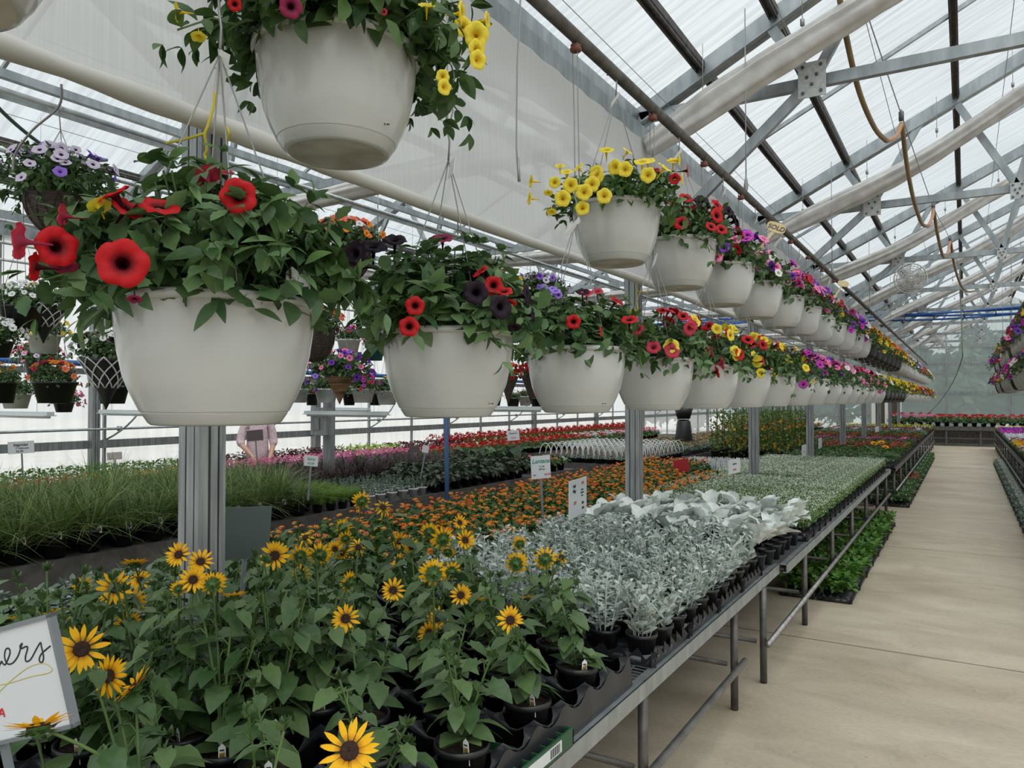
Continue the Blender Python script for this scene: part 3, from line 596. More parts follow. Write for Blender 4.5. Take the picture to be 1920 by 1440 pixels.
# leafy mounds
def foliage(seed, R, H, n, K, leaves, llen, trail=.12, z0=.2, stem=True, mats=(LEAF, LEAF2), squash=1.0, taper=.75, fill=.6):
    r = np.random.default_rng(seed); a = Acc(); pos = []; D = []; U = []; S = []; W_ = []
    for i in range(n):
        az = r.uniform(0, 6.2832); e = r.uniform(0, 1) ** .55; lean = max(0, e - .72) / .28
        er = R * (e * (.82 + .25 * r.uniform()))
        end = np.array([er * math.cos(az), er * squash * math.sin(az), z0 + H * math.sqrt(max(0, 1 - e * e)) * r.uniform(.7, 1.12) + .03 - lean * trail * r.uniform(0, 1.3)])
        st = np.array([.11 * e * math.cos(az), .11 * e * math.sin(az), z0 - .01])
        mid = (st + end) / 2 + np.array([.04 * e * math.cos(az), .04 * e * math.sin(az), .05 + .07 * e])
        c = bez(st, mid, end, 8)
        if stem: tube(a, c[::2] if len(c) > 6 else c, .0022, 3, 2, False)
        tt = np.linspace(.35 if e < .7 else .5, 1, K); tt[-3:] = 1
        for q, t in enumerate(tt):
            p = (1 - t) ** 2 * st + 2 * t * (1 - t) * mid + t * t * end; tg = nrm((1 - t) * (mid - st) + t * (end - mid))
            sd = nrm(np.cross(tg, r.normal(size=3))); f = .25 if t < .95 else .8
            d = nrm(sd + tg * f + np.array([0, 0, -.12])); up = nrm(np.array([p[0] * 1.5, p[1] * 1.5, .28]) + r.normal(size=3) * .25 + np.array([0, 0, .6]))
            if abs(np.dot(d, up)) > .9: up = up + np.array([.5, .3, 0])
            pos.append(p); D.append(d); U.append(up); S.append(llen * r.uniform(.7, 1.15) * (1 - (1 - taper) * (t > .95))); W_.append(i % max(2, len(leaves)))
    for i in range(int(n * K * fill)):           # inner leaves that close the mound
        az = r.uniform(0, 6.2832); e = r.uniform(0, 1) ** .5; sh = r.uniform(.55, .92)
        p = np.array([R * .9 * e * math.cos(az) * sh, R * .9 * e * math.sin(az) * squash * sh, z0 + .035 + H * math.sqrt(1 - e * e) * sh * r.uniform(.1, 1) - .05 * (e > .8) * r.uniform()])
        o = np.array([math.cos(az), math.sin(az), 0]); d = nrm(o * .7 + r.normal(size=3) * .5 + np.array([0, 0, -.25])); up = nrm(o * .9 * e + np.array([0, 0, .7]) + r.normal(size=3) * .3)
        pos.append(p); D.append(d); U.append(up); S.append(llen * r.uniform(.8, 1.2)); W_.append(i % max(2, len(leaves)))
    pos = np.array(pos); X, Y, Z = frame(np.array(D), np.array(U)); S = np.array(S)[:, None]; W_ = np.array(W_)
    for k, lf in enumerate(leaves):
        q = (W_ % len(leaves)) == k; a.many(lf, pos[q], X[q] * S[q], Y[q] * S[q], Z[q] * S[q], min(k, 1))
    return a
def domepts(r, n, R, H, z0=.2, lo=0.0, squash=1.0, trail=.1):
    az = r.uniform(0, 6.2832, n); e = r.uniform(lo, 1, n) ** .5
    lean = np.maximum(0, e - .8) / .2
    p = np.stack([R * e * np.cos(az), R * squash * e * np.sin(az), z0 + .03 + H * np.sqrt(np.maximum(0, 1 - e * e)) - lean * trail * r.uniform(0, 1, n)], 1)
    d = np.stack([np.cos(az) * (e + .15), np.sin(az) * (e + .15), .35 + .7 * (1 - e)], 1) + r.normal(size=(n, 3)) * .3
    return p + nrm(d) * .02, nrm(d)
FL_ME = {}
def flower_mesh(c, s=.03):
    k = (c, round(s, 4))
    if k not in FL_ME:
        a = Acc(); a.many(PETUNIA, [(0, 0, 0)], [(s, 0, 0)], [(0, s, 0)], [(0, 0, s)])
        FL_ME[k] = a.mesh('petunia_flower', [radialmat('bloom_%s_%d' % (c, round(s * 1000)), PET[c][2], PET[c][1], s * .26, s * .62, .25), throat(c)])
    return FL_ME[k]
FLO_ME = {}
def flower_lo(c):
    if c not in FLO_ME:
        a = Acc(); a.many(PETUNIA_LO, [(0, 0, 0)], [(.03, 0, 0)], [(0, .03, 0)], [(0, 0, .03)]); FLO_ME[c] = a.mesh('petunia_flower', [petal(c), throat(c)])
    return FLO_ME[c]
CL_ME = {}
def cluster_mesh(combo, var, R, H, n, s, lo=.15, z0=.2, trail=.1):
    k = (combo, var, R, H, n, s)
    if k not in CL_ME:
        r = np.random.default_rng(abs(hash(k[1:])) % 9999 + len(combo) * 31 + sum(map(ord, ''.join(combo)))); cs = sorted(set(combo))
        p, d = domepts(r, n, R, H, z0, lo, 1, trail); X, Y, Z = faceframe(d, r); a = Acc(); w = np.array([cs.index(combo[i]) for i in r.integers(0, len(combo), n)])
        S = s * r.uniform(.75, 1.15, n)[:, None]
        for i, c in enumerate(cs):
            q = w == i; a.many(PETUNIA_LO, p[q], X[q] * S[q], Y[q] * S[q], Z[q] * S[q], 0)
            k0 = a.M[-1] if a.M else None
            if q.sum(): a.M[-1] = np.tile(PETUNIA_LO.mi, int(q.sum())) + 2 * i
        CL_ME[k] = a.mesh('petunia_flowers', [m for c in cs for m in (petal(c), throat(c))])
    return CL_ME[k]
FOL_MID = [foliage(20 + i, .31, .19, 80, 8, (LEAF_MID, LEAF_MID), .05).mesh('foliage', [LEAF, LEAF2, STEM]) for i in range(3)]
FOL_FAR = [foliage(30 + i, .32, .19, 75, 7, (LEAF_LOW, LEAF_LOW), .05, stem=False).mesh('foliage', [LEAF, LEAF2, STEM]) for i in range(3)]
def hook_pts(x, y, z, top, s=.035): # an S hook from the wires' knot up over its carrier
    p = [(0, 0, z), (.004, 0, z + .05), (-.006, .002, z + .09), (-.004, 0, top - .03)]
    p += [(s * .5 * (math.cos(q) - 1) - .004, 0, top - .01 + s * .62 * math.sin(q)) for q in np.linspace(0, math.pi * 1.15, 9)]
    return [(x + .02 + a_, y + b_, c_) for a_, b_, c_ in p]
def wires_mesh(junc, rim_r=.178, rim_z=.226, n=4, ph=.5):
    out = []
    for i in range(n):
        q = ph + 2 * math.pi * i / n; a = Acc(); tube(a, [(rim_r * math.cos(q), rim_r * math.sin(q), rim_z - .012), (rim_r * .55 * math.cos(q), rim_r * .55 * math.sin(q), rim_z + (junc - rim_z) * .45), (0, 0, junc)], .0016, 4); out.append(a.mesh('hanger_wire', WIRE))
    return out
UPW = wires_mesh(.69); LOW_ = wires_mesh(.70)
a = Acc(); tube(a, hook_pts(-.02, 0, .69, 2.975 - 2.2 + .022), .0028, 6); UPHOOK = a.mesh('hook', WIRE)
a = Acc(); tube(a, hook_pts(-.02, 0, .70, .845), .0028, 6); LOHOOK = a.mesh('hook', WIRE)
a = Acc(); zt = 2.975 - 1.605
tube(a, [(-.012, 0, .84), (-.006, 0, .81), (.006, 0, .805), (.014, 0, .83), (.01, 0, 1.1), (.006, 0, zt + .01), (0, 0, zt + .026), (-.02, .01, zt + .01), (-.01, .006, 1.1), (-.004, 0, .86), (-.012, 0, .845)], .0022, 5); LONGW = a.mesh('long_wire', WIRE)
CLAMPM = mat('rust_red_clamp', (.16, .05, .03), .6); a = Acc(); lathe(a, [(.004, -.012), (.02, -.010), (.022, 0), (.016, .006), (.02, .012), (.004, .016)], 12, 0, (0, 0, zt - .045)); CLAMP = a.mesh('clamp', CLAMPM)
a = Acc(); box(a, (-.012, -.0006, -.08), (.012, .0006, 0)); TAG_ME = a.mesh('care_tag', TAGW, smooth=False)
STK = mat('printed_price_sticker', (.66, .62, .52), .6); INK = mat('dark_ink', (.02, .02, .025), .6); RED_INK = mat('red_ink', (.55, .03, .03), .6)
def basket(y, tier, name, label, group, kind='w', x=BX, fol=None, flowers=None, combo=None, lod=2, R=.29, H=.17, n=26, s=.026, tags=True, junc=True, yaw=None, z0=None):
    z = z0 or (1.605 if tier == 'low' else 2.2)
    yaw = random.uniform(0, 6.28) if yaw is None else yaw
    t = empty(name, (x, y, z), label, 'hanging pot', group)
    part('pot', POT_W if kind == 'w' else POT_K, t)
    if lod == 0 or tier == 'up' and y < 6: part('underside', UNDER_ME, t)
    if lod < 2: part('soil', SOIL_ME, t, (0, 0, .2))
    part('foliage', fol or (FOL_FAR if lod == 2 else FOL_MID)[random.randrange(3)], t, rot=(0, 0, 0 if fol else yaw))
    if combo:
        if True:
            r = np.random.default_rng(int(y * 100) + (7 if tier == 'low' else 0)); n = min(n, 38) if lod == 2 else int(n * 1.5); s = s if lod < 2 else s * 1.2; p, d = domepts(r, n, R, H, .2, .1)
            for i in range(n):
                c = combo[r.integers(0, len(combo))]; o = part('flower', flower_mesh(c, s) if lod < 2 else flower_lo(c), t); setframe(o, p[i], d[i], r.uniform(0, 6), r.uniform(.8, 1.15) * (1 if lod < 2 else s / .03))
    if lod < 2 or y < 9:
        ws = UPW if tier == 'up' else LOW_; q = .3 if lod else .6
        for w in ws: part('hanger_wire', w, t, rot=(0, 0, q))
        part('hook', UPHOOK if tier == 'up' else LOHOOK, t)
        if tier == 'low': part('long_wire', LONGW, t); part('clamp', CLAMP, t)
        if tags: part('care_tag', TAG_ME, t, (.015, 0, .69 if tier == 'up' else .70), rot=(.5, .5, random.uniform(0, 3)))
    else:
        me = (UPW if tier == 'up' else LOW_); part('hanger_wire', me[0], t); part('hanger_wire', me[2], t)
        if tier == 'low': part('long_wire', LONGW, t, scale=None if not z0 else (1, 1, (2.975 - z0) / 1.37))
    return t
def px_flowers(t, lst, origin):
    """flowers of a near pot, each its own part: (u, v, depth, size px, colour, facing)"""
    for u, v, zc, px, c, f in lst:
        zc *= .955; p = P(u, v, zc); s = px * zc / FPX / 2; d = nrm(CAM - p)
        q = {'f': d + [0, 0, .15], 'u': d * .5 + [0, 0, .8], 'l': -RT * .9 + d * .25 + [0, 0, .1], 'r': RT * .9 + d * .25 + [0, 0, .1], 'b': -d * .4 - RT * .3 + [0, 0, .7], 'fl': d - RT * .6 + [0, 0, .2],
             'fr': d + RT * .6 + [0, 0, .2], 'd': d * .4 + [0, 0, -.8], 'ul': d * .35 - RT * .5 + [0, 0, .7], 'ur': d * .35 + RT * .5 + [0, 0, .7]}[f]
        o = part('flower', flower_mesh(c, .03), t); setframe(o, p - np.array(origin), q, random.uniform(0, 6), s / .03 * 1.06)
LOWY = [.91] + [.86 + .782 * i for i in range(1, 39)]; UPY = [.44, 1.22] + [2.79 + .782 * i for i in range(37)]
# the three nearest lower pots
f1 = foliage(1, .31, .24, 120, 10, (LEAF_HI, LEAF_SERR, LEAF_LANCE), .058, .12, taper=.7).mesh('foliage', [LEAF, LEAF2, STEM])
t = basket(LOWY[0], 'low', 'petunia_pot', 'cream hanging pot of large red petunias, nearest and lowest in the photo', None, fol=f1, lod=0)
px_flowers(t, [(230, 493, 1.13, 86, 'red', 'f'), (108, 462, 1.17, 72, 'red', 'fr'), (447, 367, 1.26, 62, 'red', 'f'), (300, 384, 1.22, 66, 'red', 'u'), (240, 388, 1.22, 56, 'red', 'ur'), (212, 362, 1.2, 60, 'red', 'ul'),
               (385, 328, 1.35, 52, 'rose', 'b'), (33, 452, 1.12, 66, 'rose', 'l'), (62, 500, 1.15, 52, 'red', 'l'), (120, 500, 1.2, 46, 'plum', 'd'), (590, 425, 1.5, 52, 'black', 'ul'), (545, 405, 1.45, 52, 'black', 'u'), (252, 562, 1.14, 26, 'plum', 'd'),
               (185, 385, 1.2, 40, 'yellow', 'b'), (425, 322, 1.4, 26, 'rose', 'u'), (115, 405, 1.2, 46, 'rose', 'l'), (640, 490, 1.6, 40, 'black', 'l')], (BX, LOWY[0], 1.605))
f2 = foliage(2, .29, .235, 105, 10, (LEAF_HI, LEAF_HI, LEAF_SERR), .058, .12, taper=.7).mesh('foliage', [LEAF, LEAF2, STEM])
t = basket(LOWY[1], 'low', 'petunia_pot', 'cream hanging pot of red and black petunias, second of the lower tier', None, fol=f2, lod=0)
px_flowers(t, [(778, 573, 1.78, 34, 'red', 'f'), (767, 612, 1.78, 36, 'red', 'f'), (900, 508, 1.95, 32, 'red', 'ul'), (925, 535, 1.9, 34, 'red', 'f'), (945, 545, 1.9, 32, 'red', 'u'), (938, 525, 2.0, 30, 'red', 'ur'), (892, 548, 1.82, 44, 'black', 'f'),
               (940, 575, 1.85, 44, 'black', 'fr'), (990, 555, 1.95, 42, 'black', 'r'), (965, 615, 1.9, 26, 'black', 'd'), (700, 460, 2.0, 50, 'black', 'u'), (740, 448, 2.05, 44, 'black', 'u'), (665, 475, 1.9, 46, 'black', 'fl'),
               (830, 445, 2.1, 36, 'plum', 'u'), (955, 570, 1.9, 26, 'red', 'd'), (675, 500, 1.9, 36, 'black', 'l'), (1000, 590, 1.95, 26, 'black', 'r')], (BX, LOWY[1], 1.605))
f3 = foliage(3, .27, .2, 80, 9, (LEAF_MID, LEAF_SERR), .055, .11).mesh('foliage', [LEAF, LEAF2, STEM])
t = basket(LOWY[2], 'low', 'petunia_pot', 'cream hanging pot with a few small red petunias, third of the lower tier', None, fol=f3, lod=0)
px_flowers(t, [(1075, 603, 2.45, 26, 'red', 'f'), (1157, 563, 2.7, 26, 'red', 'ur'), (1180, 598, 2.65, 30, 'red', 'u'), (1127, 622, 2.45, 20, 'red', 'r'), (1100, 548, 2.7, 24, 'rose', 'u'), (1120, 545, 2.75, 22, 'rose', 'u'), (1092, 546, 2.7, 24, 'black', 'u'),
               (1030, 548, 2.55, 18, 'violet', 'u'), (1042, 545, 2.55, 18, 'violet', 'u'), (1036, 540, 2.6, 16, 'violet', 'u'), (1047, 553, 2.55, 14, 'violet', 'f'), (1024, 552, 2.55, 14, 'violet', 'fl')], (BX, LOWY[2], 1.605))
# the nearest upper pots
fu = foliage(5, .36, .2, 140, 9, (LEAF_HI, LEAF_HI), .055, .15).mesh('foliage', [LEAF, LEAF2, STEM])
basket(UPY[0], 'up', 'petunia_pot', 'cream hanging pot cut off by the top left corner of the photo', None, fol=FOL_MID[0], combo=['white'], lod=1, n=4)
t = basket(UPY[1], 'up', 'petunia_pot', 'large cream hanging pot at top centre with yellow and dark red petunias', None, fol=fu, lod=0, junc=True)
px_flowers(t, [(330, 22, 1.5, 34, 'yellow', 'l'), (372, 70, 1.55, 26, 'yellow', 'd'), (800, 8, 1.55, 30, 'yellow', 'u'), (868, 25, 1.6, 40, 'yellow', 'r'), (893, 65, 1.6, 44, 'yellow', 'f'), (895, 92, 1.6, 34, 'yellow', 'fr'), (897, 112, 1.6, 34, 'yellow', 'fr'), (915, 38, 1.62, 30, 'yellow', 'r'),
               (830, 143, 1.55, 24, 'yellow', 'f'), (834, 163, 1.55, 28, 'yellow', 'fr'), (545, 12, 1.42, 40, 'plum', 'f'), (440, 8, 1.45, 24, 'red', 'f'), (720, 22, 1.5, 12, 'rose', 'f'), (868, 50, 1.6, 34, 'yellow', 'f')], (BX, UPY[1], 2.2))
fu2 = foliage(6, .31, .15, 90, 9, (LEAF_MID, LEAF_MID), .045, .14).mesh('foliage', [LEAFG, LEAF2, STEM])
t = basket(UPY[2], 'up', 'petunia_pot', 'cream hanging pot full of small yellow petunias, second of the upper tier', None, fol=fu2, lod=0)
px_flowers(t, [(u, v, zc, px * 1.05, 'yellow', f) for u, v, zc, px, f in ((1137, 280, 3.0, 26, 'u'), (1178, 283, 3.0, 20, 'ur'), (1062, 321, 2.75, 22, 'u'), (1084, 313, 2.8, 20, 'ul'), (1117, 325, 2.75, 28, 'fl'), (1152, 313, 2.8, 26, 'fl'), (1172, 317, 2.75, 26, 'f'),
               (1204, 302, 2.9, 28, 'u'), (1215, 328, 2.75, 26, 'f'), (1247, 313, 2.9, 28, 'ur'), (1275, 300, 2.95, 26, 'r'), (1280, 335, 2.9, 22, 'r'), (1070, 347, 2.7, 26, 'f'), (1055, 372, 2.68, 28, 'f'), (1095, 360, 2.66, 28, 'f'), (1133, 367, 2.66, 26, 'f'),
               (1092, 390, 2.68, 24, 'f'), (1110, 345, 2.68, 26, 'f'), (992, 372, 2.8, 22, 'l'), (995, 340, 2.85, 22, 'l'), (1040, 342, 2.75, 20, 'f'), (1028, 362, 2.7, 16, 'd'), (1034, 398, 2.75, 18, 'd'), (1050, 310, 2.9, 18, 'u'), (1215, 300, 3.0, 24, 'u'), (1120, 330, 2.75, 22, 'f'), (1262, 300, 3.0, 22, 'u'))] +
           [(1228, 318, 2.9, 18, 'red', 'u'), (1290, 320, 2.95, 22, 'red', 'r'), (1265, 335, 2.9, 20, 'red', 'f')], (BX, UPY[2], 2.2))
CN = {'red': 'red', 'black': 'black', 'yellow': 'yellow', 'purple': 'purple', 'magenta': 'magenta', 'pink': 'pink', 'white': 'white', 'orange': 'orange', 'plum': 'wine red', 'coral': 'coral', 'lilac': 'pale lilac', 'violet': 'violet', 'rose': 'rose red'}
def cname(c):
    s = []
    for q in c:
        if CN[q] not in s: s.append(CN[q])
    return ' and '.join(s[:2]) if len(s) < 3 else '%s, %s and %s' % tuple(s[:3])
low = [(['red', 'rose', 'yellow', 'rose'], 'w'), (['yellow', 'yellow', 'red'], 'w'), (['yellow', 'red', 'yellow', 'red'], 'w'), (['yellow', 'plum', 'yellow'], 'w'), (['magenta', 'purple', 'magenta'], 'w'), (['magenta', 'pink', 'purple'], 'w'), (['pink', 'rose', 'white'], 'w'), (['pink', 'magenta', 'white'], 'w'),
       (['pink', 'rose', 'pink'], 'w'), (['pink', 'plum', 'pink'], 'w'), (['pink', 'pink', 'white'], 'w'), (['white', 'yellow', 'plum'], 'w'), (['yellow', 'white'], 'w')] + [(['yellow', 'yellow'], 'b')] * 2 + [(['yellow'], 'b')] * 3 + [(['yellow', 'orange'], 'b')] + [(['yellow', 'orange'], 'w')] * 4 + \
      [(['orange', 'plum', 'pink'], 'w')] * 4 + [(['rose', 'orange'], 'w')] * 4 + [(['yellow', 'rose'], 'w')] * 6
for i, y in enumerate(LOWY[3:]):
    if y > 30.6: break
    c, kd = low[min(i, len(low) - 1)]; lod = 1 if i < 4 else 2
    basket(y, 'low', 'petunia_pot', '%s hanging pot of %s petunias, %s along lower tier' % ('cream' if kd == 'w' else 'black', cname(c), ordw(i + 4)), 'lower tier of hanging pots', kd, combo=c, lod=lod, n=26 if i < 4 else 40, s=.030 if i < 4 else .029, H=.21)
up = [(['red', 'black', 'red'], 'w'), (['magenta', 'purple', 'pink'], 'w'), (['pink', 'magenta', 'white'], 'w'), (['pink', 'purple', 'pink', 'rose'], 'w'), (['pink', 'purple', 'rose'], 'w'), (['pink', 'yellow', 'rose', 'pink'], 'w'), (['magenta', 'plum', 'lilac'], 'w'), (['purple', 'magenta'], 'w'), (['lilac', 'magenta', 'plum'], 'w'),
      (['yellow', 'orange'], 'w'), (['orange', 'yellow'], 'b'), (['yellow', 'orange'], 'b'), (['orange', 'yellow', 'orange'], 'b'), (['orange', 'coral'], 'b'), (['orange', 'yellow'], 'b')] + [(['yellow', 'orange'], 'b')] * 2 + [(['yellow', 'lilac'], 'w')] * 3 + [(['lilac', 'purple', 'white'], 'w')] * 4 + [(['rose', 'coral'], 'w')] * 5 + [(['yellow', 'white'], 'w')] * 4
for i, y in enumerate(UPY[3:]):
    if y > 30.6: break
    c, kd = up[min(i, len(up) - 1)]; lod = 1 if i < 4 else 2
    basket(y, 'up', 'petunia_pot', '%s hanging pot of %s petunias, %s along upper tier' % ('cream' if kd == 'w' else 'black', cname(c), ordw(i + 4)), 'upper tier of hanging pots', kd, combo=c, lod=lod, n=30 if i < 4 else 42, s=.034 if i < 4 else .032, H=.19)
rc = [['pink', 'magenta'], ['white', 'yellow'], ['magenta', 'yellow'], ['violet', 'purple'], ['rose', 'pink'], ['purple', 'white'], ['pink', 'rose']]
for i in range(14):
    for tier in ('up', 'low'):
        y = 9.0 + .78 * i + (.39 if tier == 'up' else 0)
        c = rc[(i + (2 if tier == 'up' else 4)) % 7]; kd = 'b' if i in (5, 10, 13) else 'w'
        basket(y, tier, 'petunia_pot', '%s pot over right bench, %s flowers, %s of %s tier' % ('black' if kd == 'b' else 'cream', ' and '.join(CN[q] for q in c), ordw(i + 1), 'upper' if tier == 'up' else 'lower'), 'hanging pots over the right bench', kd, x=.72, combo=c, lod=2, n=46, s=.034, z0=None if tier == 'up' else 1.79)
# spare hook wire where one pot of the upper tier is missing
a = Acc(); y = 2.0; tube(a, [(BX, y, 3.0), (BX + .02, y, 2.96), (BX + .005, y, 2.7), (BX + .002, y, 2.45), (BX + .008, y, 2.37)], .0026, 6)
tube(a, [(BX + .008, y, 2.41), (BX + .012, y, 2.335)], [.0035, .005], 6); solo('spare_wire', a.mesh('spare_wire', WIRE, (BX, y, 3.0)), (BX, y, 3.0), 'loose straight wire hanging alone from the basket pipe', 'wire')
# price stickers and care tags of the near pots
def sticker(u, v, zc, w, h, txt):
    p = P(u, v, zc); d = nrm(CAM - p); t = empty('price_sticker', tuple(p), 'small price sticker near the base of the %s' % {0: 'top centre pot', 1: 'red and black petunia pot', 2: 'third lower pot'}[len(STKS)], 'sticker'); STKS.append(t)
    X = nrm(np.cross([0, 0, 1], d)); Yv = np.cross(d, X); m = Matrix(((X[0], Yv[0], d[0], p[0]), (X[1], Yv[1], d[1], p[1]), (X[2], Yv[2], d[2], p[2]), (0, 0, 0, 1))); t.matrix_local = m
    a = Acc(); box(a, (-w / 2, -h / 2, -.001), (w / 2, h / 2, .0)); part('paper', a.mesh('paper', STK, smooth=False), t); part('price', text_mesh(txt, h * .8, INK), t, (0, -h * .27, .0006))
STKS = []
def on_pot(u, v, y, tier):
    x0, z0 = BX, 1.605 if tier == 'low' else 2.2; best = None
    for zc in np.arange(.9, 4, .002):
        p = P(u, v, zc); r = math.hypot(p[0] - x0, p[1] - y); z = p[2] - z0; R = np.interp(z, [q[1] for q in POT_PROF[1:16]], [q[0] for q in POT_PROF[1:16]])
        if r <= R + .002: return zc
    return 2
sticker(722, 233, on_pot(722, 233, UPY[1], 'up'), .016, .009, '$39.99'); sticker(918, 757, on_pot(918, 757, LOWY[1], 'low'), .016, .009, '$39.99'); sticker(1131, 757, on_pot(1131, 757, LOWY[2], 'low'), .016, .009, '$39.99')
# SOLD stakes
WOOD = mat('pale_wood_stake', (.52, .40, .20), .6, 0, (.60, .48, .27), 12)
def stake(u, v, zc, u2, v2, txt, label, s=1.0):
    p = P(u, v, zc); q = P(u2, v2, zc - .02); d = nrm(CAM - p); Yv = nrm(p - q); X = nrm(np.cross(Yv, d)); d = np.cross(X, Yv); t = empty('sold_stake', tuple(q), label, 'sign')
    L = np.linalg.norm(p - q); t.matrix_local = Matrix(((X[0], Yv[0], d[0], q[0]), (X[1], Yv[1], d[1], q[1]), (X[2], Yv[2], d[2], q[2]), (0, 0, 0, 1)))
    a = Acc(); box(a, (-.007 * s, -.04, -.002), (.007 * s, L, .002)); part('stick', a.mesh('stick', WOOD, smooth=False), t)
    a = Acc(); n = 24; ca = .6; v_ = [((.05 * math.cos(k) * ca - .027 * math.sin(k) * .8) * s, L + (.05 * math.cos(k) * -.8 * .6 * .6 - .027 * math.sin(k) * -1.0) * s, zz) for zz in (-.002, .003) for k in np.linspace(0, 6.2832, n, False)]
    v_ = []
    for zz in (-.002, .004):
        for k in np.linspace(0, 6.2832, n, False):
            ex, ey = .048 * s * abs(math.cos(k)) ** .7 * np.sign(math.cos(k)), .028 * s * abs(math.sin(k)) ** .7 * np.sign(math.sin(k)); th = .3
            v_.append((ex * math.cos(th) - ey * math.sin(th), L + ex * math.sin(th) + ey * math.cos(th), zz))
    a.add(v_, [tuple(range(n))[::-1], tuple(range(n, 2 * n))] + [(i, (i + 1) % n, (i + 1) % n + n, i + n) for i in range(n)]); bd = part('board', a.mesh('board', WOOD, smooth=False), t)
    if txt: part('lettering', text_mesh(txt, .034 * s, INK, .2), bd, (.004 * s, L - .012 * s, .0046), rot=(0, 0, .3))
stake(1455, 427, 4.35, 1424, 468, 'SOLD', 'wooden oval stake reading SOLD stuck in a magenta petunia pot', 1.15)
stake(1581, 532, 7.4, 1568, 552, '', 'small wooden stake in a pink petunia pot farther along the upper tier', 1.1)
p = P(548, 552, 1.33); a = Acc(); d = nrm(CAM - p); X = nrm(np.cross([0, 0, 1], d))
for k, (dx, h) in enumerate(((0, .05), (.02, .042))):
    c = p + X * dx; a.add([c - X * .011, c + X * .011, c + X * .011 + [0, 0, h * .8], c + [0, 0, h], c - X * .011 + [0, 0, h * .8]], [(0, 1, 2, 3, 4)]); a.add([c - X * .008 + d * .001 + [0, 0, .006], c + X * .008 + d * .001 + [0, 0, .006], c + X * .008 + d * .001 + [0, 0, h * .35], c - X * .008 + d * .001 + [0, 0, h * .35]], [(0, 1, 2, 3)], 1)
solo('care_tag', a.mesh('care_tag', [TAGW, INK], p, False), tuple(p), 'white care tag pushed into the rim of the large red petunia pot', 'tag')
# ------------------------------------------------------------------ plants on the benches
PH = .6                                            # bench top
def pot_acc(r, h, lip=.006, n=20):
    a = Acc(); lathe(a, [(0, .002), (r * .74, 0), (r * .97, h * .86), (r, h * .86), (r + lip, h * .88), (r + lip, h), (r - .002, h), (r * .93, h * .8), (r * .9, h * .72)], n); return a
POT6 = pot_acc(.070, .135, .005, 26).mesh('pot', POTB); POT4 = pot_acc(.052, .095, .004, 16).mesh('pot', POTB)
a = Acc(); disc(a, .066, .118, 22); SOIL6 = a.mesh('soil', SOIL); a = Acc(); disc(a, .049, .083, 16); SOIL4 = a.mesh('soil', SOIL)
PICT = mat('tag_flower_print', (.55, .35, .03), .6, 0, (.03, .03, .025), 60)
def tag_mesh(w, h, printed=True):
    a = Acc(); a.add([(-w / 2, -.0005, 0), (w / 2, -.0005, 0), (w / 2, -.0005, h * .86), (0, -.0005, h), (-w / 2, -.0005, h * .86), (-w / 2, .0005, 0), (w / 2, .0005, 0), (w / 2, .0005, h * .86), (0, .0005, h), (-w / 2, .0005, h * .86)],
                     [(0, 1, 2, 3, 4), (9, 8, 7, 6, 5), (0, 5, 6, 1), (1, 6, 7, 2), (2, 7, 8, 3), (3, 8, 9, 4), (4, 9, 5, 0)])
    if printed: box(a, (-w * .36, -.0012, h * .3), (w * .36, -.0007, h * .66), 1); box(a, (-w * .3, -.0011, h * .72), (w * .3, -.0007, h * .78), 2)
    return a.mesh('plant_tag', [TAGW, PICT, INK], smooth=False)
TAG6 = tag_mesh(.018, .07); TAG4 = tag_mesh(.022, .055)
def carry_tray(nx, ny, p, h=.10):
    """black shuttle tray: round sleeves under a web with holes, wavy skirt"""
    a = Acc(); n = 20; r = p * .455
    for i in range(nx):
        for j in range(ny):
            cx, cy_ = (i + .5 - nx / 2) * p, (j + .5 - ny / 2) * p; inn = []; out = []
            for k in range(n):
                q = 2 * math.pi * (k + .5) / n; c, s = math.cos(q), math.sin(q); m_ = p / 2 / max(abs(c), abs(s)); w = min(abs(c), abs(s)) / max(abs(c), abs(s))
                zz = h * (.72 + .34 * w)
                inn.append((cx + r * c, cy_ + r * s, zz)); out.append((cx + m_ * c, cy_ + m_ * s, zz))
            lo = [(cx + r * .86 * math.cos(2 * math.pi * (k + .5) / n), cy_ + r * .86 * math.sin(2 * math.pi * (k + .5) / n), .006) for k in range(n)]
            a.add(inn + out + lo, [(k, (k + 1) % n, n + (k + 1) % n, n + k)[::-1] for k in range(n)] + [(2 * n + k, 2 * n + (k + 1) % n, (k + 1) % n, k) for k in range(n)] + [tuple(range(2 * n, 3 * n))])
    X, Y = nx * p / 2, ny * p / 2
    for sx, sy, L, ax in ((0, -Y, X, 0), (0, Y, X, 0), (-X, 0, Y, 1), (X, 0, Y, 1)):
        m_ = (nx if ax == 0 else ny) * 8; V = []
        for k in range(m_ + 1):
            t = -L + 2 * L * k / m_; ph = (k % 8) / 8; top = h * (.72 + .34 * abs(math.cos(math.pi * ph)) ** 3)
            o = 1.0 + .035 / max(X, Y) * 0
            for z, e in ((0, .012), (top, 0)): V.append((t, sy + (e if sy > 0 else -e if sy < 0 else 0), z) if ax == 0 else (sx + (e if sx > 0 else -e), t, z))
        a.add(V, [(2 * k, 2 * k + 2, 2 * k + 3, 2 * k + 1) for k in range(m_)])
    return a
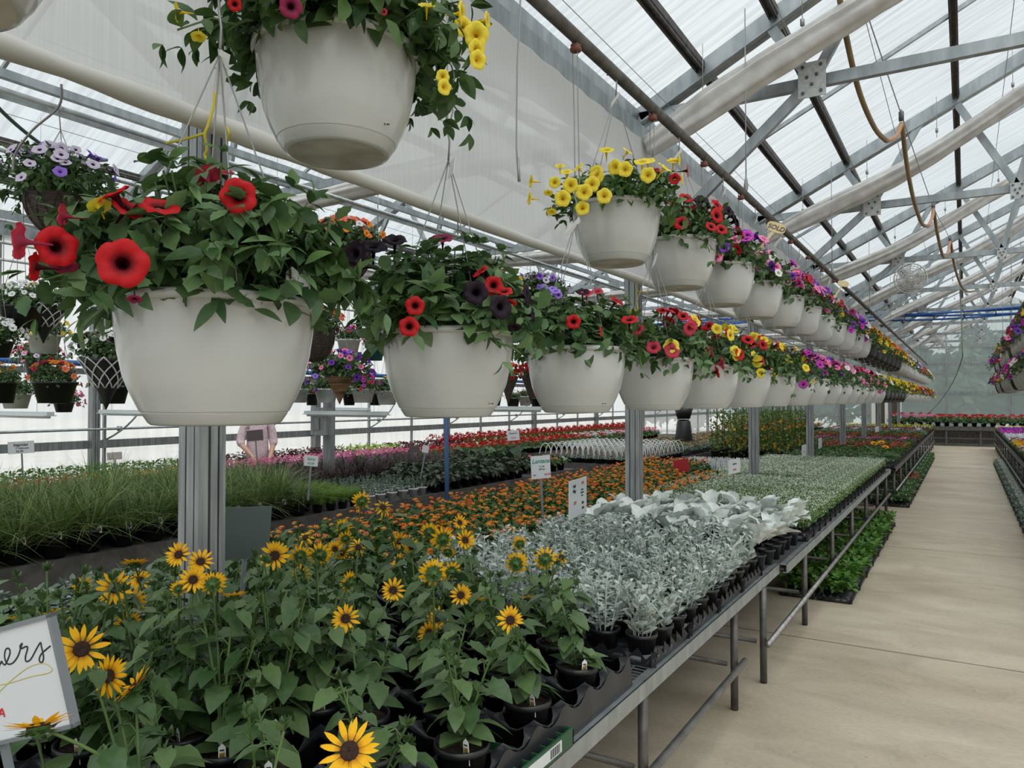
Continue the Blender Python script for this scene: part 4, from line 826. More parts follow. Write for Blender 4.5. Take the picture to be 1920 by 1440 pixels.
def flat_tray(w, d, h, n=9):
    """flat with saw-tooth sides"""
    a = Acc()
    for ax, c, L in ((0, -d / 2, w / 2), (0, d / 2, w / 2), (1, -w / 2, d / 2), (1, w / 2, d / 2)):
        m_ = 2 * max(2, int(n * L * 2 / max(w, d))); V = []
        for k in range(m_ + 1):
            t = -L + 2 * L * k / m_; top = h if k % 2 == 0 else h * .45; s = 1 if c > 0 else -1
            for z, e in ((0, .0), (top, .012 if k % 2 else 0)): V.append((t, c - s * .015 + s * e, z) if ax == 0 else (c - s * .015 + s * e, t, z))
        a.add(V, [(2 * k, 2 * k + 2, 2 * k + 3, 2 * k + 1) for k in range(m_)])
    box(a, (-w / 2 + .01, -d / 2 + .01, 0), (w / 2 - .01, d / 2 - .01, h * .5)); return a
# ---- sunflowers: pots stand in every other hole of the carry trays
def rays_t():
    a = Acc(); lf = leaf_t(.30, 5, -.05, .10, .55)
    for lay, (n, L, tilt, r0) in enumerate(((13, .74, .12, .22), (12, .78, .22, .20))):
        for i in range(n):
            q = 2 * math.pi * (i + .5 * lay) / n + random.uniform(-.08, .08); tl = tilt + random.uniform(-.12, .16); l = L * random.uniform(.88, 1.08)
            d = np.array([math.cos(q) * math.cos(tl), math.sin(q) * math.cos(tl), math.sin(tl)]); X, Y, Z = frame(d, np.array([-math.cos(q) * .3, -math.sin(q) * .3, 1.]))
            a.many(lf, [(math.cos(q) * r0, math.sin(q) * r0, .01 * lay)], [X * l * .82], [Y * l], [Z * l])
    return a
def scaled(a, s): a.V = [v * s for v in a.V]; return a
HR = .05
RAYS = radialmat('sunflower_ray', (.50, .16, .003), (.95, .52, .012), .014, .027, .28)
RAY_ME = [scaled(rays_t(), HR).mesh('ray_petals', RAYS) for _ in range(4)]
def wilt():
    a = Acc(); lf = leaf_t(.26, 5, .5, .25, .5)
    for i in range(15):
        q = 2 * math.pi * i / 15 + random.uniform(-.2, .2); tl = random.uniform(-.9, .5); d = np.array([math.cos(q) * math.cos(tl), math.sin(q) * math.cos(tl), math.sin(tl)])
        X, Y, Z = frame(d, np.array([random.uniform(-.5, .5), random.uniform(-.5, .5), 1.])); l = random.uniform(.55, .85); a.many(lf, [(math.cos(q) * .24, math.sin(q) * .24, 0)], [X * l], [Y * l], [Z * l])
    return scaled(a, HR).mesh('ray_petals', RAYS)
WILT = wilt()
DISKM = mat('sunflower_disc', (.022, .009, .006), .9, 0, (.07, .025, .012), 300, 1.0)
a = Acc(); lathe(a, [(.29 * HR, -.03 * HR), (.31 * HR, .03 * HR), (.28 * HR, .09 * HR), (.2 * HR, .10 * HR), (.1 * HR, .07 * HR), (0.001, .06 * HR)], 20); DISK_ME = a.mesh('seed_disc', DISKM)
SEP = leafmat('sunflower_sepal', (.05, .11, .03), (.10, .19, .05), .15)
a = Acc(); lathe(a, [(.06 * HR, -.32 * HR), (.16 * HR, -.26 * HR), (.30 * HR, -.12 * HR), (.31 * HR, -.02 * HR)], 14)
for i in range(18):
    q = i * 2.4; tl = .15 + .5 * ((i * 7) % 5) / 5; d = np.array([math.cos(q), math.sin(q), -tl + .15]); X, Y, Z = frame(d, np.array([0, 0, -1.])); a.many(LEAF_LOW, [(math.cos(q) * .2 * HR, math.sin(q) * .2 * HR, (-.2 + .01 * i) * HR)], [X * .5 * HR], [Y * .42 * HR], [Z * .4 * HR])
SEP_ME = a.mesh('sepals', SEP)
HEADS = [(153, 1217, 96, 'f'), (215, 1102, 70, 'f'), (203, 1268, 84, 'r'), (253, 1285, 82, 'l'), (248, 1126, 58, 'b'), (240, 1168, 52, 'b'), (252, 1057, 56, 'bu'), (264, 1088, 42, 'f'), (155, 1100, 42, 'b'), (98, 1150, 54, 'bu'), (118, 1182, 56, 'b'), (10, 1163, 48, 'bu'),
 (335, 1040, 52, 'fl'), (376, 1053, 52, 'fu'), (362, 1087, 54, 'f'), (399, 1095, 54, 'b'), (440, 1118, 56, 'bu'), (483, 1130, 40, 'l'), (335, 1104, 34, 'b'), (458, 1020, 44, 'fr'), (515, 1042, 60, 'f'), (536, 1150, 40, 'bu'), (572, 1008, 40, 'w'), (562, 1042, 44, 'b'), (599, 1040, 50, 'b'),
 (563, 1076, 42, 'b'), (628, 1030, 38, 'fr'), (678, 940, 40, 'b'), (718, 951, 40, 'w'), (643, 990, 38, 'b'), (648, 1010, 32, 'b'), (672, 1026, 40, 'w'), (641, 1038, 30, 'f'), (749, 1015, 38, 'fl'), (772, 1026, 36, 'f'), (746, 1052, 38, 'l'), (655, 1092, 46, 'bl'), (737, 1107, 50, 'f'), (648, 1160, 58, 'f'),
 (805, 998, 40, 'b'), (830, 1010, 50, 'b'), (835, 985, 28, 'bu'), (862, 980, 32, 'fr'), (872, 1013, 44, 'fr'), (812, 1075, 60, 'b'), (846, 1072, 44, 'b'), (840, 1035, 32, 'b'), (864, 1116, 46, 'f'), (890, 1126, 50, 'bu'), (882, 1092, 32, 'w'), (820, 1160, 46, 'f'), (804, 1186, 46, 'fl'),
 (968, 1056, 50, 'b'), (974, 1020, 34, 'b'), (1022, 1048, 50, 'b'), (1053, 1045, 34, 'w'), (990, 1122, 34, 'bu'), (957, 1163, 56, 'f'), (655, 1408, 116, 'f'), (72, 1362, 130, 'bu')]
SP = .172; cells = {}
def cell_of(p): return int(round((p[0] + 1.115) / SP)), int(round((p[1] - .95) / SP))
for ci in range(-11, 1):
    for cj in range(0, 11):
        dx_, dy_ = -1.15 + ci * SP - GX, .95 + cj * SP - 1.54
        if ((ci + cj) % 2 == 0 or (math.hypot(dx_, dy_) < .55 and dx_ * .81 - dy_ * .59 > .05)) and not (cj > 9 and ci > -2) and abs(-1.15 + ci * SP - GX) + abs(.95 + cj * SP - 1.54) > .2: cells[(ci, cj)] = []
def cellpos(c): return np.array([-1.15 + c[0] * SP, .95 + c[1] * SP])
hd = []
for u, v, s, f in HEADS:
    zs_ = FPX * 2 * HR * 1.02 / s
    if 325 < u < 450 and v > 1030: zs_ = 2.0 - (1118 - v) * -.001;
    if 325 < u < 450 and v > 1030: hd.append((P(u, v, 2.12 if v < 1060 else 1.98), s * (2.12 if v < 1060 else 1.98) / FPX / 2 / HR, f, u, v)); continue
    zs_ = FPX * 2 * HR * 1.02 / s; zz = FPX * .57 / (v - 750); zc = .5 * zs_ + .5 * zz if v > 900 else zs_
    if zc > 3.6: zc = 3.2 + .2 * (zc - 3.2)
    p = P(u, v, zc)
    for _ in range(30):
        if p[2] < .86: zc *= .97
        elif p[2] > 1.22: zc *= 1.02
        p = P(u, v, zc)
    hd.append((p, s * zc / FPX / 2 / HR, f, u, v))
used = {}
for p, s, f, u, v in hd:
    best = min(cells, key=lambda c: np.hypot(*(cellpos(c) - p[:2])) + .05 * len(cells[c])); cells[best].append((p, s, f, u, v))
ir = np.random.default_rng(11)
def sun_leaves(a, st, mid, end, n, L, r):
    pos = []; D = []; U = []; S = []
    for k in range(n):
        t = .12 + .8 * (k + r.uniform(0, .6)) / n; p = (1 - t) ** 2 * st + 2 * t * (1 - t) * mid + t * t * end; q = k * 2.4 + r.uniform(0, .9); o = np.array([math.cos(q), math.sin(q), 0])
        pl = p + o * L * .38 + np.array([0, 0, .018]); tube(a, [p, (p + pl) / 2 + [0, 0, .012], pl], .0022, 4, 1, False)
        pos.append(pl); D.append(o + np.array([0, 0, r.uniform(-.5, .15)])); U.append(np.array([o[0] * .3, o[1] * .3, 1]) + r.normal(size=3) * .2); S.append(L * r.uniform(.75, 1.2) * (1.1 - .45 * t))
    X, Y, Z = frame(np.array(D), np.array(U)); S = np.array(S)[:, None]; a.many(LEAF_SUN, np.array(pos), X * S, Y * S, Z * S, 0)
cnt = 0
rows_ = {}
for c in sorted(cells, key=lambda c: (c[1], -c[0])):
    x, y = cellpos(c); heads = cells[c]; cnt += 1; o = np.array([x, y, PH + .012]); nh = len(heads)
    place = '%s pot from the aisle, %s row from the near end' % (ordw(-c[0] + 1), ordw(c[1] + 1))
    lb = 'potted sunflower with %s, %s' % ({0: 'no open bloom', 1: 'one bloom', 2: 'two blooms', 3: 'three blooms'}.get(nh, 'many blooms'), place.replace('pot from', 'place from')) if True else ''
    lb = ' '.join(lb.split()[:16])
    t = empty('potted_sunflower', tuple(o), lb, 'sunflower', 'potted sunflowers on the near bench')
    part('pot', POT6, t); part('soil', SOIL6, t)
    tg = part('plant_tag', TAG6, t, (.045, -.04, .10), rot=(.1, 0, ir.uniform(-.3, .9)))
    a = Acc(); base = o + [0, 0, .115]
    for p, s, f, u, v in heads:
        st = base + [ir.uniform(-.01, .01), ir.uniform(-.01, .01), 0]; neck = p - [0, 0, .02]; mid = np.array([st[0] * .75 + p[0] * .25, st[1] * .75 + p[1] * .25, st[2] * .45 + p[2] * .55])
        end = p; c_ = bez(st, mid, end, 9); tube(a, c_, np.linspace(.0045, .0026, 9), 6, 1, False); sun_leaves(a, st, mid, end, 9 if c[1] > 4 or c[0] < -4 else 6, .085, ir)
    open_ = c[1] < 5 and -8 < c[0] < 0 and math.hypot(x - GX, y - 1.54) > .55
    nearpost = math.hypot(x - GX, y - 1.54) < .45 and (x - GX) * .81 - (y - 1.54) * .59 > .08
    for k in range(7 if nearpost else 1 if open_ else 3 if nh == 0 else 2):
        q = ir.uniform(0, 6.28); end = base + [.08 * math.cos(q), .08 * math.sin(q), ir.uniform(.22, .44) if nearpost else ir.uniform(.14, .30)]; mid = (base + end) / 2 + [0, 0, .03]; tube(a, bez(base, mid, end, 6), .003, 5, 1, False); sun_leaves(a, base, mid, end, 6 if open_ else 8, .085, ir)
        # bud
        X, Y, Z = frame(nrm(ir.normal(size=(9, 3)) * .5 + [0, 0, 1]), ir.normal(size=(9, 3))); a.many(LEAF_LOW, np.tile(end, (9, 1)), X * .03, Y * .03, Z * .03, 0)
    for k in range(2 if open_ else 5):
        q = ir.uniform(0, 6.28); d = np.array([[math.cos(q), math.sin(q), .5]]); X, Y, Z = frame(d, np.array([[0, 0, 1.]])); L = ir.uniform(.07, .11); a.many(LEAF_SUN, [base + [0, 0, ir.uniform(0, .05)]], X * L, Y * L, Z * L, 0)
    part('stems_and_leaves', a.mesh('stems_and_leaves', [LEAFS, STEM], o), t)
    for p, s, f, u, v in heads:
        d = nrm(CAM - p); dz = np.array([0, 0, 1.])
        Zd = {'f': d + .25 * dz, 'fu': d + .6 * dz, 'fl': d - .5 * RT + .3 * dz, 'fr': d + .6 * RT + .4 * dz, 'b': -d * .85 + .35 * dz + RT * ir.uniform(-.5, .5), 'bl': -d * .5 - RT * .8 + .3 * dz, 'bu': dz - d * .35, 'l': d * .25 - RT * .7 + .55 * dz, 'r': RT * .9 + d * .35 + .15 * dz, 'w': d * .5 + dz * .4 + RT * ir.uniform(-.5, .5)}[f]
        h = part('flower_head', WILT if f == 'w' else RAY_ME[ir.integers(0, 4)], t); setframe(h, p - o, Zd, ir.uniform(0, 6), s)
        part('seed_disc', DISK_ME, h); part('sepals', SEP_ME, h)
# their trays
CT = carry_tray(3, 2, SP).mesh('carry_tray', TRAYB)
for i, cx in enumerate((-1.15 - SP * 1, -1.15 - SP * 4, -1.15 - SP * 7, -1.15 - SP * 10)):
    for j in range(6):
        if j == 5 and i == 0: continue
        solo('carry_tray', CT, (cx, .95 + SP * (.5 + 2 * j), PH + .004), 'black carry tray under the sunflowers, %s from the aisle, %s row' % (ordw(i + 1), ordw(j + 1)), 'plant tray', 'black carry trays under the sunflowers')
# ---- generic bench plants
def put_plants(name, cat, xs, ys, root, parts, labels, group, z=PH + .004, jit=.012, zrot=True, skip=None, sj=.12):
    k = 0
    for i, x in enumerate(xs):
        for j, y in enumerate(ys):
            if skip and skip(x, y, i, j): continue
            rz = random.uniform(0, 6.28) if zrot else 0
            o = solo(name, root, (x + random.uniform(-jit, jit), y + random.uniform(-jit, jit), z), labels(i, j), cat, group, rz=rz)
            s = random.uniform(1 - sj, 1 + sj)
            for nm, ms, dz in parts:
                part(nm, ms[random.randrange(len(ms))], o, (0, 0, dz), scale=s)
            k += 1
    return k
def rosette(seed, n, L, lf, mats, h=.04, spread=.05, up=.6, jit=.3, z0=.08):
    r = np.random.default_rng(seed); q = np.arange(n) * 2.4 + r.uniform(0, .5, n); e = np.sqrt((np.arange(n) + .5) / n); el = up * (1.2 - e) + r.normal(size=n) * .15
    d = np.stack([np.cos(q), np.sin(q), el], 1); ps = np.stack([np.cos(q) * spread * e, np.sin(q) * spread * e, z0 + h * (1 - e * .8)], 1); X, Y, Z = frame(d, np.array([0, 0, 1.]) + r.normal(size=(n, 3)) * jit)
    s = (L * r.uniform(.75, 1.15, n))[:, None]; a = Acc(); a.many(lf, ps, X * s, Y * s, Z * s); return a
def bush(seed, n, L, lf, R, H, z0=.07, mati=0, a=None, jit=.4, lo=.35):
    r = np.random.default_rng(seed); a = a or Acc(); q = r.uniform(0, 6.28, n); e = r.uniform(0, 1, n) ** .5; sh = r.uniform(lo, 1, n)
    ps = np.stack([R * e * np.cos(q), R * e * np.sin(q), z0 + H * np.sqrt(1 - e * e * .8) * sh], 1)
    d = np.stack([np.cos(q) * (.3 + e), np.sin(q) * (.3 + e), .3 - .3 * e], 1) + r.normal(size=(n, 3)) * .5; up = np.stack([np.cos(q) * e * .5, np.sin(q) * e * .5, np.ones(n)], 1) + r.normal(size=(n, 3)) * jit
    X, Y, Z = frame(d, up); s = (L * r.uniform(.7, 1.2, n))[:, None]; a.many(lf, ps, X * s, Y * s, Z * s, mati); return a
def sprig(seed, ns, H, K, L, lf, R=.05, z0=.08, lean=.35, mi=0):
    """upright leafy stems"""
    r = np.random.default_rng(seed); a = Acc(); ps = []; D = []; U = []; S = []
    for i in range(ns):
        q = r.uniform(0, 6.28); b = np.array([R * .4 * math.cos(q), R * .4 * math.sin(q), z0]); h = H * r.uniform(.7, 1.1); e = b + [lean * h * math.cos(q) * r.uniform(.3, 1), lean * h * math.sin(q) * r.uniform(.3, 1), h]
        tube(a, [b, (b + e) / 2 + [0, 0, .01], e], .0025, 4, mi, False)
        for k in range(K):
            t = .1 + .9 * k / K; p = b + (e - b) * t; w = k * 2.4 + i; o = np.array([math.cos(w), math.sin(w), .45]); ps.append(p); D.append(o); U.append(np.array([-o[0] * .4, -o[1] * .4, 1.]) + r.normal(size=3) * .25); S.append(L * r.uniform(.8, 1.15) * (1 - .35 * t))
    X, Y, Z = frame(np.array(D), np.array(U)); S = np.array(S)[:, None]; a.many(lf, np.array(ps), X * S, Y * S, Z * S, mi); return a
# silver plants
SILV = [sprig(60 + i, 10, .21, 14, .056, LEAF_LOBED, .08, .09, .42).mesh('silver_foliage', SILVER) for i in range(3)] + [sprig(64 + i, 9, .19, 11, .054, LEAF_SPOON, .08, .09, .42).mesh('silver_foliage', SILVER) for i in range(2)]
POTS = pot_acc(.062, .11, .004, 18).mesh('pot', POTB)
xs = [-1.12 - .165 * i for i in range(8)]; ys = [2.86 + .167 * j for j in range(11)]
put_plants('silver_plant', 'silver plant', xs, ys, POTS, [('silver_foliage', SILV, 0)], lambda i, j: 'small lacy silver plant in black pot, %s from the aisle, %s row past the sunflowers' % (ordw(i + 1), ordw(j + 1)), 'lacy silver plants')
ST = flat_tray(.305, .45, .07, 6).mesh('tray', TRAYB)
for i in range(4):
    for j in range(4):
        solo('pot_tray', ST, (-1.195 - .31 * i, 3.01 + .456 * j, PH + .002), 'black tray under the lacy silver plants, %s from the aisle, %s row' % (ordw(i + 1), ordw(j + 1)), 'plant tray', 'trays under the silver plants')
ANG = []
for i in range(3):
    r = np.random.default_rng(80 + i); n = 11; q = np.arange(n) * 2.4; el = np.linspace(1.9, .35, n); d = np.stack([np.cos(q), np.sin(q), el], 1); X, Y, Z = frame(d, np.stack([-np.cos(q), -np.sin(q), np.full(n, .8)], 1)); s = (r.uniform(.12, .185, n))[:, None]
    a = Acc(); d = nrm(d + r.normal(size=(n, 3)) * .3); X, Y, Z = frame(d, np.stack([-np.cos(q), -np.sin(q), np.full(n, .8)], 1)); a.many(cup_t(.58, 8, .32, .55, .6, .05), np.stack([np.cos(q) * .012, np.sin(q) * .012, .09 + .03 * (1 - np.arange(n) / n)], 1), X * s, Y * s, Z * s); ANG.append(a.mesh('felted_leaves', ANGEL))
xs = [-1.10 - .19 * i for i in range(7)]; ys = [4.76 + .185 * j for j in range(6)]
put_plants('angel_wing_plant', 'white leaved plant', xs, ys, POT4, [('felted_leaves', ANG, .06)], lambda i, j: 'broad white felt-leaved plant, %s from the aisle, %s row behind the lacy silver plants' % (ordw(i + 1), ordw(j + 1)), 'broad white felt-leaved plants', sj=.1)
# extra silver by the left of the white felt plants fades into lantana; lantana fills the far half of the bench
LANF = [bush(90 + i, 110, .048, LEAF_MID, .125, .15, .075).mesh('lantana_leaves', LEAFG) for i in range(3)]
LO = leafmat('lantana_orange', (.78, .16, .015), (.85, .32, .03), .1, .7); LR = leafmat('lantana_red', (.60, .03, .02), (.75, .09, .02), .1, .7); LY = leafmat('lantana_yellow', (.8, .33, .03), (.85, .45, .06), .1, .7); LP = leafmat('lantana_pink', (.62, .08, .12), (.75, .20, .12), .1, .7)
def umbels(seed, n, R, H, s, z0, mats, nm, t=UMBEL, lo=0, squash=1.0):
    r = np.random.default_rng(seed); a = Acc(); q = r.uniform(0, 6.28, n); e = r.uniform(lo, 1, n) ** .5; ps = np.stack([R * e * np.cos(q), R * squash * e * np.sin(q), z0 + H * np.sqrt(1 - .7 * e * e) * r.uniform(.9, 1.12, n)], 1)
    d = np.stack([np.cos(q) * e * .6, np.sin(q) * e * .6, np.ones(n)], 1); X, Y, Z = faceframe(d, r); S = (s * r.uniform(.7, 1.15, n))[:, None]; m = r.integers(0, len(mats), n); a.many(t, ps, X * S, Y * S, Z * S, m); return a.mesh(nm, mats)
LANFL = [umbels(100 + i, 6, .11, .16, .0185, .085, [[LO, LY], [LO, LR], [LO, LO, LY], [LO, LP]][i % 4], 'lantana_flowers') for i in range(8)]
xs = [-2.42 - .215 * i for i in range(7)]; ys = [2.95 + .215 * j for j in range(34)]
POT5 = pot_acc(.062, .11, .004, 12).mesh('pot', POTB)
put_plants('potted_lantana', 'lantana', xs, ys, POT5, [('leaves', LANF, 0)], lambda i, j: 'orange lantana in black pot, %s from the post row, %s row from the near end' % (ordw(i + 1), ordw(j + 1)), 'orange lantanas', skip=lambda x, y, i, j: (y > 8.4 and i < 3) or any(abs(x - GX) < .15 and abs(y - q) < .2 for q in TR))
UMB = {}
for nm, mm in (('orange', [LO, LO]), ('golden', [LY, LO]), ('red', [LR, LO]), ('pink', [LP, LY])):
    a = Acc(); i = np.arange(16) + .5; ph = np.arccos(1 - i / 16 * .95); th = i * 2.39996; d = np.stack([np.sin(ph) * np.cos(th), np.sin(ph) * np.sin(th), np.cos(ph)], 1); X, Y, Z = faceframe(d)
    a.many(STAR, d * np.array([1, 1, .55]), X * .34, Y * .34, Z * .34, (np.arange(16) > 8).astype(int)); a.V = [v * .0185 for v in a.V]; UMB[nm] = a.mesh('flower_cluster', mm)
for o in [q for q in COL.objects if q.name.startswith('potted_lantana')]:
    near = o.location.y < 3.7; n = random.randrange(2, 5) if near else random.randrange(5, 8); kinds = ['pink', 'orange', 'golden', 'pink'] if near else ['orange', 'orange', 'golden', 'red', 'orange', 'golden', 'pink' if o.location.y < 5 else 'red']
    for k in range(n):
        q = random.uniform(0, 6.28); e = random.random() ** .5; part('flower_cluster', UMB[random.choice(kinds)], o, (.115 * e * math.cos(q), .115 * e * math.sin(q), .088 + .165 * math.sqrt(1 - .6 * e * e) * random.uniform(.92, 1.1)), rot=(random.uniform(-.4, .4), random.uniform(-.4, .4), q), scale=random.uniform(.75, 1.2))
# lantana without flowers, near left; tags
BASF = [bush(120 + i, 120, .05, LEAF_MID, .12, .14, .075, jit=.3).mesh('leaves', LEAFG) for i in range(2)]
xs = [-3.2 - .22 * i for i in range(4)]; ys = [2.0, 2.22, 2.44, 2.66]
TW = leafmat('white_label_print', (.70, .71, .72), (.84, .85, .85), .05, .5, .3)
def tags_on(a, n, R, z0, h, w, seed, mi=1):
    r = np.random.default_rng(seed); q = r.uniform(0, 6.28, n); e = r.uniform(.2, 1, n) ** .5; X = np.stack([np.full(n, 1.), r.uniform(-.8, .3, n), np.zeros(n)], 1) * w; Y = np.stack([r.normal(size=n) * .15, r.normal(size=n) * .15, np.ones(n)], 1) * h
    a.many(T([(-.5, 0, 0), (.5, 0, 0), (.5, .8, 0), (.25, 1, 0), (-.25, 1, 0), (-.5, .8, 0)], [tuple(range(6))]), np.stack([R * e * np.cos(q), R * e * np.sin(q), np.full(n, z0)], 1), X, Y, np.cross(X, Y) * 0 + [0, 0, 1.], mi)
xs = [-3.02 - .15 * i for i in range(7)]; ys = [1.45 + .16 * j for j in range(7)]
put_plants('tagged_plug', 'seedling', xs, ys, POT4, [('leaves', [bush(130 + i, 26, .05, LEAF_MID, .06, .06, .08).mesh('leaves', MUTED) for i in range(2)], 0), ('plant_tag', [TAG4], .075)], lambda i, j: 'low grey-green seedling with a white barcode tag, %s from the left bench edge, %s row' % (ordw(7 - i), ordw(j + 1)), 'tagged seedlings left of the sunflowers')
# fine grass clumps along the far left edge of the near bench
def tuft(seed, n, L, w, spread, lean, mats, z0=.08, curl=.5, R=.03):
    r = np.random.default_rng(seed); a = Acc()
    for i in range(n):
        q = r.uniform(0, 6.28); b = np.array([R * math.cos(q) * r.uniform(), R * math.sin(q) * r.uniform(), z0]); l = L * r.uniform(.55, 1.1); le = lean * r.uniform(.15, 1); o = np.array([math.cos(q), math.sin(q), 0]); sd = np.array([-math.sin(q), math.cos(q), 0])
        V = []
        for k in range(6):
            t = k / 5; p = b + o * l * le * t ** (1 + curl) + np.array([0, 0, l * (t - .5 * curl * le * t ** 3)]); ww = w * (1 - t ** 1.6) + .0004; V += [p - sd * ww / 2, p + sd * ww / 2]
        a.add(V, [(2 * k, 2 * k + 1, 2 * k + 3, 2 * k + 2) for k in range(5)])
    return a
FINE = [tuft(140 + i, 130, .17, .0028, .1, .9, None, .06, .8, .05).mesh('blades', GRASS) for i in range(2)]
xs = [-2.62 - .17 * i for i in range(8)]; ys = [2.62 + .17 * j for j in range(2)]
put_plants('fine_grass', 'grass', xs, ys, POT4, [('blades', FINE, 0)], lambda i, j: 'small pot of fine grass beside the tagged seedlings, %s from the post, %s row' % (ordw(i + 1), ordw(j + 1)), 'small fine grasses')
# white-flowered flats
FLW, FLD = .53, .27
FT = flat_tray(FLW, FLD, .075, 10).mesh('tray', TRAYB)
EUL = leafmat('fine_green_leaf', (.07, .15, .03), (.17, .28, .07), .3); EUW = leafmat('tiny_white_bloom', (.60, .66, .52), (.80, .84, .74), .2, .8)
def carpet(seed, n, L, lf, w, d, z0, h, mi=0, up=.4, a=None, jit=.5):
    r = np.random.default_rng(seed); a = a or Acc(); ps = np.stack([r.uniform(-w / 2, w / 2, n), r.uniform(-d / 2, d / 2, n), z0 + h * r.uniform(.3, 1, n)], 1); ps[:, 2] += .012 * np.sin(ps[:, 0] * 25 + seed) * np.cos(ps[:, 1] * 30)
    D = r.normal(size=(n, 3)) * [1, 1, .5] + [0, 0, up]; X, Y, Z = frame(D, np.array([0, 0, 1.]) + r.normal(size=(n, 3)) * jit); s = (L * r.uniform(.7, 1.25, n))[:, None]; a.many(lf, ps, X * s, Y * s, Z * s, mi); return a
EUF = [carpet(150 + i, 1500, .026, LEAF_LOW, .54, .28, .06, .12, up=.9).mesh('fine_leaves', EUL) for i in range(2)]
def dots(seed, n, s, w, d, z0, h, mats, nm, t=DOT):
    r = np.random.default_rng(seed); a = Acc(); ps = np.stack([r.uniform(-w / 2, w / 2, n), r.uniform(-d / 2, d / 2, n), z0 + h * r.uniform(.55, 1.12, n)], 1); ps[:, 2] += .012 * np.sin(ps[:, 0] * 25 + seed) * np.cos(ps[:, 1] * 30)
    X, Y, Z = faceframe(r.normal(size=(n, 3)) * .5 + [0, -.2, 1], r); S = (s * r.uniform(.6, 1.3, n))[:, None]; a.many(t, ps, X * S, Y * S, Z * S, r.integers(0, len(mats), n)); return a.mesh(nm, mats)
EUD = [dots(160 + i, 1500 if i < 2 else 2800, .0042, .55, .28, .06, .135, [EUW], 'tiny_blooms') for i in range(3)]
def flats(name, cat, x0, nx, y0, ny, tray, fol, flo, labels, group, px=FLW + .012, py=FLD + .012, z=PH + .004, zr=False, skip=None):
    for i in range(nx):
        for j in range(ny):
            x, y = x0 - px * i, y0 + py * j
            if skip and skip(x, y): continue
            o = solo(name, tray, (x, y, z), labels(i, j), cat, group)
            part('foliage', fol[random.randrange(len(fol))], o, rot=(0, 0, random.choice((0, math.pi))))
            if flo: part('flowers', flo(i, j)[0] if callable(flo) else flo[random.randrange(len(flo))], o, rot=(0, 0, random.choice((0, math.pi))))
atpost = lambda x, y: abs(x - GX) < .31 and any(abs(y - q) < .2 for q in TR)
for lo_, hi_, nm, dens in ((0, 7, 'sparse', EUD[:2]), (7, 22, 'dense', EUD[2:])):
    flats('white_flower_flat', 'flat of seedlings', -1.265, 3, 5.98 + lo_ * .282, hi_ - lo_, FT, EUF, dens, lambda i, j, lo_=lo_: 'flat of tiny white blooms, %s from aisle, %s row behind felt-leaved plants' % (ordw(i + 1), ordw(j + 1 + lo_)), 'white-flowered flats', skip=atpost)
# yellow daisy pot at the joint, leafy greens behind
DAISY = [rosette(170, 26, .17, leaf_t(.2, 5, .5, .1), None, .04, .03, .9, z0=.12).mesh('strap_leaves', LEAF2)]
o = empty('potted_daisy', (-1.08, 12.2, PH + .004), 'leafy pot with yellow blooms at the bench joint beside the aisle', 'potted plant'); part('pot', POT6, o, scale=1.25); part('strap_leaves', DAISY[0], o, scale=1.5)
for i, (dx, dy, dz) in enumerate(((.02, 0, .42), (-.08, .05, .40), (.07, .02, .35))):
    h = part('flower_head', RAY_ME[i], o, scale=1.1); setframe(h, (dx, dy, dz), (.1 * i, -.4, 1), i, 1.2); part('seed_disc', DISK_ME, h)
    a = Acc(); tube(a, [(0, 0, .15), (dx * .6, dy, dz * .6), (dx, dy, dz - .01)], .003, 5, 0); part('stem', a.mesh('stem', STEM), o)
# far bench: bands of bedding flats
def petalset(cols): return [petal(c) for c in cols]
GRN = {k: [carpet(180 + j + 7 * i, 260, .05, LEAF_LOW, .56, .42, .05, .12, jit=.4).mesh('foliage', m) for i in range(2)] for j, (k, m) in enumerate((('mid', LEAFG), ('bright', LEAFB), ('muted', MUTED), ('lime', LIME), ('plum', COLEUS), ('leaf2', LEAF2)))}
FT2 = flat_tray(.55, .41, .075, 10).mesh('tray', TRAYB)
def bandflow(cols, n=70, s=.016, h=.15): return [dots(200 + n + len(cols), n, s, .55, .42, .05, h, petalset(cols), 'flowers', STAR)]
bands = [('leaf2', None, 'bright leafy seedlings', 3), ('mid', None, 'dark leafy seedlings', 3), ('mid', ['rose', 'coral'], 'coral red flowers', 4), ('mid', None, 'plain green seedlings', 3), ('mid', ['pink', 'magenta'], 'pink flowers', 2), ('plum', None, 'dark foliage', 2), ('mid', ['red'], 'scattered red flowers', 3), ('mid', None, 'green seedlings', 4), ('muted', None, 'grey-green seedlings', 3),
         ('mid', ['lilac', 'rose'], 'pale pink flowers', 3), ('plum', ['rose'], 'wine foliage', 2), ('mid', ['white'], 'white flowers', 3), ('bright', ['yellow'], 'yellow flowers', 5)]
y = 13.14; bi = 0
for fk, cols, desc, nr in bands:
    fl = bandflow(cols, 75, .018) if cols else None
    flats('bedding_flat', 'flat of seedlings', -1.22, 3 if y < 16.5 else 5, y, nr, FT2, GRN[fk], fl, lambda i, j, desc=desc: 'flat of %s, %s from aisle, %s row of its band' % (desc, ordw(i + 1), ordw(j + 1)), 'bedding flats with ' + desc, .56, .42, skip=lambda x, y: abs(x - GX) < .33 and any(abs(y - q) < .27 for q in TR))
    y += nr * .42
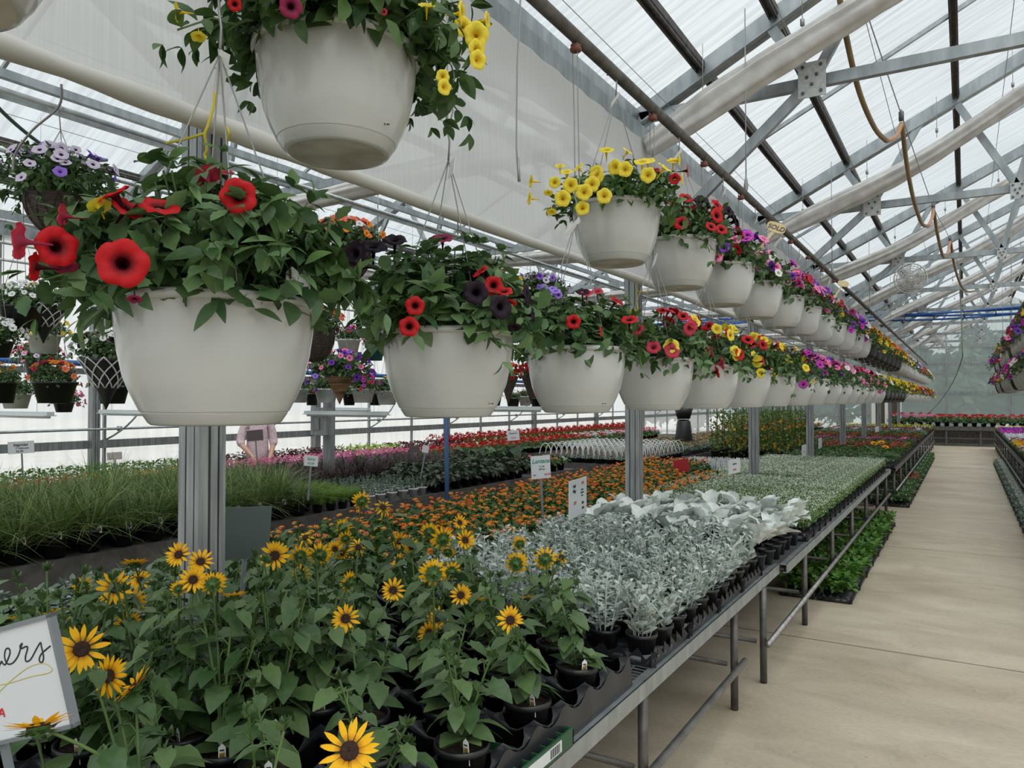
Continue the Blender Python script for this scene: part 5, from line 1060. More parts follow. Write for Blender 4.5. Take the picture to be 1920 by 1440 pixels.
# right bench flats
rb = [('mid', ['rose', 'pink'], 'rose flowers'), ('mid', ['yellow'], 'yellow flowers'), ('mid', ['white', 'plum'], 'white and wine flowers'), ('mid', ['yellow', 'orange'], 'golden flowers'), ('mid', ['plum', 'lilac'], 'dark red flowers'), ('muted', ['lilac', 'white'], 'pale lilac flowers'), ('mid', ['magenta'], 'magenta flowers'), ('mid', ['magenta', 'purple'], 'purple flowers'), ('bright', ['white', 'yellow'], 'creamy flowers')]
y = 9.2
for k in range(16):
    fk, cols, desc = rb[min(k * 9 // 16, 8)]
    flats('bedding_flat', 'flat of seedlings', 1.66, 2, y, 3, FT2, GRN[fk], bandflow(cols, 150, .02), lambda i, j, desc=desc, k=k: '%s in right bench flat, %s from aisle, %s row' % (desc, ordw(2 - i), ordw(3 * k + j + 1)), 'flats on the right bench', .56, .42); y += 1.26
# flats on the floor under the bench edges
FLB = [carpet(220 + i, 420, .06, LEAF_MID, .50, .27, .05, .14, up=.5, jit=.3).mesh('foliage', LEAFB) for i in range(2)]
flats('floor_flat', 'flat of seedlings', -.86, 2, 6.72, 14, FT, FLB, None, lambda i, j: 'flat of bright green seedlings on the floor by the aisle, %s row, %s from the aisle' % (ordw(j + 1), ordw(i + 1)), 'green flats on the floor below the second bench', .27 + .012, .53 * 0 + .282, z=.004) if False else None
FT3 = flat_tray(.27, .53, .06, 10).mesh('tray', TRAYB); FLB = [carpet(220 + i, 420, .06, LEAF_MID, .25, .50, .04, .15, up=.5, jit=.3).mesh('foliage', LEAFB) for i in range(2)]; FLM = [carpet(224 + i, 420, .055, LEAF_MID, .25, .50, .04, .14, up=.5, jit=.3).mesh('foliage', LEAF2) for i in range(2)]
FBK = [dots(230, 26, .022, .25, .5, .04, .17, petalset(['black', 'plum']), 'flowers', STAR)]; FRD = [dots(231, 60, .024, .25, .5, .04, .17, petalset(['red', 'rose']), 'flowers', STAR)]
for j in range(8):
    for i in range(2):
        o = solo('floor_flat', FT3, (-.93 - .285 * i, 6.85 + .545 * j, .003), 'flat of bright green seedlings on the floor, %s row along, %s from the aisle' % (ordw(j + 1), ordw(i + 1)), 'flat of seedlings', 'green flats on the floor under the second bench')
        part('foliage', FLB[j % 2], o)
        if j == 7 or i == 1: part('flowers', FBK[0], o)
for j in range(20):
    for i in range(2):
        o = solo('floor_flat', FT3, (-.88 - .285 * i, 13.2 + .545 * j, .003), 'floor flat of %s under the far bench, %s row along, %s from the aisle' % ('red flowers' if j in (5, 6) else 'green seedlings', ordw(j + 1), ordw(i + 1)), 'flat of seedlings', 'flats on the floor under the far bench')
        part('foliage', FLM[j % 2], o)
        if j in (5, 6): part('flowers', FRD[0], o)
FLS = [carpet(240 + i, 160, .05, LEAF_MID, .24, .5, .04, .09, up=.5, jit=.3).mesh('foliage', MUTED) for i in range(2)]; SV = [dots(242, 60, .02, .10, .5, .05, .10, [SILVER, ANGEL], 'silver_clumps', UMBEL_LO)]
for j in range(22):
    for i in range(2):
        o = solo('floor_flat', FT3, (.72 + .285 * i, 10.95 + .545 * j, .003), 'floor flat of silvery seedlings by the right bench, %s row along, %s from the aisle' % (ordw(j + 1), ordw(i + 1)), 'flat of seedlings', 'flats on the floor under the right bench')
        part('foliage', FLS[j % 2], o); part('silver_clumps', SV[0], o)
# green plastic bench panel end by the aisle
GREENP = mat('dark_green_plastic', (.012, .06, .025), .4, 0, (.03, .11, .05), 6); LBL = mat('white_label', (.62, .64, .63), .5)
t = empty('green_grid', (-1.13, 1.55, .6), 'dark green plastic grid with a barcode label at the bench edge beside the sunflowers', 'plastic grid')
a = Acc()
for xx in (-.095, .0, .100): box(a, (xx - .003, -.5, .008), (xx + .003, .5, .03 if xx < .09 else .055))
box(a, (.097, -.5, .008), (.104, .5, .06))
for yy in np.arange(-.5, .501, .05): box(a, (-.095, yy - .0025, .02), (.10, yy + .0025, .055))
box(a, (-.1, .494, .008), (.104, .5, .055)); part('grid', a.mesh('grid', GREENP, smooth=False), t)
a = Acc(); box(a, (.1045, .16, .018), (.1055, .42, .052)); lb_ = part('label', a.mesh('label', LBL, smooth=False), t)
a = Acc()
for k in range(13): box(a, (.1058, .35 + k * .0045, .022), (.1061, .35 + k * .0045 + (.0016 if k % 3 else .003), .048))
part('barcode', a.mesh('barcode', INK, smooth=False), lb_)
# ------------------------------------------------------------------ left bay benches
def tuft2(seed):
    a = tuft(seed, 115, .56, .0085, .2, 1.0, None, .09, .7, .06); b = tuft(seed + 50, 60, .50, .0085, .2, 1.9, None, .09, .9, .06); b2 = Acc(); b2.__dict__ = a.__dict__; n0 = a.n
    for v, l_, s_, m_ in zip(b.V, b.L, b.S, b.M): a.V.append(v); a.L.append(l_ + n0); a.S.append(s_); a.M.append(m_)
    a.n += b.n; return a
GRS = [tuft2(300 + i).mesh('blades', GRASS) for i in range(4)]
DGR = [tuft(310 + i, 110, .48, .010, .2, 1.3, None, .09, .9, .05).mesh('blades', DGRASS) for i in range(3)]
POT7 = pot_acc(.085, .16, .005, 14).mesh('pot', POTB); TAGB = tag_mesh(.03, .05)
for i in range(8):
    for j in range(14):
        x, y = -5.2 - .235 * i, 1.75 + .235 * j
        o = solo('potted_grass', POT7, (x, y, PH + .003), 'tall green fountain grass in black pot, %s row from the front edge, %s along' % (ordw(i + 1), ordw(j + 1)), 'grass', 'tall green grasses in the left bay', rz=random.uniform(0, 6))
        part('blades', GRS[random.randrange(4)], o, scale=(1.1, 1.1, random.uniform(.62, .95)))
        if i < 2: part('plant_tag', TAGB, o, (.07, -.04, .13)); o.rotation_euler = (0, 0, random.uniform(.3, .8))
for i in range(4):
    for j in range(16):
        x, y = -6.05 - .235 * i, 5.15 + .235 * j
        o = solo('potted_purple_grass', POT7, (x, y, PH + .003), 'tall dark purple fountain grass in black pot, %s row back, %s along' % (ordw(i + 1), ordw(j + 1)), 'grass', 'dark purple grasses in the left bay', rz=random.uniform(0, 6)); part('blades', DGR[random.randrange(3)], o, scale=(1, 1, random.uniform(.6, .85)))
FRN = [bush(320 + i, 420, .04, BLADE, .10, .17, .06, jit=.8).mesh('ferny_foliage', FERN) for i in range(2)]
for v in FRN: pass
FRN = [tuft(324 + i, 260, .17, .003, .2, .9, None, .07, .8, .07).mesh('ferny_foliage', FERN) for i in range(2)]
put_plants('ferny_plant', 'bright green plant', [-5.17 - .17 * i for i in range(5)], [5.02 + .17 * j for j in range(4)], POT4, [('foliage', FRN, 0)], lambda i, j: 'bright green ferny plant next to the tall grasses, %s row back, %s along' % (ordw(i + 1), ordw(j + 1)), 'bright ferny plants')
POTWH = pot_acc(.052, .085, .004, 14).mesh('pot', mat('white_pot_plastic', (.62, .63, .62), .4))
MUT = [sprig(330 + i, 8, .13, 10, .03, LEAF_MID, .07).mesh('grey_foliage', MUTED) for i in range(2)]
put_plants('grey_leaved_plant', 'grey-green plant', [-5.15 - .17 * i for i in range(5)], [5.72 + .17 * j for j in range(6)], POTWH, [('grey_foliage', MUT, 0), ('plant_tag', [TAG4], .07)], lambda i, j: 'small grey-green plant in white pot, %s row back, %s along' % (ordw(i + 1), ordw(j + 1)), 'grey-green plants in white pots')
DKL = leafmat('dusky_green_leaf', (.025, .045, .022), (.08, .10, .06), .15); DUSK = [bush(340 + i, 90, .085, LEAF_MID, .13, .22, .08).mesh('dusky_leaves', DKL) for i in range(2)]
put_plants('dusky_leaved_plant', 'dark leaved plant', [-5.17 - .21 * i for i in range(4)], [6.8 + .21 * j for j in range(10)], POT5, [('dusky_leaves', DUSK, 0), ('plant_tag', [TAG4], .1)], lambda i, j: 'dusky green leafy plant in black pot, %s row back, %s along' % (ordw(i + 1), ordw(j + 1)), 'dusky leafy plants in the left bay')
CAN = [rosette(350 + i, 11, .30, leaf_t(.42, 6, .2, .25), None, .06, .02, 1.9, z0=.12).mesh('broad_leaves', m) for i, m in enumerate((DKL, LEAF2))]
for i, (x, y) in enumerate(((-6.1, 9.0), (-5.8, 9.1), (-5.5, 9.05), (-6.4, 9.1), (-5.75, 9.4), (-6.1, 9.4))):
    o = solo('canna', POT7, (x, y, PH + .003), 'broad-leaved canna in black pot, %s of the clump behind the lantana sign' % ordw(i + 1), 'canna', 'cannas in the left bay'); part('broad_leaves', CAN[i % 2], o)
PFL = [umbels(360 + i, 9, .11, .12, .022, .08, [petal(c)], 'flowers', UMBEL_LO) for i, c in enumerate(('pink', 'rose', 'coral', 'white'))]
for i in range(4):
    for j in range(4):
        o = solo('bedding_plant', POT5, (-5.2 - .21 * i, 9.25 + .24 * j + (0 if i > 2 else .0), PH + .003), 'low pink-flowered plant ending the grass bench, %s row back, %s along' % (ordw(i + 1), ordw(j + 1)), 'flowering plant', 'pink bedding plants at the end of the grass bench')
        part('leaves', LANF[j % 3], o); part('flowers', PFL[(i + j) % 4], o)
# begonias and geraniums in white pots on the narrow bench
BEG = {c: [umbels(370 + i + 10 * k, 12, .10, .16, .022, .09, [petal(a_) for a_ in cs], 'flowers', UMBEL_LO) for i in range(2)] for k, (c, cs) in enumerate((('red', ['coral', 'red']), ('orange', ['orange', 'coral', 'yellow']), ('yellow', ['yellow', 'orange'])))}
GLF = [bush(380 + i, 70, .07, LEAF_MID, .12, .12, .08).mesh('leaves', LEAF2) for i in range(2)]
GER = {c: [umbels(390 + k, 6, .10, .17, .030, .10, [petal(a_) for a_ in cs], 'flower_heads', UMBEL) for _ in (0,)] for k, (c, cs) in enumerate((('pink', ['pink', 'pink', 'magenta']), ('red', ['red', 'red', 'coral']), ('white', ['white', 'coral']), ('rose', ['rose', 'pink'])))}
for i in range(4):
    for j in range(80):
        x, y = -7.22 - .195 * i, 2.35 + .225 * j
        if y > 19.5: break
        if y < 5.6: nm, cc, fl = 'begonia', ('red' if y < 4.3 else 'orange' if i < 2 else 'yellow'), None; fl = BEG[cc][j % 2]; ct = 'begonia'
        else:
            cc = 'pink' if y < 9.3 else 'red' if y < 15 else ('white' if (j // 2) % 2 else 'red') if y < 17.5 else 'rose'; nm = 'geranium'; fl = GER[cc][0]; ct = 'geranium'
        o = solo('potted_' + nm, POTWH if nm == 'begonia' else POT5, (x, y, .623), '%s %s on the narrow left bench, %s row back, %s along' % (cc, nm, ordw(i + 1), ordw(j + 1)), ct, cc + ' ' + nm + 's on the narrow left bench', rz=random.uniform(0, 6))
        part('leaves', GLF[j % 2], o); part('flowers', fl, o)
WF = [carpet(400 + i, 200, .06, LEAF_MID, .68, .42, .05, .20, jit=.4).mesh('foliage', m) for i, m in enumerate((LEAFB, COLEUS, LIME, COLEUS))]
FT5 = flat_tray(.66, .40, .075, 10).mesh('tray', TRAYB); RFL = [dots(410, 60, .03, .6, .4, .05, .26, petalset(['red']), 'flowers', UMBEL_LO)]
for j in range(46):
    y = 2.5 + .42 * j; k = 0 if y < 6.6 else 1 if y < 9.2 else 2 if y < 10.4 else 3 if y < 12.4 else 0
    o = solo('foliage_flat', FT5, (-8.77, y, .623), 'flat of %s plants against the left wall, %s along' % (('green', 'burgundy', 'lime green', 'burgundy')[k], ordw(j + 1)), 'flat of plants', 'flats against the left wall'); part('foliage', WF[k], o)
    if y > 11.5: part('flowers', RFL[0], o)
# white-handled hanging pots standing on the middle left bench
WHP = mat('white_handle_plastic', (.74, .75, .73), .4); a = Acc()
HA = Acc(); tube(HA, [(-.10 * math.cos(q), 0, .09 + .21 * math.sin(q)) for q in np.linspace(0, math.pi, 13)], .0075, 6); HANDLE = HA.mesh('handle', WHP)
HF = [bush(420, 60, .035, LEAF_MID, .09, .05, .07).mesh('leaves', MUTED)]; PW = pot_acc(.095, .085, .005, 14).mesh('pot', POTB); HD = [umbels(421, 14, .09, .06, .010, .08, [petal('white'), petal('rose')], 'flowers', DOT)]
for i in range(9):
    for j in range(11):
        o = solo('handled_pot', PW, (-4.45 - .20 * i, 11.05 + .205 * j, .623), 'low pot with a white arched handle, %s row back, %s along' % (ordw(i + 1), ordw(j + 1)), 'handled pot', 'pots with white arched handles')
        part('handle', HANDLE, o, rot=(0, 0, .35)); part('leaves', HF[0], o); part('flowers', HD[0], o)
OD = [dots(430, 26, .02, .55, .42, .05, .17, petalset(['orange']), 'flowers', STAR)]
flats('bedding_flat', 'flat of seedlings', -4.62, 3, 13.6, 17, FT2, GRN['muted'], lambda i, j: OD if j in (9, 10, 14) else OD, lambda i, j: 'green flat behind the white-handled pots, %s from its aisle, %s row' % (ordw(i + 1), ordw(j + 1)), 'green flats behind the white-handled pots', .56, .42, z=.623)
fl4 = [bandflow(c, 110, .022)[0] for c in (['yellow', 'orange'], ['pink', 'magenta'], ['red', 'rose'], ['white', 'pink'])]
flats('bedding_flat', 'flat of seedlings', -4.65, 3, 22.7, 15, FT2, GRN['mid'], lambda i, j: [fl4[(j // 3) % 4]], lambda i, j: 'flowering flat on the far left bench, %s from its aisle, %s row' % (ordw(i + 1), ordw(j + 1)), 'flowering flats on the far left bench', .56, .42, z=.623)
# flats of white tags behind the lantana
TGF = []
for i in range(2):
    a = carpet(440 + i, 160, .03, LEAF_LOW, .5, .26, .05, .06); r = np.random.default_rng(i); n = 60; ps = np.stack([r.uniform(-.25, .25, n), r.uniform(-.12, .12, n), np.full(n, .09)], 1); X = np.tile([.010, -.004, 0], (n, 1)); Y = np.tile([0, 0, .055], (n, 1))
    a.many(T([(-.5, 0, 0), (.5, 0, 0), (.5, 1, 0), (-.5, 1, 0)], [(0, 1, 2, 3)]), ps, X, Y, X, 1); TGF.append(a.mesh('foliage', [MUTED, TW]))
flats('tagged_flat', 'flat of seedlings', -2.98, 2, 10.35, 6, FT, TGF, None, lambda i, j: 'flat of plugs with small white tags beside the white-flowered flats, %s row, %s back' % (ordw(j + 1), ordw(i + 1)), 'flats with rows of white tags')
# vines on bamboo stakes
VL = leafmat('vine_leaf', (.07, .15, .03), (.20, .27, .06), .3); STK_M = mat('green_bamboo_stake', (.05, .08, .035), .7)
VN = []
for i in range(3):
    a = Acc(); r = np.random.default_rng(450 + i)
    for k in range(3):
        b = np.array([.04 * math.cos(k * 2.1), .04 * math.sin(k * 2.1), .1]); e = b * [2.2, 2.2, 0] + [0, 0, r.uniform(1.0, 1.2)]; tube(a, [b, e], .005, 5, 1)
        n = 70; t = r.uniform(0, .75, n) ** 1.2; ps = b + (e - b) * t[:, None] + r.normal(size=(n, 3)) * .035 * (1.6 - t[:, None]); X, Y, Z = frame(r.normal(size=(n, 3)), [0, 0, 1.] + r.normal(size=(n, 3)) * .5); a.many(LEAF_MID, ps, X * .055, Y * .055, Z * .055, 0)
    VN.append(a.mesh('staked_vine', [VL, STK_M]))
VF = []
for i in range(2):
    a = Acc(); r = np.random.default_rng(460 + i); n = 9; ps = np.stack([r.normal(size=n) * .08, r.normal(size=n) * .08, r.uniform(.15, .75, n)], 1); X, Y, Z = faceframe(np.tile(nrm(-FW), (n, 1)) + r.normal(size=(n, 3)) * .4 + [0, 0, .3]); a.many(PETUNIA_LO, ps, X * .024, Y * .024, Z * .012); VF.append(a.mesh('orange_flowers', [petal('orange' if i == 0 else 'yellow'), INK]))
k = 0
for i in range(4):
    for j in range(10):
        k += 1; o = solo('staked_vine_pot', POT7, (-2.78 - .34 * i, 13.2 + .36 * j, PH + .003), 'vine climbing stakes beside the posts, %s row back, %s along' % (ordw(i + 1), ordw(j + 1)), 'climbing vine', 'vines on stakes', rz=random.uniform(0, 6))
        part('staked_vine', VN[k % 3], o); part('flowers', VF[0 if k % 3 else 1], o)
# geraniums on the end bench
for i in range(26):
    for j in range(3):
        x = -2.3 + .285 * i; c = 'rose' if x < -.9 else 'red' if x < 1.0 else 'coral' if x < 2.0 else 'pink'
        x0 = x; o = solo('potted_geranium', POT7, (x, 31.35 + .3 * j, .683), '%s geranium on the end bench, %s from the left, %s row' % (c, ordw(i + 1), ordw(j + 1)), 'geranium', c + ' geraniums on the end bench', rz=random.uniform(0, 6))
        part('leaves', GLF[i % 2], o, scale=1.6); part('flower_heads', (GER['red'] if c == 'red' else GER['rose'] if c == 'rose' else GER['pink'] if c == 'pink' else BEG['red'])[0], o, scale=(1.75, 1.75, 1.7))

# ------------------------------------------------------------------ other hanging baskets in the left bay
WICK = mat('dark_wicker', (.030, .022, .018), .8, 0, (.085, .062, .05), 25, 1.0, (1, 1, 6)); WICK2 = mat('striped_wicker', (.10, .045, .02), .7, 0, (.30, .18, .10), 6, .8, (1, 1, 12))
TEAL = mat('teal_plastic', (.005, .10, .11), .4); LATW = mat('white_lattice', (.60, .60, .60), .5); SWIRL = mat('white_swirl_pot', (.52, .53, .53), .45, 0, (.66, .66, .65), 6, .6, (1, 1, 3))
def hb(u, v, w, h, kind, cols, zc, spread=1.9, desc='', n=40, fs=.1, top=3.7):
    rx = ray(u, v)[0]; X_ = min(HX, key=lambda q: abs(q - rx * zc)); zc = X_ / rx; c = P(u, v, zc); r = w * zc / FPX / 2; H = h * zc / FPX; z0 = c[2] - H
    t = empty('hanging_basket', (c[0], c[1], z0), desc, 'hanging basket'); a = Acc(); m = {'pot_k': POTB, 'pot_w': SWIRL, 'teal': TEAL, 'bowl': WICK, 'cone': POTB, 'wcone': WICK2, 'dcone': WICK}[kind]
    if kind in ('pot_k', 'pot_w', 'teal'): lathe(a, [(0, 0), (r * .72, 0), (r * .96, H * .9), (r * 1.03, H * .9), (r * 1.03, H), (r * .9, H)], 28)
    elif kind == 'bowl': lathe(a, [(r * math.sin(q) if q > 0 else .001, H * (1 - math.cos(q))) for q in np.linspace(0, math.pi / 2, 9)] + [(r * .92, H)], 28)
    else: lathe(a, [(.003, 0), (r * .25, H * .28), (r * .9, H * .92), (r, H), (r * .9, H)], 28)
    bsk = part('basket', a.mesh('basket', m), t)
    if kind == 'cone':
        a = Acc()
        for sg in (1, -1):
            for k in range(10):
                q0 = k * math.pi / 5; pts = []
                for s in np.linspace(.42, 1.0, 9): rr = (np.interp(s, [0, .28, .92, 1], [0, r * .25, r * .9, r])) * 1.03 + .003; q = q0 + sg * (1 - s) * 2.1; pts.append((rr * math.cos(q), rr * math.sin(q), H * s))
                tube(a, pts, .0045, 4)
        part('lattice', a.mesh('lattice', LATW), t)
    if kind == 'bowl':
        a = Acc()
        for k in range(12):
            for sg in (1, -1): tube(a, [(r * 1.01 * math.sin(q) * math.cos(k * .5236 + sg * (q - 1.57) * .35), r * 1.01 * math.sin(q) * math.sin(k * .5236 + sg * (q - 1.57) * .35), H * (1 - math.cos(q) * 1.01)) for q in np.linspace(.35, 1.57, 7)], .003, 4)
        part('ribs', a.mesh('ribs', WICK), t)
    R = r * spread; sc = R / .30
    part('foliage', FOL_MID[random.randrange(3)], t, (0, 0, H - .2 * sc), scale=sc)
    if cols:
        rr_ = np.random.default_rng(int(u * 7 + v)); n = min(n, 60); p_, d_ = domepts(rr_, n, .30 * sc, .19 * sc, H, .0)
        for i in range(n): setframe(part('flower', flower_lo(cols[rr_.integers(0, len(cols))]), t), p_[i] - [0, 0, .0], d_[i], rr_.uniform(0, 6), rr_.uniform(.8, 1.15) * min(1.1, max(.75, sc * 1.0)))
    tz = 3.066 - z0; zk = min(H + .55, tz - .12)
    for k in range(3):
        a = Acc(); q = k * 2.094 + .4; tube(a, [(r * .98 * math.cos(q), r * .98 * math.sin(q), H * .97), (0, 0, zk)], .0022, 4); part('hanger_wire', a.mesh('hanger_wire', WIRE), t)
    a = Acc(); tube(a, [(0, 0, zk), (-.01, 0, tz - .06), (-.018, 0, tz - .02), (0, 0, tz), (.018, 0, tz - .02)], .003, 5)
    part('hook', a.mesh('hook', WIRE), t); return t
for args in (
 (112, 372, 118, 72, 'bowl', ['lilac', 'lilac', 'lilac', 'violet'], 4.0, 2.0, 'dark woven basket of pale lilac and violet petunias at upper left', 70),
 (42, 575, 78, 42, 'pot_k', ['white'], 5.4, 1.4, 'black hanging pot with white flowers at the left edge'),
 (82, 572, 84, 72, 'cone', ['white', 'yellow'], 5.0, 1.1, 'small black cone basket in white lattice, left of the big red petunia pot', 12),
 (83, 628, 58, 34, 'pot_w', ['yellow'], 6.4, 1.5, 'white swirled pot just below the small lattice cone'),
 (-8, 640, 60, 30, 'pot_k', ['white', 'white'], 4.8, 1.7, 'basket spilling white petunias past the left edge of the photo', 60),
 (72, 680, 46, 30, 'pot_k', ['rose', 'pink', 'lilac'], 7.6, 2.0, 'small black pot of wine and pink flowers with white rims', 70),
 (103, 716, 76, 40, 'pot_k', ['coral', 'orange', 'rose'], 5.6, 1.15, 'wide black pot of coral and orange lantana at the left', 30),
 (4, 716, 52, 40, 'pot_k', ['orange'], 5.6, 1.5, 'black pot of green leaves cut by the left edge', 8),
 (30, 738, 52, 28, 'pot_w', ['yellow'], 6.6, 1.5, 'white swirled pot with a few yellow flowers, low at the left', 8),
 (200, 672, 92, 96, 'cone', ['white', 'white', 'white', 'white', 'black'], 4.3, 1.35, 'large black cone basket in white lattice with white and black petunias', 60),
 (120, 755, 36, 18, 'pot_k', ['pink', 'lilac'], 8.6, 1.9, 'tiny black pot of pink flowers under the coral lantana pot', 50),
 (212, 725, 56, 32, 'pot_k', ['white'], 6.0, 1.5, 'black pot with white flowers behind the large lattice cone'),
 (590, 618, 76, 62, 'bowl', ['coral', 'orange'], 4.6, 1.5, 'round dark woven basket between the first two cream pots', 30),
 (650, 470, 90, 60, 'bowl', ['coral', 'coral', 'orange', 'coral', 'white'], 4.6, 1.7, 'dark basket of coral flowers showing above the gap between cream pots', 80),
 (637, 706, 56, 52, 'wcone', ['purple', 'purple', 'pink', 'violet'], 6.2, 2.3, 'brown striped wicker cone of purple and pink flowers', 110),
 (558, 729, 42, 26, 'pot_w', ['pink'], 8.6, 1.4, 'white swirled pot, leftmost in the row beside the wicker cone', 10),
 (612, 729, 44, 26, 'pot_w', ['purple'], 8.6, 1.4, 'white swirled pot directly left of the wicker cone', 14),
 (681, 729, 44, 26, 'pot_w', ['magenta', 'rose'], 8.6, 1.5, 'white swirled pot of magenta flowers right of the wicker cone', 50),
 (726, 733, 42, 26, 'pot_w', ['rose', 'yellow'], 8.6, 1.5, 'white swirled pot nearest the second cream pot', 14),
 (585, 738, 26, 22, 'pot_k', ['rose'], 10.5, 1.4, 'small black pot between the two left white swirled pots', 6),
 (655, 738, 26, 22, 'pot_k', ['rose'], 10.5, 1.4, 'small black pot behind the wicker cone', 6),
 (704, 738, 26, 22, 'pot_k', None, 10.5, 1.4, 'small black pot between the two right white swirled pots'),
 (654, 637, 44, 26, 'pot_w', ['magenta', 'rose'], 7.4, 1.4, 'white swirled pot of magenta flowers high above the wicker cone', 40),
 (704, 652, 34, 24, 'teal', ['coral'], 6.6, 1.5, 'teal hanging pot tucked behind the second cream pot', 10),
 (953, 706, 40, 52, 'dcone', ['red', 'coral'], 6.8, 1.25, 'dark cone basket of red flowers, left of the pair between cream pots', 40),
 (996, 704, 40, 54, 'dcone', ['red', 'red'], 6.8, 1.25, 'dark cone basket of red flowers, right of the pair between cream pots', 40),
 (930, 545, 60, 40, 'bowl', ['yellow', 'pink', 'yellow'], 6.0, 1.7, 'basket of small yellow and pink flowers behind the second cream pot', 90),
 (1010, 560, 74, 40, 'bowl', ['lilac', 'violet', 'lilac', 'purple'], 6.0, 1.7, 'basket of lilac and purple flowers behind the third cream pot', 90)): hb(*args)
for i, u in enumerate((928, 962, 985, 1008, 1045)):
    hb(u, 743 + (i % 2) * 4, 26, 18, 'pot_w' if i in (2, 4) else 'pot_k', ['red'] if i % 2 else None, 12.0, 1.3, 'tiny far %s hanging pot, %s of the five between the cream pots' % ('white' if i in (2, 4) else 'black', ordw(i + 1)), 8)
# a long far row of black cones under the far beams, seen beneath the pots
for i in range(12):
    x, y = -4.6, 18.5 + .9 * i; t = empty('hanging_basket', (x, y, 1.55), 'dark cone basket in a far row over the left bay, %s along' % ordw(i + 1), 'hanging basket', 'far row of dark cone baskets')
    a = Acc(); lathe(a, [(.003, 0), (.06, .1), (.17, .26), (.16, .27)], 14); part('basket', a.mesh('basket', POTB), t); part('foliage', FOL_FAR[i % 3], t, (0, 0, .08), scale=.75)
    a = Acc(); tube(a, [(0, 0, .25), (0, 0, 1.49)], .003, 4); part('hanger_wire', a.mesh('hanger_wire', WIRE), t)

# ------------------------------------------------------------------ signs
BOARD = mat('white_sign_board', (.66, .68, .70), .35); BGREEN = mat('grey_green_board_back', (.075, .10, .095), .55); FRAME = mat('grey_board_frame', (.22, .24, .26), .4, .3); BDARK = mat('plum_board_back', (.10, .075, .085), .6); GINK = mat('green_ink', (.05, .30, .20), .6)
def sign(us, vs, zcs, lines, label, m=BOARD, drop=.3, frame_=None, cat='sign', name='sign'):
    """us, vs, zcs: left-top and right-bottom pixel and the depths of the two upright edges"""
    tl = P(us[0], vs[0], zcs[0]); tr = P(us[1], vs[1], zcs[1]); hgt = abs(vs[2] - vs[0]) * zcs[0] / FPX; X = tr - tl; w = np.linalg.norm(X); X = X / w; Yv = nrm(np.array([0, 0, 1.]) - X * X[2]); Z = np.cross(X, Yv); o = tl - Yv * hgt
    t = empty(name, tuple(o), label, cat); t.matrix_local = Matrix(((X[0], Yv[0], Z[0], o[0]), (X[1], Yv[1], Z[1], o[1]), (X[2], Yv[2], Z[2], o[2]), (0, 0, 0, 1)))
    a = Acc(); box(a, (0, 0, -.006), (w, hgt, 0)); b = part('board', a.mesh('board', m, smooth=False), t)
    if frame_:
        a = Acc(); f = .007
        for lo, hi in (((-f, -f, -.01), (0, hgt + f, .006)), ((w, -f, -.01), (w + f, hgt + f, .006)), ((-f, -f, -.01), (w + f, 0, .006)), ((-f, hgt, -.01), (w + f, hgt + f, .006))): box(a, lo, hi)
        part('frame', a.mesh('frame', FRAME, smooth=False), t)
    a = Acc(); box(a, (w / 2 - .008, -drop, -.014), (w / 2 + .008, hgt * .8, -.0065)); part('stake', a.mesh('stake', FRAME, smooth=False), t)
    for s, fx, fy, sz, mm, sh in lines: part('lettering', text_mesh(s, sz * hgt, mm, sh), b, (fx * w, fy * hgt, .0008))
    return t, w, hgt, np.array([[X[0], Yv[0], Z[0], o[0]], [X[1], Yv[1], Z[1], o[1]], [X[2], Yv[2], Z[2], o[2]], [0, 0, 0, 1]])
sign((14, 63, 14), (829, 826, 852, 852), (8.0, 8.0), [('begonias', .5, .62, .34, INK, .1), ('5" white pots', .55, .38, .2, INK, .1), ('$5.99', .45, .1, .26, INK, 0)], 'handwritten sign reading begonias by the left wall')
sign((200, 228), (849, 847, 863), (8.6, 8.6), [], 'small blank pinkish sign among the begonias', mat('pale_pink_board', (.50, .44, .44), .6))
sign((462, 492), (808, 805, 828), (8.9, 8.8), [], 'dark plum back of a sign standing before the person', BDARK)
sign((571, 597), (853, 855, 873), (6.6, 6.6), [('Salvia', .5, .55, .34, GINK, .2), ('$3.99', .5, .15, .28, GINK, 0)], 'pale sign with green writing among the grasses')
sign((995, 1031), (856, 853, 899), (5.2, 5.25), [('Lantana', .5, .68, .27, GINK, .3), ('5" pot', .55, .50, .1, INK, 0), ('full sun', .55, .38, .1, INK, 0), ('$4.99', .82, .12, .13, RED_INK, 0), ('$4', .15, .12, .12, RED_INK, 0)], 'white sign reading Lantana behind the orange lantana', drop=.34)
sign((1068, 1100), (903, 893, 975), (4.45, 4.85), [('Angel', .26, .80, .13, INK, .2), ('Wings', .26, .66, .13, INK, .2), ('$7.95', .75, .82, .12, RED_INK, 0), ('soft silver', .72, .66, .07, INK, 0), ('felted leaves', .72, .58, .07, INK, 0), ('full sun', .72, .50, .07, INK, 0), ('$7.95', .30, .34, .12, RED_INK, 0), ('Silver', .76, .28, .12, INK, .2), ('Sand', .76, .14, .12, INK, .2)], 'white sign reading Angel Wings among the felt-leaved plants', drop=.3)
sign((950, 973), (808, 806, 827), (13.9, 13.9), [('Geranium', .5, .65, .2, INK, .1), ('$5.99', .5, .2, .2, RED_INK, 0)], 'tilted white sign before the red geraniums', drop=.36)
sign((793, 805), (834, 836, 848), (8.4, 8.4), [], 'small white sign left of the red geraniums')
sign((766, 785), (838, 834, 850), (9.9, 9.9), [], 'small dark sign behind the purple grasses', BDARK, .4)
sign((1366, 1388), (863, 859, 890), (6.3, 6.5), [('Euphorbia', .5, .62, .17, INK, 0), ('$19.95', .5, .2, .2, RED_INK, 0)], 'small white price sign among the tiny white flowers', drop=.22)
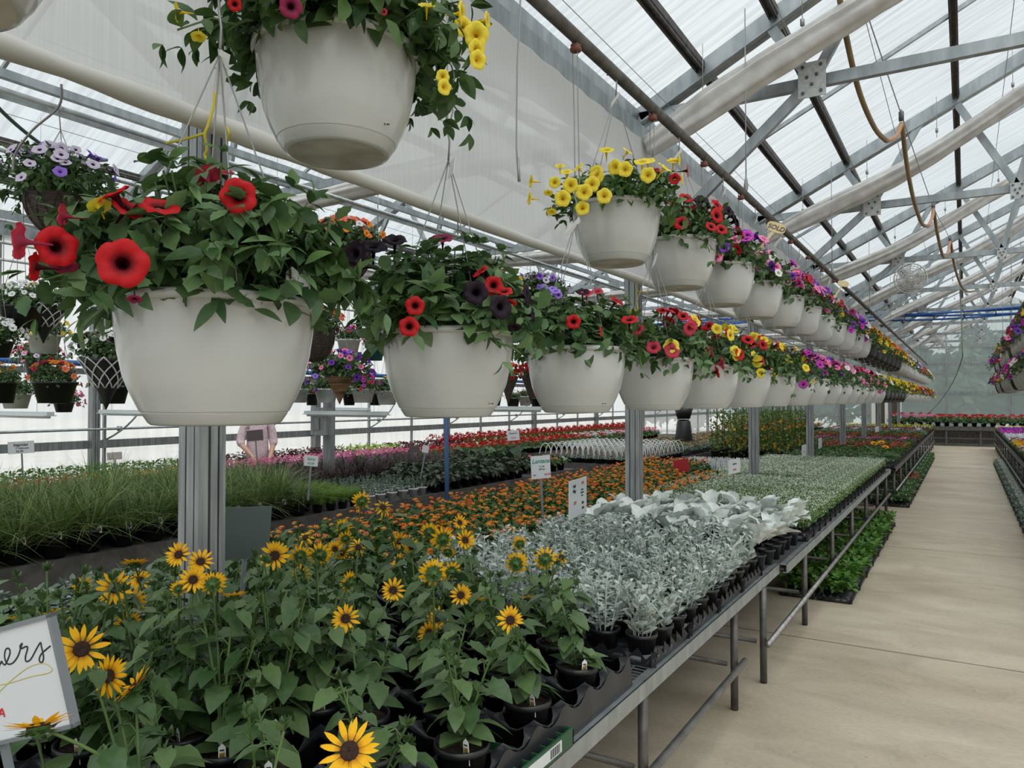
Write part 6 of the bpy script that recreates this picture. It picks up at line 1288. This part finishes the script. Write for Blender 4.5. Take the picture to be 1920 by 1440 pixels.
sign((1504, 1512), (835, 833, 857), (10.6, 11.2), [('$19.95', .5, .3, .2, RED_INK, 0)], 'narrow white sign at the back of the white flowers', drop=.2)
sign((1535, 1541), (822, 821, 842), (13.5, 13.9), [], 'narrow white sign among the leafy greens behind the blue stake', drop=.2)
sign((1641, 1648), (801, 799, 811), (19.5, 20), [], 'tiny white sign far down the bench', drop=.2)
sign((424, 510), (952, 949, 1050), (2.62, 2.74), [], 'grey-green back of a sign board beside the first post', BGREEN, .2)
sign((1262, 1290), (864, 859, 888), (9.0, 9.0), [], 'card with a red flower picture among white tags', mat('red_printed_card', (.40, .01, .015), .5), .15)
# near whiteboard with the handwritten plant name
t, w, hgt, Mw = sign((-175, 92), (1232, 1158, 1420), (1.46, 1.38), [], 'framed whiteboard with black handwriting cut off by the left edge', BOARD, .25, True, 'whiteboard', 'whiteboard')
Mi = np.linalg.inv(Mw)
def onboard(u, v):
    o, n_ = Mw[:3, 3], Mw[:3, 2]; r = ray(u, v); k = np.dot(o - CAM, n_) / np.dot(r, n_); q = CAM + r * k; q = Mi @ np.array([*q, 1]); return (q[0], q[1], .0015)
def stroke(pts, r, m, nm='handwriting'):
    P0 = np.array([onboard(u, v) for u, v in pts]); out = []
    for i in range(len(P0) - 1):
        p0, p1, p2, p3 = P0[max(i - 1, 0)], P0[i], P0[i + 1], P0[min(i + 2, len(P0) - 1)]
        for s in np.linspace(0, 1, 7)[:-1]: out.append(.5 * (2 * p1 + (p2 - p0) * s + (2 * p0 - 5 * p1 + 4 * p2 - p3) * s * s + (3 * p1 - p0 - 3 * p2 + p3) * s ** 3))
    a = Acc(); tube(a, out + [P0[-1]], r, 5); a.V = [v * [1, 1, .4] for v in a.V]; part(nm, a.mesh(nm, m), t)
W0 = [(-150, 1250), (-165, 1240), (-160, 1262), (-140, 1275), (-150, 1292), (-168, 1285)]
stroke(W0, .0016, INK)
stroke([(-128, 1262), (-125, 1282), (-110, 1282), (-106, 1262), (-102, 1282), (-90, 1278), (-86, 1260), (-76, 1262), (-72, 1280), (-60, 1272), (-50, 1235), (-56, 1228), (-60, 1280), (-48, 1276), (-40, 1230), (-46, 1226), (-46, 1278), (-36, 1260), (-28, 1262), (-30, 1278), (-20, 1272), (-14, 1256), (-10, 1274), (0, 1246), (5, 1240)], .0016, INK)
stroke([(-4, 1250), (2, 1243), (3, 1240), (8, 1246), (12, 1243), (19, 1225), (17, 1216), (11, 1218), (9, 1232), (14, 1244), (24, 1243), (34, 1230), (40, 1212), (42, 1206), (38, 1211), (40, 1216), (50, 1212), (52, 1216), (48, 1232), (50, 1240), (58, 1236), (68, 1218), (76, 1205), (78, 1212), (82, 1232), (79, 1242), (74, 1238), (78, 1226), (95, 1211)], .0016, INK)
YS = mat('yellow_marker', (.62, .52, .16), .6)
stroke([(-60, 1360), (-20, 1320), (0, 1296), (30, 1268), (60, 1248), (85, 1244), (98, 1254), (90, 1262), (60, 1268), (20, 1280), (-30, 1290)], .0010, YS)
stroke([(-2, 1345), (2, 1332), (5, 1330), (9, 1344)], .002, RED_INK); stroke([(-1, 1338), (9, 1338)], .002, RED_INK)

# ------------------------------------------------------------------ fans, hoses, cords, lights
FANW = mat('white_fan_wire', (.55, .55, .53), .5)
def fan(u, v, Y, label, D=.42):
    c = PY(u, v, Y); t = empty('circulation_fan', tuple(c), label, 'fan'); d = nrm(CAM - c + np.array([1.6, 0, .2])); X = nrm(np.cross([0, 0, 1], d)); Yv = np.cross(d, X); R = D / 2; t.matrix_local = Matrix(((X[0], Yv[0], d[0], c[0]), (X[1], Yv[1], d[1], c[1]), (X[2], Yv[2], d[2], c[2]), (0, 0, 0, 1)))
    a = Acc()
    for sg in (1, -1):
        for r in np.linspace(.2, 1, 6): tube(a, [(R * r * math.cos(q), R * r * math.sin(q), sg * .06 * (1.25 - r * r)) for q in np.linspace(0, 6.2832, 33)], .0032 if r < .99 else .008, 4, 0, False)
        for k in range(24): q = k * math.pi / 12; tube(a, [(R * r * math.cos(q), R * r * math.sin(q), sg * .06 * (1.25 - r * r)) for r in (.15, .5, .8, 1)], .0022, 4)
    part('cage', a.mesh('cage', FANW), t); a = Acc()
    for k in range(4):
        q = k * math.pi / 2 + .4; V = []
        for r in (.18, .5, .85):
            for e in (-.38, .38): V.append((R * r * math.cos(q + e * (.6 + .5 * r)), R * r * math.sin(q + e * (.6 + .5 * r)), e * .07))
        b = Acc(); b.add(V + [(x, y, z + .003) for x, y, z in V], [(0, 1, 3, 2), (2, 3, 5, 4), (8, 9, 7, 6), (10, 11, 9, 8), (0, 2, 8, 6), (2, 4, 10, 8), (1, 7, 9, 3), (3, 9, 11, 5), (4, 5, 11, 10), (0, 6, 7, 1)]); part('blade', b.mesh('blade', FANW), t)
    a = Acc(); lathe(a, [(0, -.09), (.06, -.09), (.07, .0), (.05, .065), (0, .07)], 14); part('motor', a.mesh('motor', FANW), t)
    a = Acc(); Mi_ = np.linalg.inv(np.array([[X[0], Yv[0], d[0], c[0]], [X[1], Yv[1], d[1], c[1]], [X[2], Yv[2], d[2], c[2]], [0, 0, 0, 1]])); top = Mi_ @ np.array([c[0], min(TR, key=lambda q: abs(q - c[1])) - .02, 3.73, 1]); tube(a, [(0, 0, -.07), (0, R * .5, -.09), top[:3]], .012, 6); part('bracket', a.mesh('bracket', GALV), t)
fan(1707, 522, 12.0, 'white wire-cage fan hanging from the truss over the aisle, nearer one'); fan(1765, 642, 27.0, 'white wire-cage fan far down the aisle near the end wall', .44)
t = empty('hose_bundle', (0, 19.7, 3.72), 'bundle of blue hoses strung across the house under the trusses', 'hose')
for k in range(4):
    a = Acc(); tube(a, [(x, 19.7 + .03 * (k % 2) + .02 * math.sin(x * 1.1 + k), 3.70 - .035 * k + .04 * math.sin(x * .8 + k * 1.7) - .05 * math.cos(x * .55)) for x in np.arange(-9.0, 5.0, .2)], .022, 8); part('hose', a.mesh('hose', BLUE, (0, 19.7, 3.72)), t)
a = Acc()
for x in np.arange(-8.4, 4.8, .6): lathe(a, [(.05, -.01), (.06, 0), (.05, .01)], 8, 0, (0, 0, 0)); a.V[-1] = np.stack([a.V[-1][:, 2] + x, a.V[-1][:, 0] + 19.71, a.V[-1][:, 1] * 1.3 + 3.64 - .05 * math.cos(x * .55)], 1)
part('ties', a.mesh('ties', POTB, (0, 19.7, 3.72)), t)
HOSE = mat('ochre_hose', (.16, .10, .035), .5, 0, (.24, .15, .06), 5); ORG = mat('orange_hose_sleeve', (.42, .22, .12), .5)
def pxtube(pts, r, n=8, m=0, a=None):
    a = a or Acc(); Q = np.array([P(*p) for p in pts]); out = []
    for i in range(len(Q) - 1):
        p0, p1, p2, p3 = Q[max(i - 1, 0)], Q[i], Q[i + 1], Q[min(i + 2, len(Q) - 1)]
        for s in np.linspace(0, 1, 6)[:-1]: out.append(.5 * (2 * p1 + (p2 - p0) * s + (2 * p0 - 5 * p1 + 4 * p2 - p3) * s * s + (3 * p1 - p0 - 3 * p2 + p3) * s ** 3))
    tube(a, out + [Q[-1]], r, n, m); return a
o = tuple(P(1690, 215, 5.89)); t = empty('festoon_hose', o, 'ochre water hose hanging in loops from a cable over the aisle', 'hose')
L_ = [[(1566, -90, 4.4), (1575, 0, 4.6), (1590, 85, 4.8), (1612, 175, 5.1), (1640, 240, 5.45), (1662, 264, 5.65)], [(1662, 264, 5.65), (1680, 256, 5.8), (1690, 232, 5.89)], [(1692, 236, 5.9), (1699, 300, 6.3), (1712, 370, 7.0), (1728, 418, 7.8), (1740, 424, 8.3)], [(1740, 424, 8.3), (1748, 408, 8.6), (1750, 390, 8.7)],
      [(1751, 395, 8.75), (1758, 440, 9.1), (1768, 480, 9.8), (1776, 478, 10.2)], [(1776, 478, 10.2), (1779, 466, 10.4), (1781, 452, 10.5)], [(1783, 456, 10.6), (1790, 500, 11.4), (1802, 535, 12.6), (1815, 547, 13.5), (1830, 545, 14.2)]]
for i, q in enumerate(L_): part('hose_loop', pxtube(q, .018).mesh('hose_loop', ORG if i in (1, 3, 5) else HOSE, o), t)
a = pxtube([(1560, -170, 4.4), (1617, 0, 4.75), (1690, 215, 5.89), (1750, 388, 8.7), (1781, 450, 10.5), (1800, 520, 14.2), (1806, 600, 24)], .004, 5); part('cable', a.mesh('cable', WIRE, o), t)
for u, v, zc in ((1690, 222, 5.89), (1750, 389, 8.7), (1781, 450, 10.5)):
    a = Acc(); p = P(u, v, zc); box(a, p - .018, p + [.018, .018, .05]); tube(a, [p + [0, 0, -.01], p + [0, 0, .07]], .006, 6); part('cable_clip', a.mesh('cable_clip', BOLT, o), t)
a = pxtube([(1800, 505, 14), (1800, 545, 14), (1803, 600, 14), (1805, 668, 14)], .012, 6); solo('hanging_strap', a.mesh('hanging_strap', mat('pale_green_strap', (.22, .25, .18), .7), P(1800, 505, 14)), tuple(P(1800, 505, 14)), 'pale strap hanging straight down over the far aisle', 'strap')
a = pxtube([(1805, 668, 14), (1790, 710, 16), (1766, 748, 20), (1742, 775, 24)], .008, 6); solo('pull_cord', a.mesh('pull_cord', mat('grey_green_cord', (.14, .17, .14), .7), P(1805, 668, 14)), tuple(P(1805, 668, 14)), 'slack cord slanting from the strap to the far benches', 'cord')
a = pxtube([(-30, 165, 5.2), (0, 205, 5.3), (50, 250, 5.5), (100, 285, 5.8), (140, 302, 6.0), (200, 300, 6.4)], .014, 8); solo('green_conduit', a.mesh('green_conduit', mat('dull_green_hose', (.06, .11, .10), .5), P(0, 205, 5.3)), tuple(P(0, 205, 5.3)), 'dull green hose sagging above the lilac basket at upper left', 'hose')
a = pxtube([(115, 158, 1.87), (110, 200, 1.9), (60, 245, 1.95), (28, 290, 2.0), (24, 320, 2.0)], .003, 6); solo('grey_cable', a.mesh('grey_cable', WIRE, P(115, 158, 1.87)), tuple(P(115, 158, 1.87)), 'thin grey cable curving below the curtain roll at upper left', 'cable')
LAMP = mat('white_lamp_housing', (.58, .62, .62), .4)
for i, (u0, u1, v, Y) in enumerate(((-60, 95, 773, 3.9), (190, 330, 771, 4.9), (574, 726, 773, 6.3), (600, 692, 766, 8.8), (845, 1016, 764, 7.6))):
    p, q = PY(u0, v, Y), PY(u1, v, Y); q[2] = p[2]; t = empty('strip_light', tuple(p), 'unlit white strip light over the left bay benches, %s from the left' % ordw((1, 2, 3, 4, 5)[i]), 'light fixture', 'strip lights over the left bay'); o = tuple(p)
    a = Acc(); beam(a, p, q, .07, .035); box(a, p + [0, -.06, -.025], q + [0, .06, -.017]); part('housing', a.mesh('housing', LAMP, o, False), t)
    a = Acc(); tube(a, [p + [.02, 0, -.035], q + [-.02, 0, -.035]], .013, 8); part('lamp_tube', a.mesh('lamp_tube', mat('lamp_tube_glass', (.75, .77, .77), .2), o), t)
    for s in (.15, .85):
        a = Acc(); c = p + (q - p) * s; tube(a, [c, (c[0], c[1], roofz(c[0]) + .05)], .002, 4); part('hanger_wire', a.mesh('hanger_wire', WIRE, o), t)
# rope, blue stakes, thermometer wire
YR = mat('yellow_rope', (.55, .46, .03), .7)
a = pxtube([(403, 163, 2.19), (400, 200, 2.18), (390, 235, 2.17), (384, 252, 2.17), (388, 280, 2.19), (384, 292, 2.2), (396, 310, 2.2), (400, 330, 2.2)], .0045, 6); pxtube([(384, 250, 2.17), (350, 260, 2.19), (312, 268, 2.25)], .004, 6, 0, a); pxtube([(424, 238, 2.2), (430, 250, 2.2), (426, 264, 2.22)], .004, 6, 0, a)
solo('yellow_rope', a.mesh('yellow_rope', YR, P(403, 163, 2.19)), tuple(P(403, 163, 2.19)), 'yellow rope tied round the curtain roll at the first post', 'rope')
a = pxtube([(1196, 512, 5.2), (1194, 560, 5.2), (1198, 590, 5.2)], .004, 6); pxtube([(1192, 545, 5.2), (1214, 548, 5.2)], .004, 6, 0, a); solo('yellow_rope', a.mesh('yellow_rope', YR, P(1196, 512, 5.2)), tuple(P(1196, 512, 5.2)), 'yellow rope tied at the second post behind the pots', 'rope')
for i, (u, v0, zc) in enumerate(((1519, 755, 15.2),)):
    p = P(u, v0, zc); a = Acc(); tube(a, [(p[0], p[1], .6), (p[0], p[1], 1.85)], .035, 8); solo('blue_pipe', a.mesh('blue_pipe', mat('bright_blue_pipe', (.01, .22, .50), .4), (p[0], p[1], .6)), (p[0], p[1], .6), 'bright blue upright pipe beside the fourth post', 'pipe')
p = P(840, 800, 8.0); a = Acc(); tube(a, [(p[0], p[1], 0), (p[0] - .03, p[1], 1.75)], .025, 8); solo('blue_pipe', a.mesh('blue_pipe', mat('dull_blue_pipe', (.03, .09, .20), .5), (p[0], p[1], 0)), (p[0], p[1], 0), 'dull blue upright pipe in front of the red geraniums', 'pipe')
p = P(617, 795, 8.9); t = empty('control_box', (p[0], p[1], 0), 'grey electrical box on a short post in the left bay', 'box'); a = Acc(); box(a, (-.05, -.05, 0), (.05, .05, 1.75)); part('post', a.mesh('post', POST, smooth=False), t); a = Acc(); box(a, (-.13, -.17, 1.24), (.13, -.05, 1.56)); box(a, (-.1, -.19, 1.3), (.02, -.17, 1.44)); part('box', a.mesh('box', POST, smooth=False), t)
p = P(1282, 800, 15.5); t = empty('draped_stand', (p[0], p[1], 0), 'black draped stand with a small black pot on top, left of the vines', 'stand'); a = Acc(); lathe(a, [(.16, .55), (.2, .7), (.17, .95), (.14, 1.2), (.10, 1.24), (0, 1.25)], 12); part('drape', a.mesh('drape', POTB), t); a = Acc(); tube(a, [(0, 0, 0), (0, 0, .8)], .03); part('stand_leg', a.mesh('stand_leg', LEGM), t); a = Acc(); lathe(a, [(0, 1.26), (.13, 1.26), (.2, 1.5), (.18, 1.5)], 14); part('pot', a.mesh('pot', POTB), t)
# ------------------------------------------------------------------ the person by the left wall
def skinned(name, nodes, edges, mats, sub=2, root=0):
    me = bpy.data.meshes.new(name); me.from_pydata([n[:3] for n in nodes], edges, []); o = bpy.data.objects.new(name, me); COL.objects.link(o)
    o.modifiers.new('skin', 'SKIN'); sv = me.skin_vertices[0].data
    for i, n in enumerate(nodes): sv[i].radius = (n[3], n[4] if len(n) > 4 else n[3]); sv[i].use_root = (i == root)
    s = o.modifiers.new('sub', 'SUBSURF'); s.levels = sub; s.render_levels = sub
    dg = bpy.context.evaluated_depsgraph_get(); r = bpy.data.meshes.new_from_object(o.evaluated_get(dg)); r.name = name; bpy.data.objects.remove(o)
    r.materials.clear()
    for m in mats: r.materials.append(m)
    r.polygons.foreach_set('use_smooth', np.ones(len(r.polygons), bool)); return r
SKIN = mat('skin', (.52, .29, .20), .5, 0, (.56, .32, .23), 6); HAIRM = mat('brown_hair', (.09, .05, .03), .6, 0, (.15, .09, .05), 40, .4, (1, 1, .2)); JEAN = mat('dark_trousers', (.05, .055, .07), .8)
BLOUSE = mat('pink_patterned_blouse', (.58, .40, .44), .8, 0, (.72, .60, .62), 45)
pp = P(483, 830, 10.0); t = empty('person', (pp[0], pp[1], 0), 'person in a pink patterned blouse reaching down to plants by the left wall', 'person'); t.rotation_euler = (0, 0, math.radians(55))
# local frame: +x is the person's left, -y is the way the person faces
N = [(0, 0, .90, .13, .10), (0, .01, 1.05, .115, .09), (0, 0, 1.22, .135, .10), (0, .01, 1.33, .09, .07), (0, -.005, 1.385, .050, .052), (0, -.03, 1.435, .070, .075), (0, -.03, 1.515, .088, .105), (0, -.02, 1.575, .072, .088),
     (.165, .01, 1.315, .052), (.205, .0, 1.08, .040), (.15, -.18, .92, .032), (.13, -.24, .88, .024), (-.165, .01, 1.315, .052), (-.225, -.02, 1.08, .040), (-.13, -.22, .97, .032), (-.10, -.28, .93, .024),
     (.09, 0, .84, .085), (.095, -.01, .48, .056), (.10, .02, .10, .038), (.10, -.10, .035, .034), (-.09, 0, .84, .085), (-.095, -.01, .48, .056), (-.10, .02, .10, .038), (-.10, -.10, .035, .034)]
E = [(0, 1), (1, 2), (2, 3), (3, 4), (4, 5), (5, 6), (6, 7), (3, 8), (8, 9), (9, 10), (10, 11), (3, 12), (12, 13), (13, 14), (14, 15), (0, 16), (16, 17), (17, 18), (18, 19), (0, 20), (20, 21), (21, 22), (22, 23)]
for side, w, el in ((1, 11, 10), (-1, 15, 14)):
    wp, ep = np.array(N[w][:3]), np.array(N[el][:3]); d = nrm(wp - ep); s = nrm(np.cross(d, [0, 0, 1])); up = np.cross(s, d)
    palm = len(N); N.append((*(wp + d * .045), .026, .014)); E.append((w, palm))
    for k, (off, L) in enumerate(((-.028, .062), (-.010, .072), (.010, .068), (.027, .055))):
        b = wp + d * .07 + s * off; m_ = b + d * L * .5 - up * .006; e = b + d * L - up * .024; i0 = len(N); N += [(*b, .0085), (*m_, .008), (*e, .0065)]; E += [(palm, i0), (i0, i0 + 1), (i0 + 1, i0 + 2)]
    th = wp + d * .03 + s * .035 * side; i0 = len(N); N += [(*th, .010), (*(th + d * .04 + s * .02 * side - up * .012), .008)]; E += [(palm, i0), (i0, i0 + 1)]
part('body', skinned('body', N, E, [SKIN]), t)
BN = [(0, 0, .76, .19, .15), (0, .01, 1.03, .145, .112), (0, 0, 1.21, .155, .118), (0, .01, 1.325, .105, .085), (.165, .01, 1.32, .066), (.205, 0, 1.10, .062), (.195, -.06, 1.03, .055), (-.165, .01, 1.32, .066), (-.225, -.02, 1.10, .062), (-.20, -.09, 1.04, .055), (0, .005, 1.385, .085, .08)]
part('blouse', skinned('blouse', BN, [(0, 1), (1, 2), (2, 3), (3, 4), (4, 5), (5, 6), (3, 7), (7, 8), (8, 9), (3, 10)], [BLOUSE]), t)
TN = [(0, 0, .94, .15, .12), (.09, 0, .82, .095), (.096, -.01, .48, .068), (.10, .02, .12, .058), (-.09, 0, .82, .095), (-.096, -.01, .48, .068), (-.10, .02, .12, .058)]
part('trousers', skinned('trousers', TN, [(0, 1), (1, 2), (2, 3), (0, 4), (4, 5), (5, 6)], [JEAN]), t)
a = Acc(); V = []; nu, nv = 24, 14
for i in range(nv + 1):
    for j in range(nu):
        q = 2 * math.pi * j / nu; back = (.5 + .5 * math.sin(q)) ** .55; lo = .95 + 1.2 * back; f = lo * i / nv; V.append((.086 * math.sin(f) * math.cos(q), -.018 + .102 * math.sin(f) * math.sin(q), 1.53 + .108 * math.cos(f) - .06 * back * max(0, f - 1.6)))
a.add(V, [(i * nu + j, i * nu + (j + 1) % nu, (i + 1) * nu + (j + 1) % nu, (i + 1) * nu + j) for i in range(nv) for j in range(nu)]); tube(a, [(0, .07, 1.50), (0, .10, 1.45), (0, .095, 1.36), (0, .085, 1.30)], [.02, .028, .022, .008], 8)
part('hair', a.mesh('hair', HAIRM), t)
a = Acc()
for sx in (-.027, .027): lathe(a, [(0, -.004), (.010, -.003), (.012, 0), (.008, .003), (0, .004)], 10); v = a.V[-1]; a.V[-1] = np.stack([v[:, 0] + sx, v[:, 2] * 2 - .112, v[:, 1] * .6 + 1.53], 1)
part('eyes', a.mesh('eyes', mat('eye_white_and_iris', (.05, .035, .03), .3)), t)
a = Acc(); tube(a, [(0, -.108, 1.528), (0, -.128, 1.505), (0, -.112, 1.495)], [.006, .011, .008], 8); part('nose', a.mesh('nose', SKIN), t)
a = Acc(); tube(a, [(-.022, -.098, 1.467), (0, -.108, 1.468), (.022, -.098, 1.467)], [.003, .006, .003], 6); part('mouth', a.mesh('mouth', mat('lip', (.42, .12, .11), .5)), t)
a = Acc(); 
for sx in (-.076, .076): tube(a, [(sx, -.02, 1.535), (sx * 1.1, -.01, 1.515), (sx, -.02, 1.495)], [.006, .011, .006], 7)
part('ears', a.mesh('ears', SKIN), t)
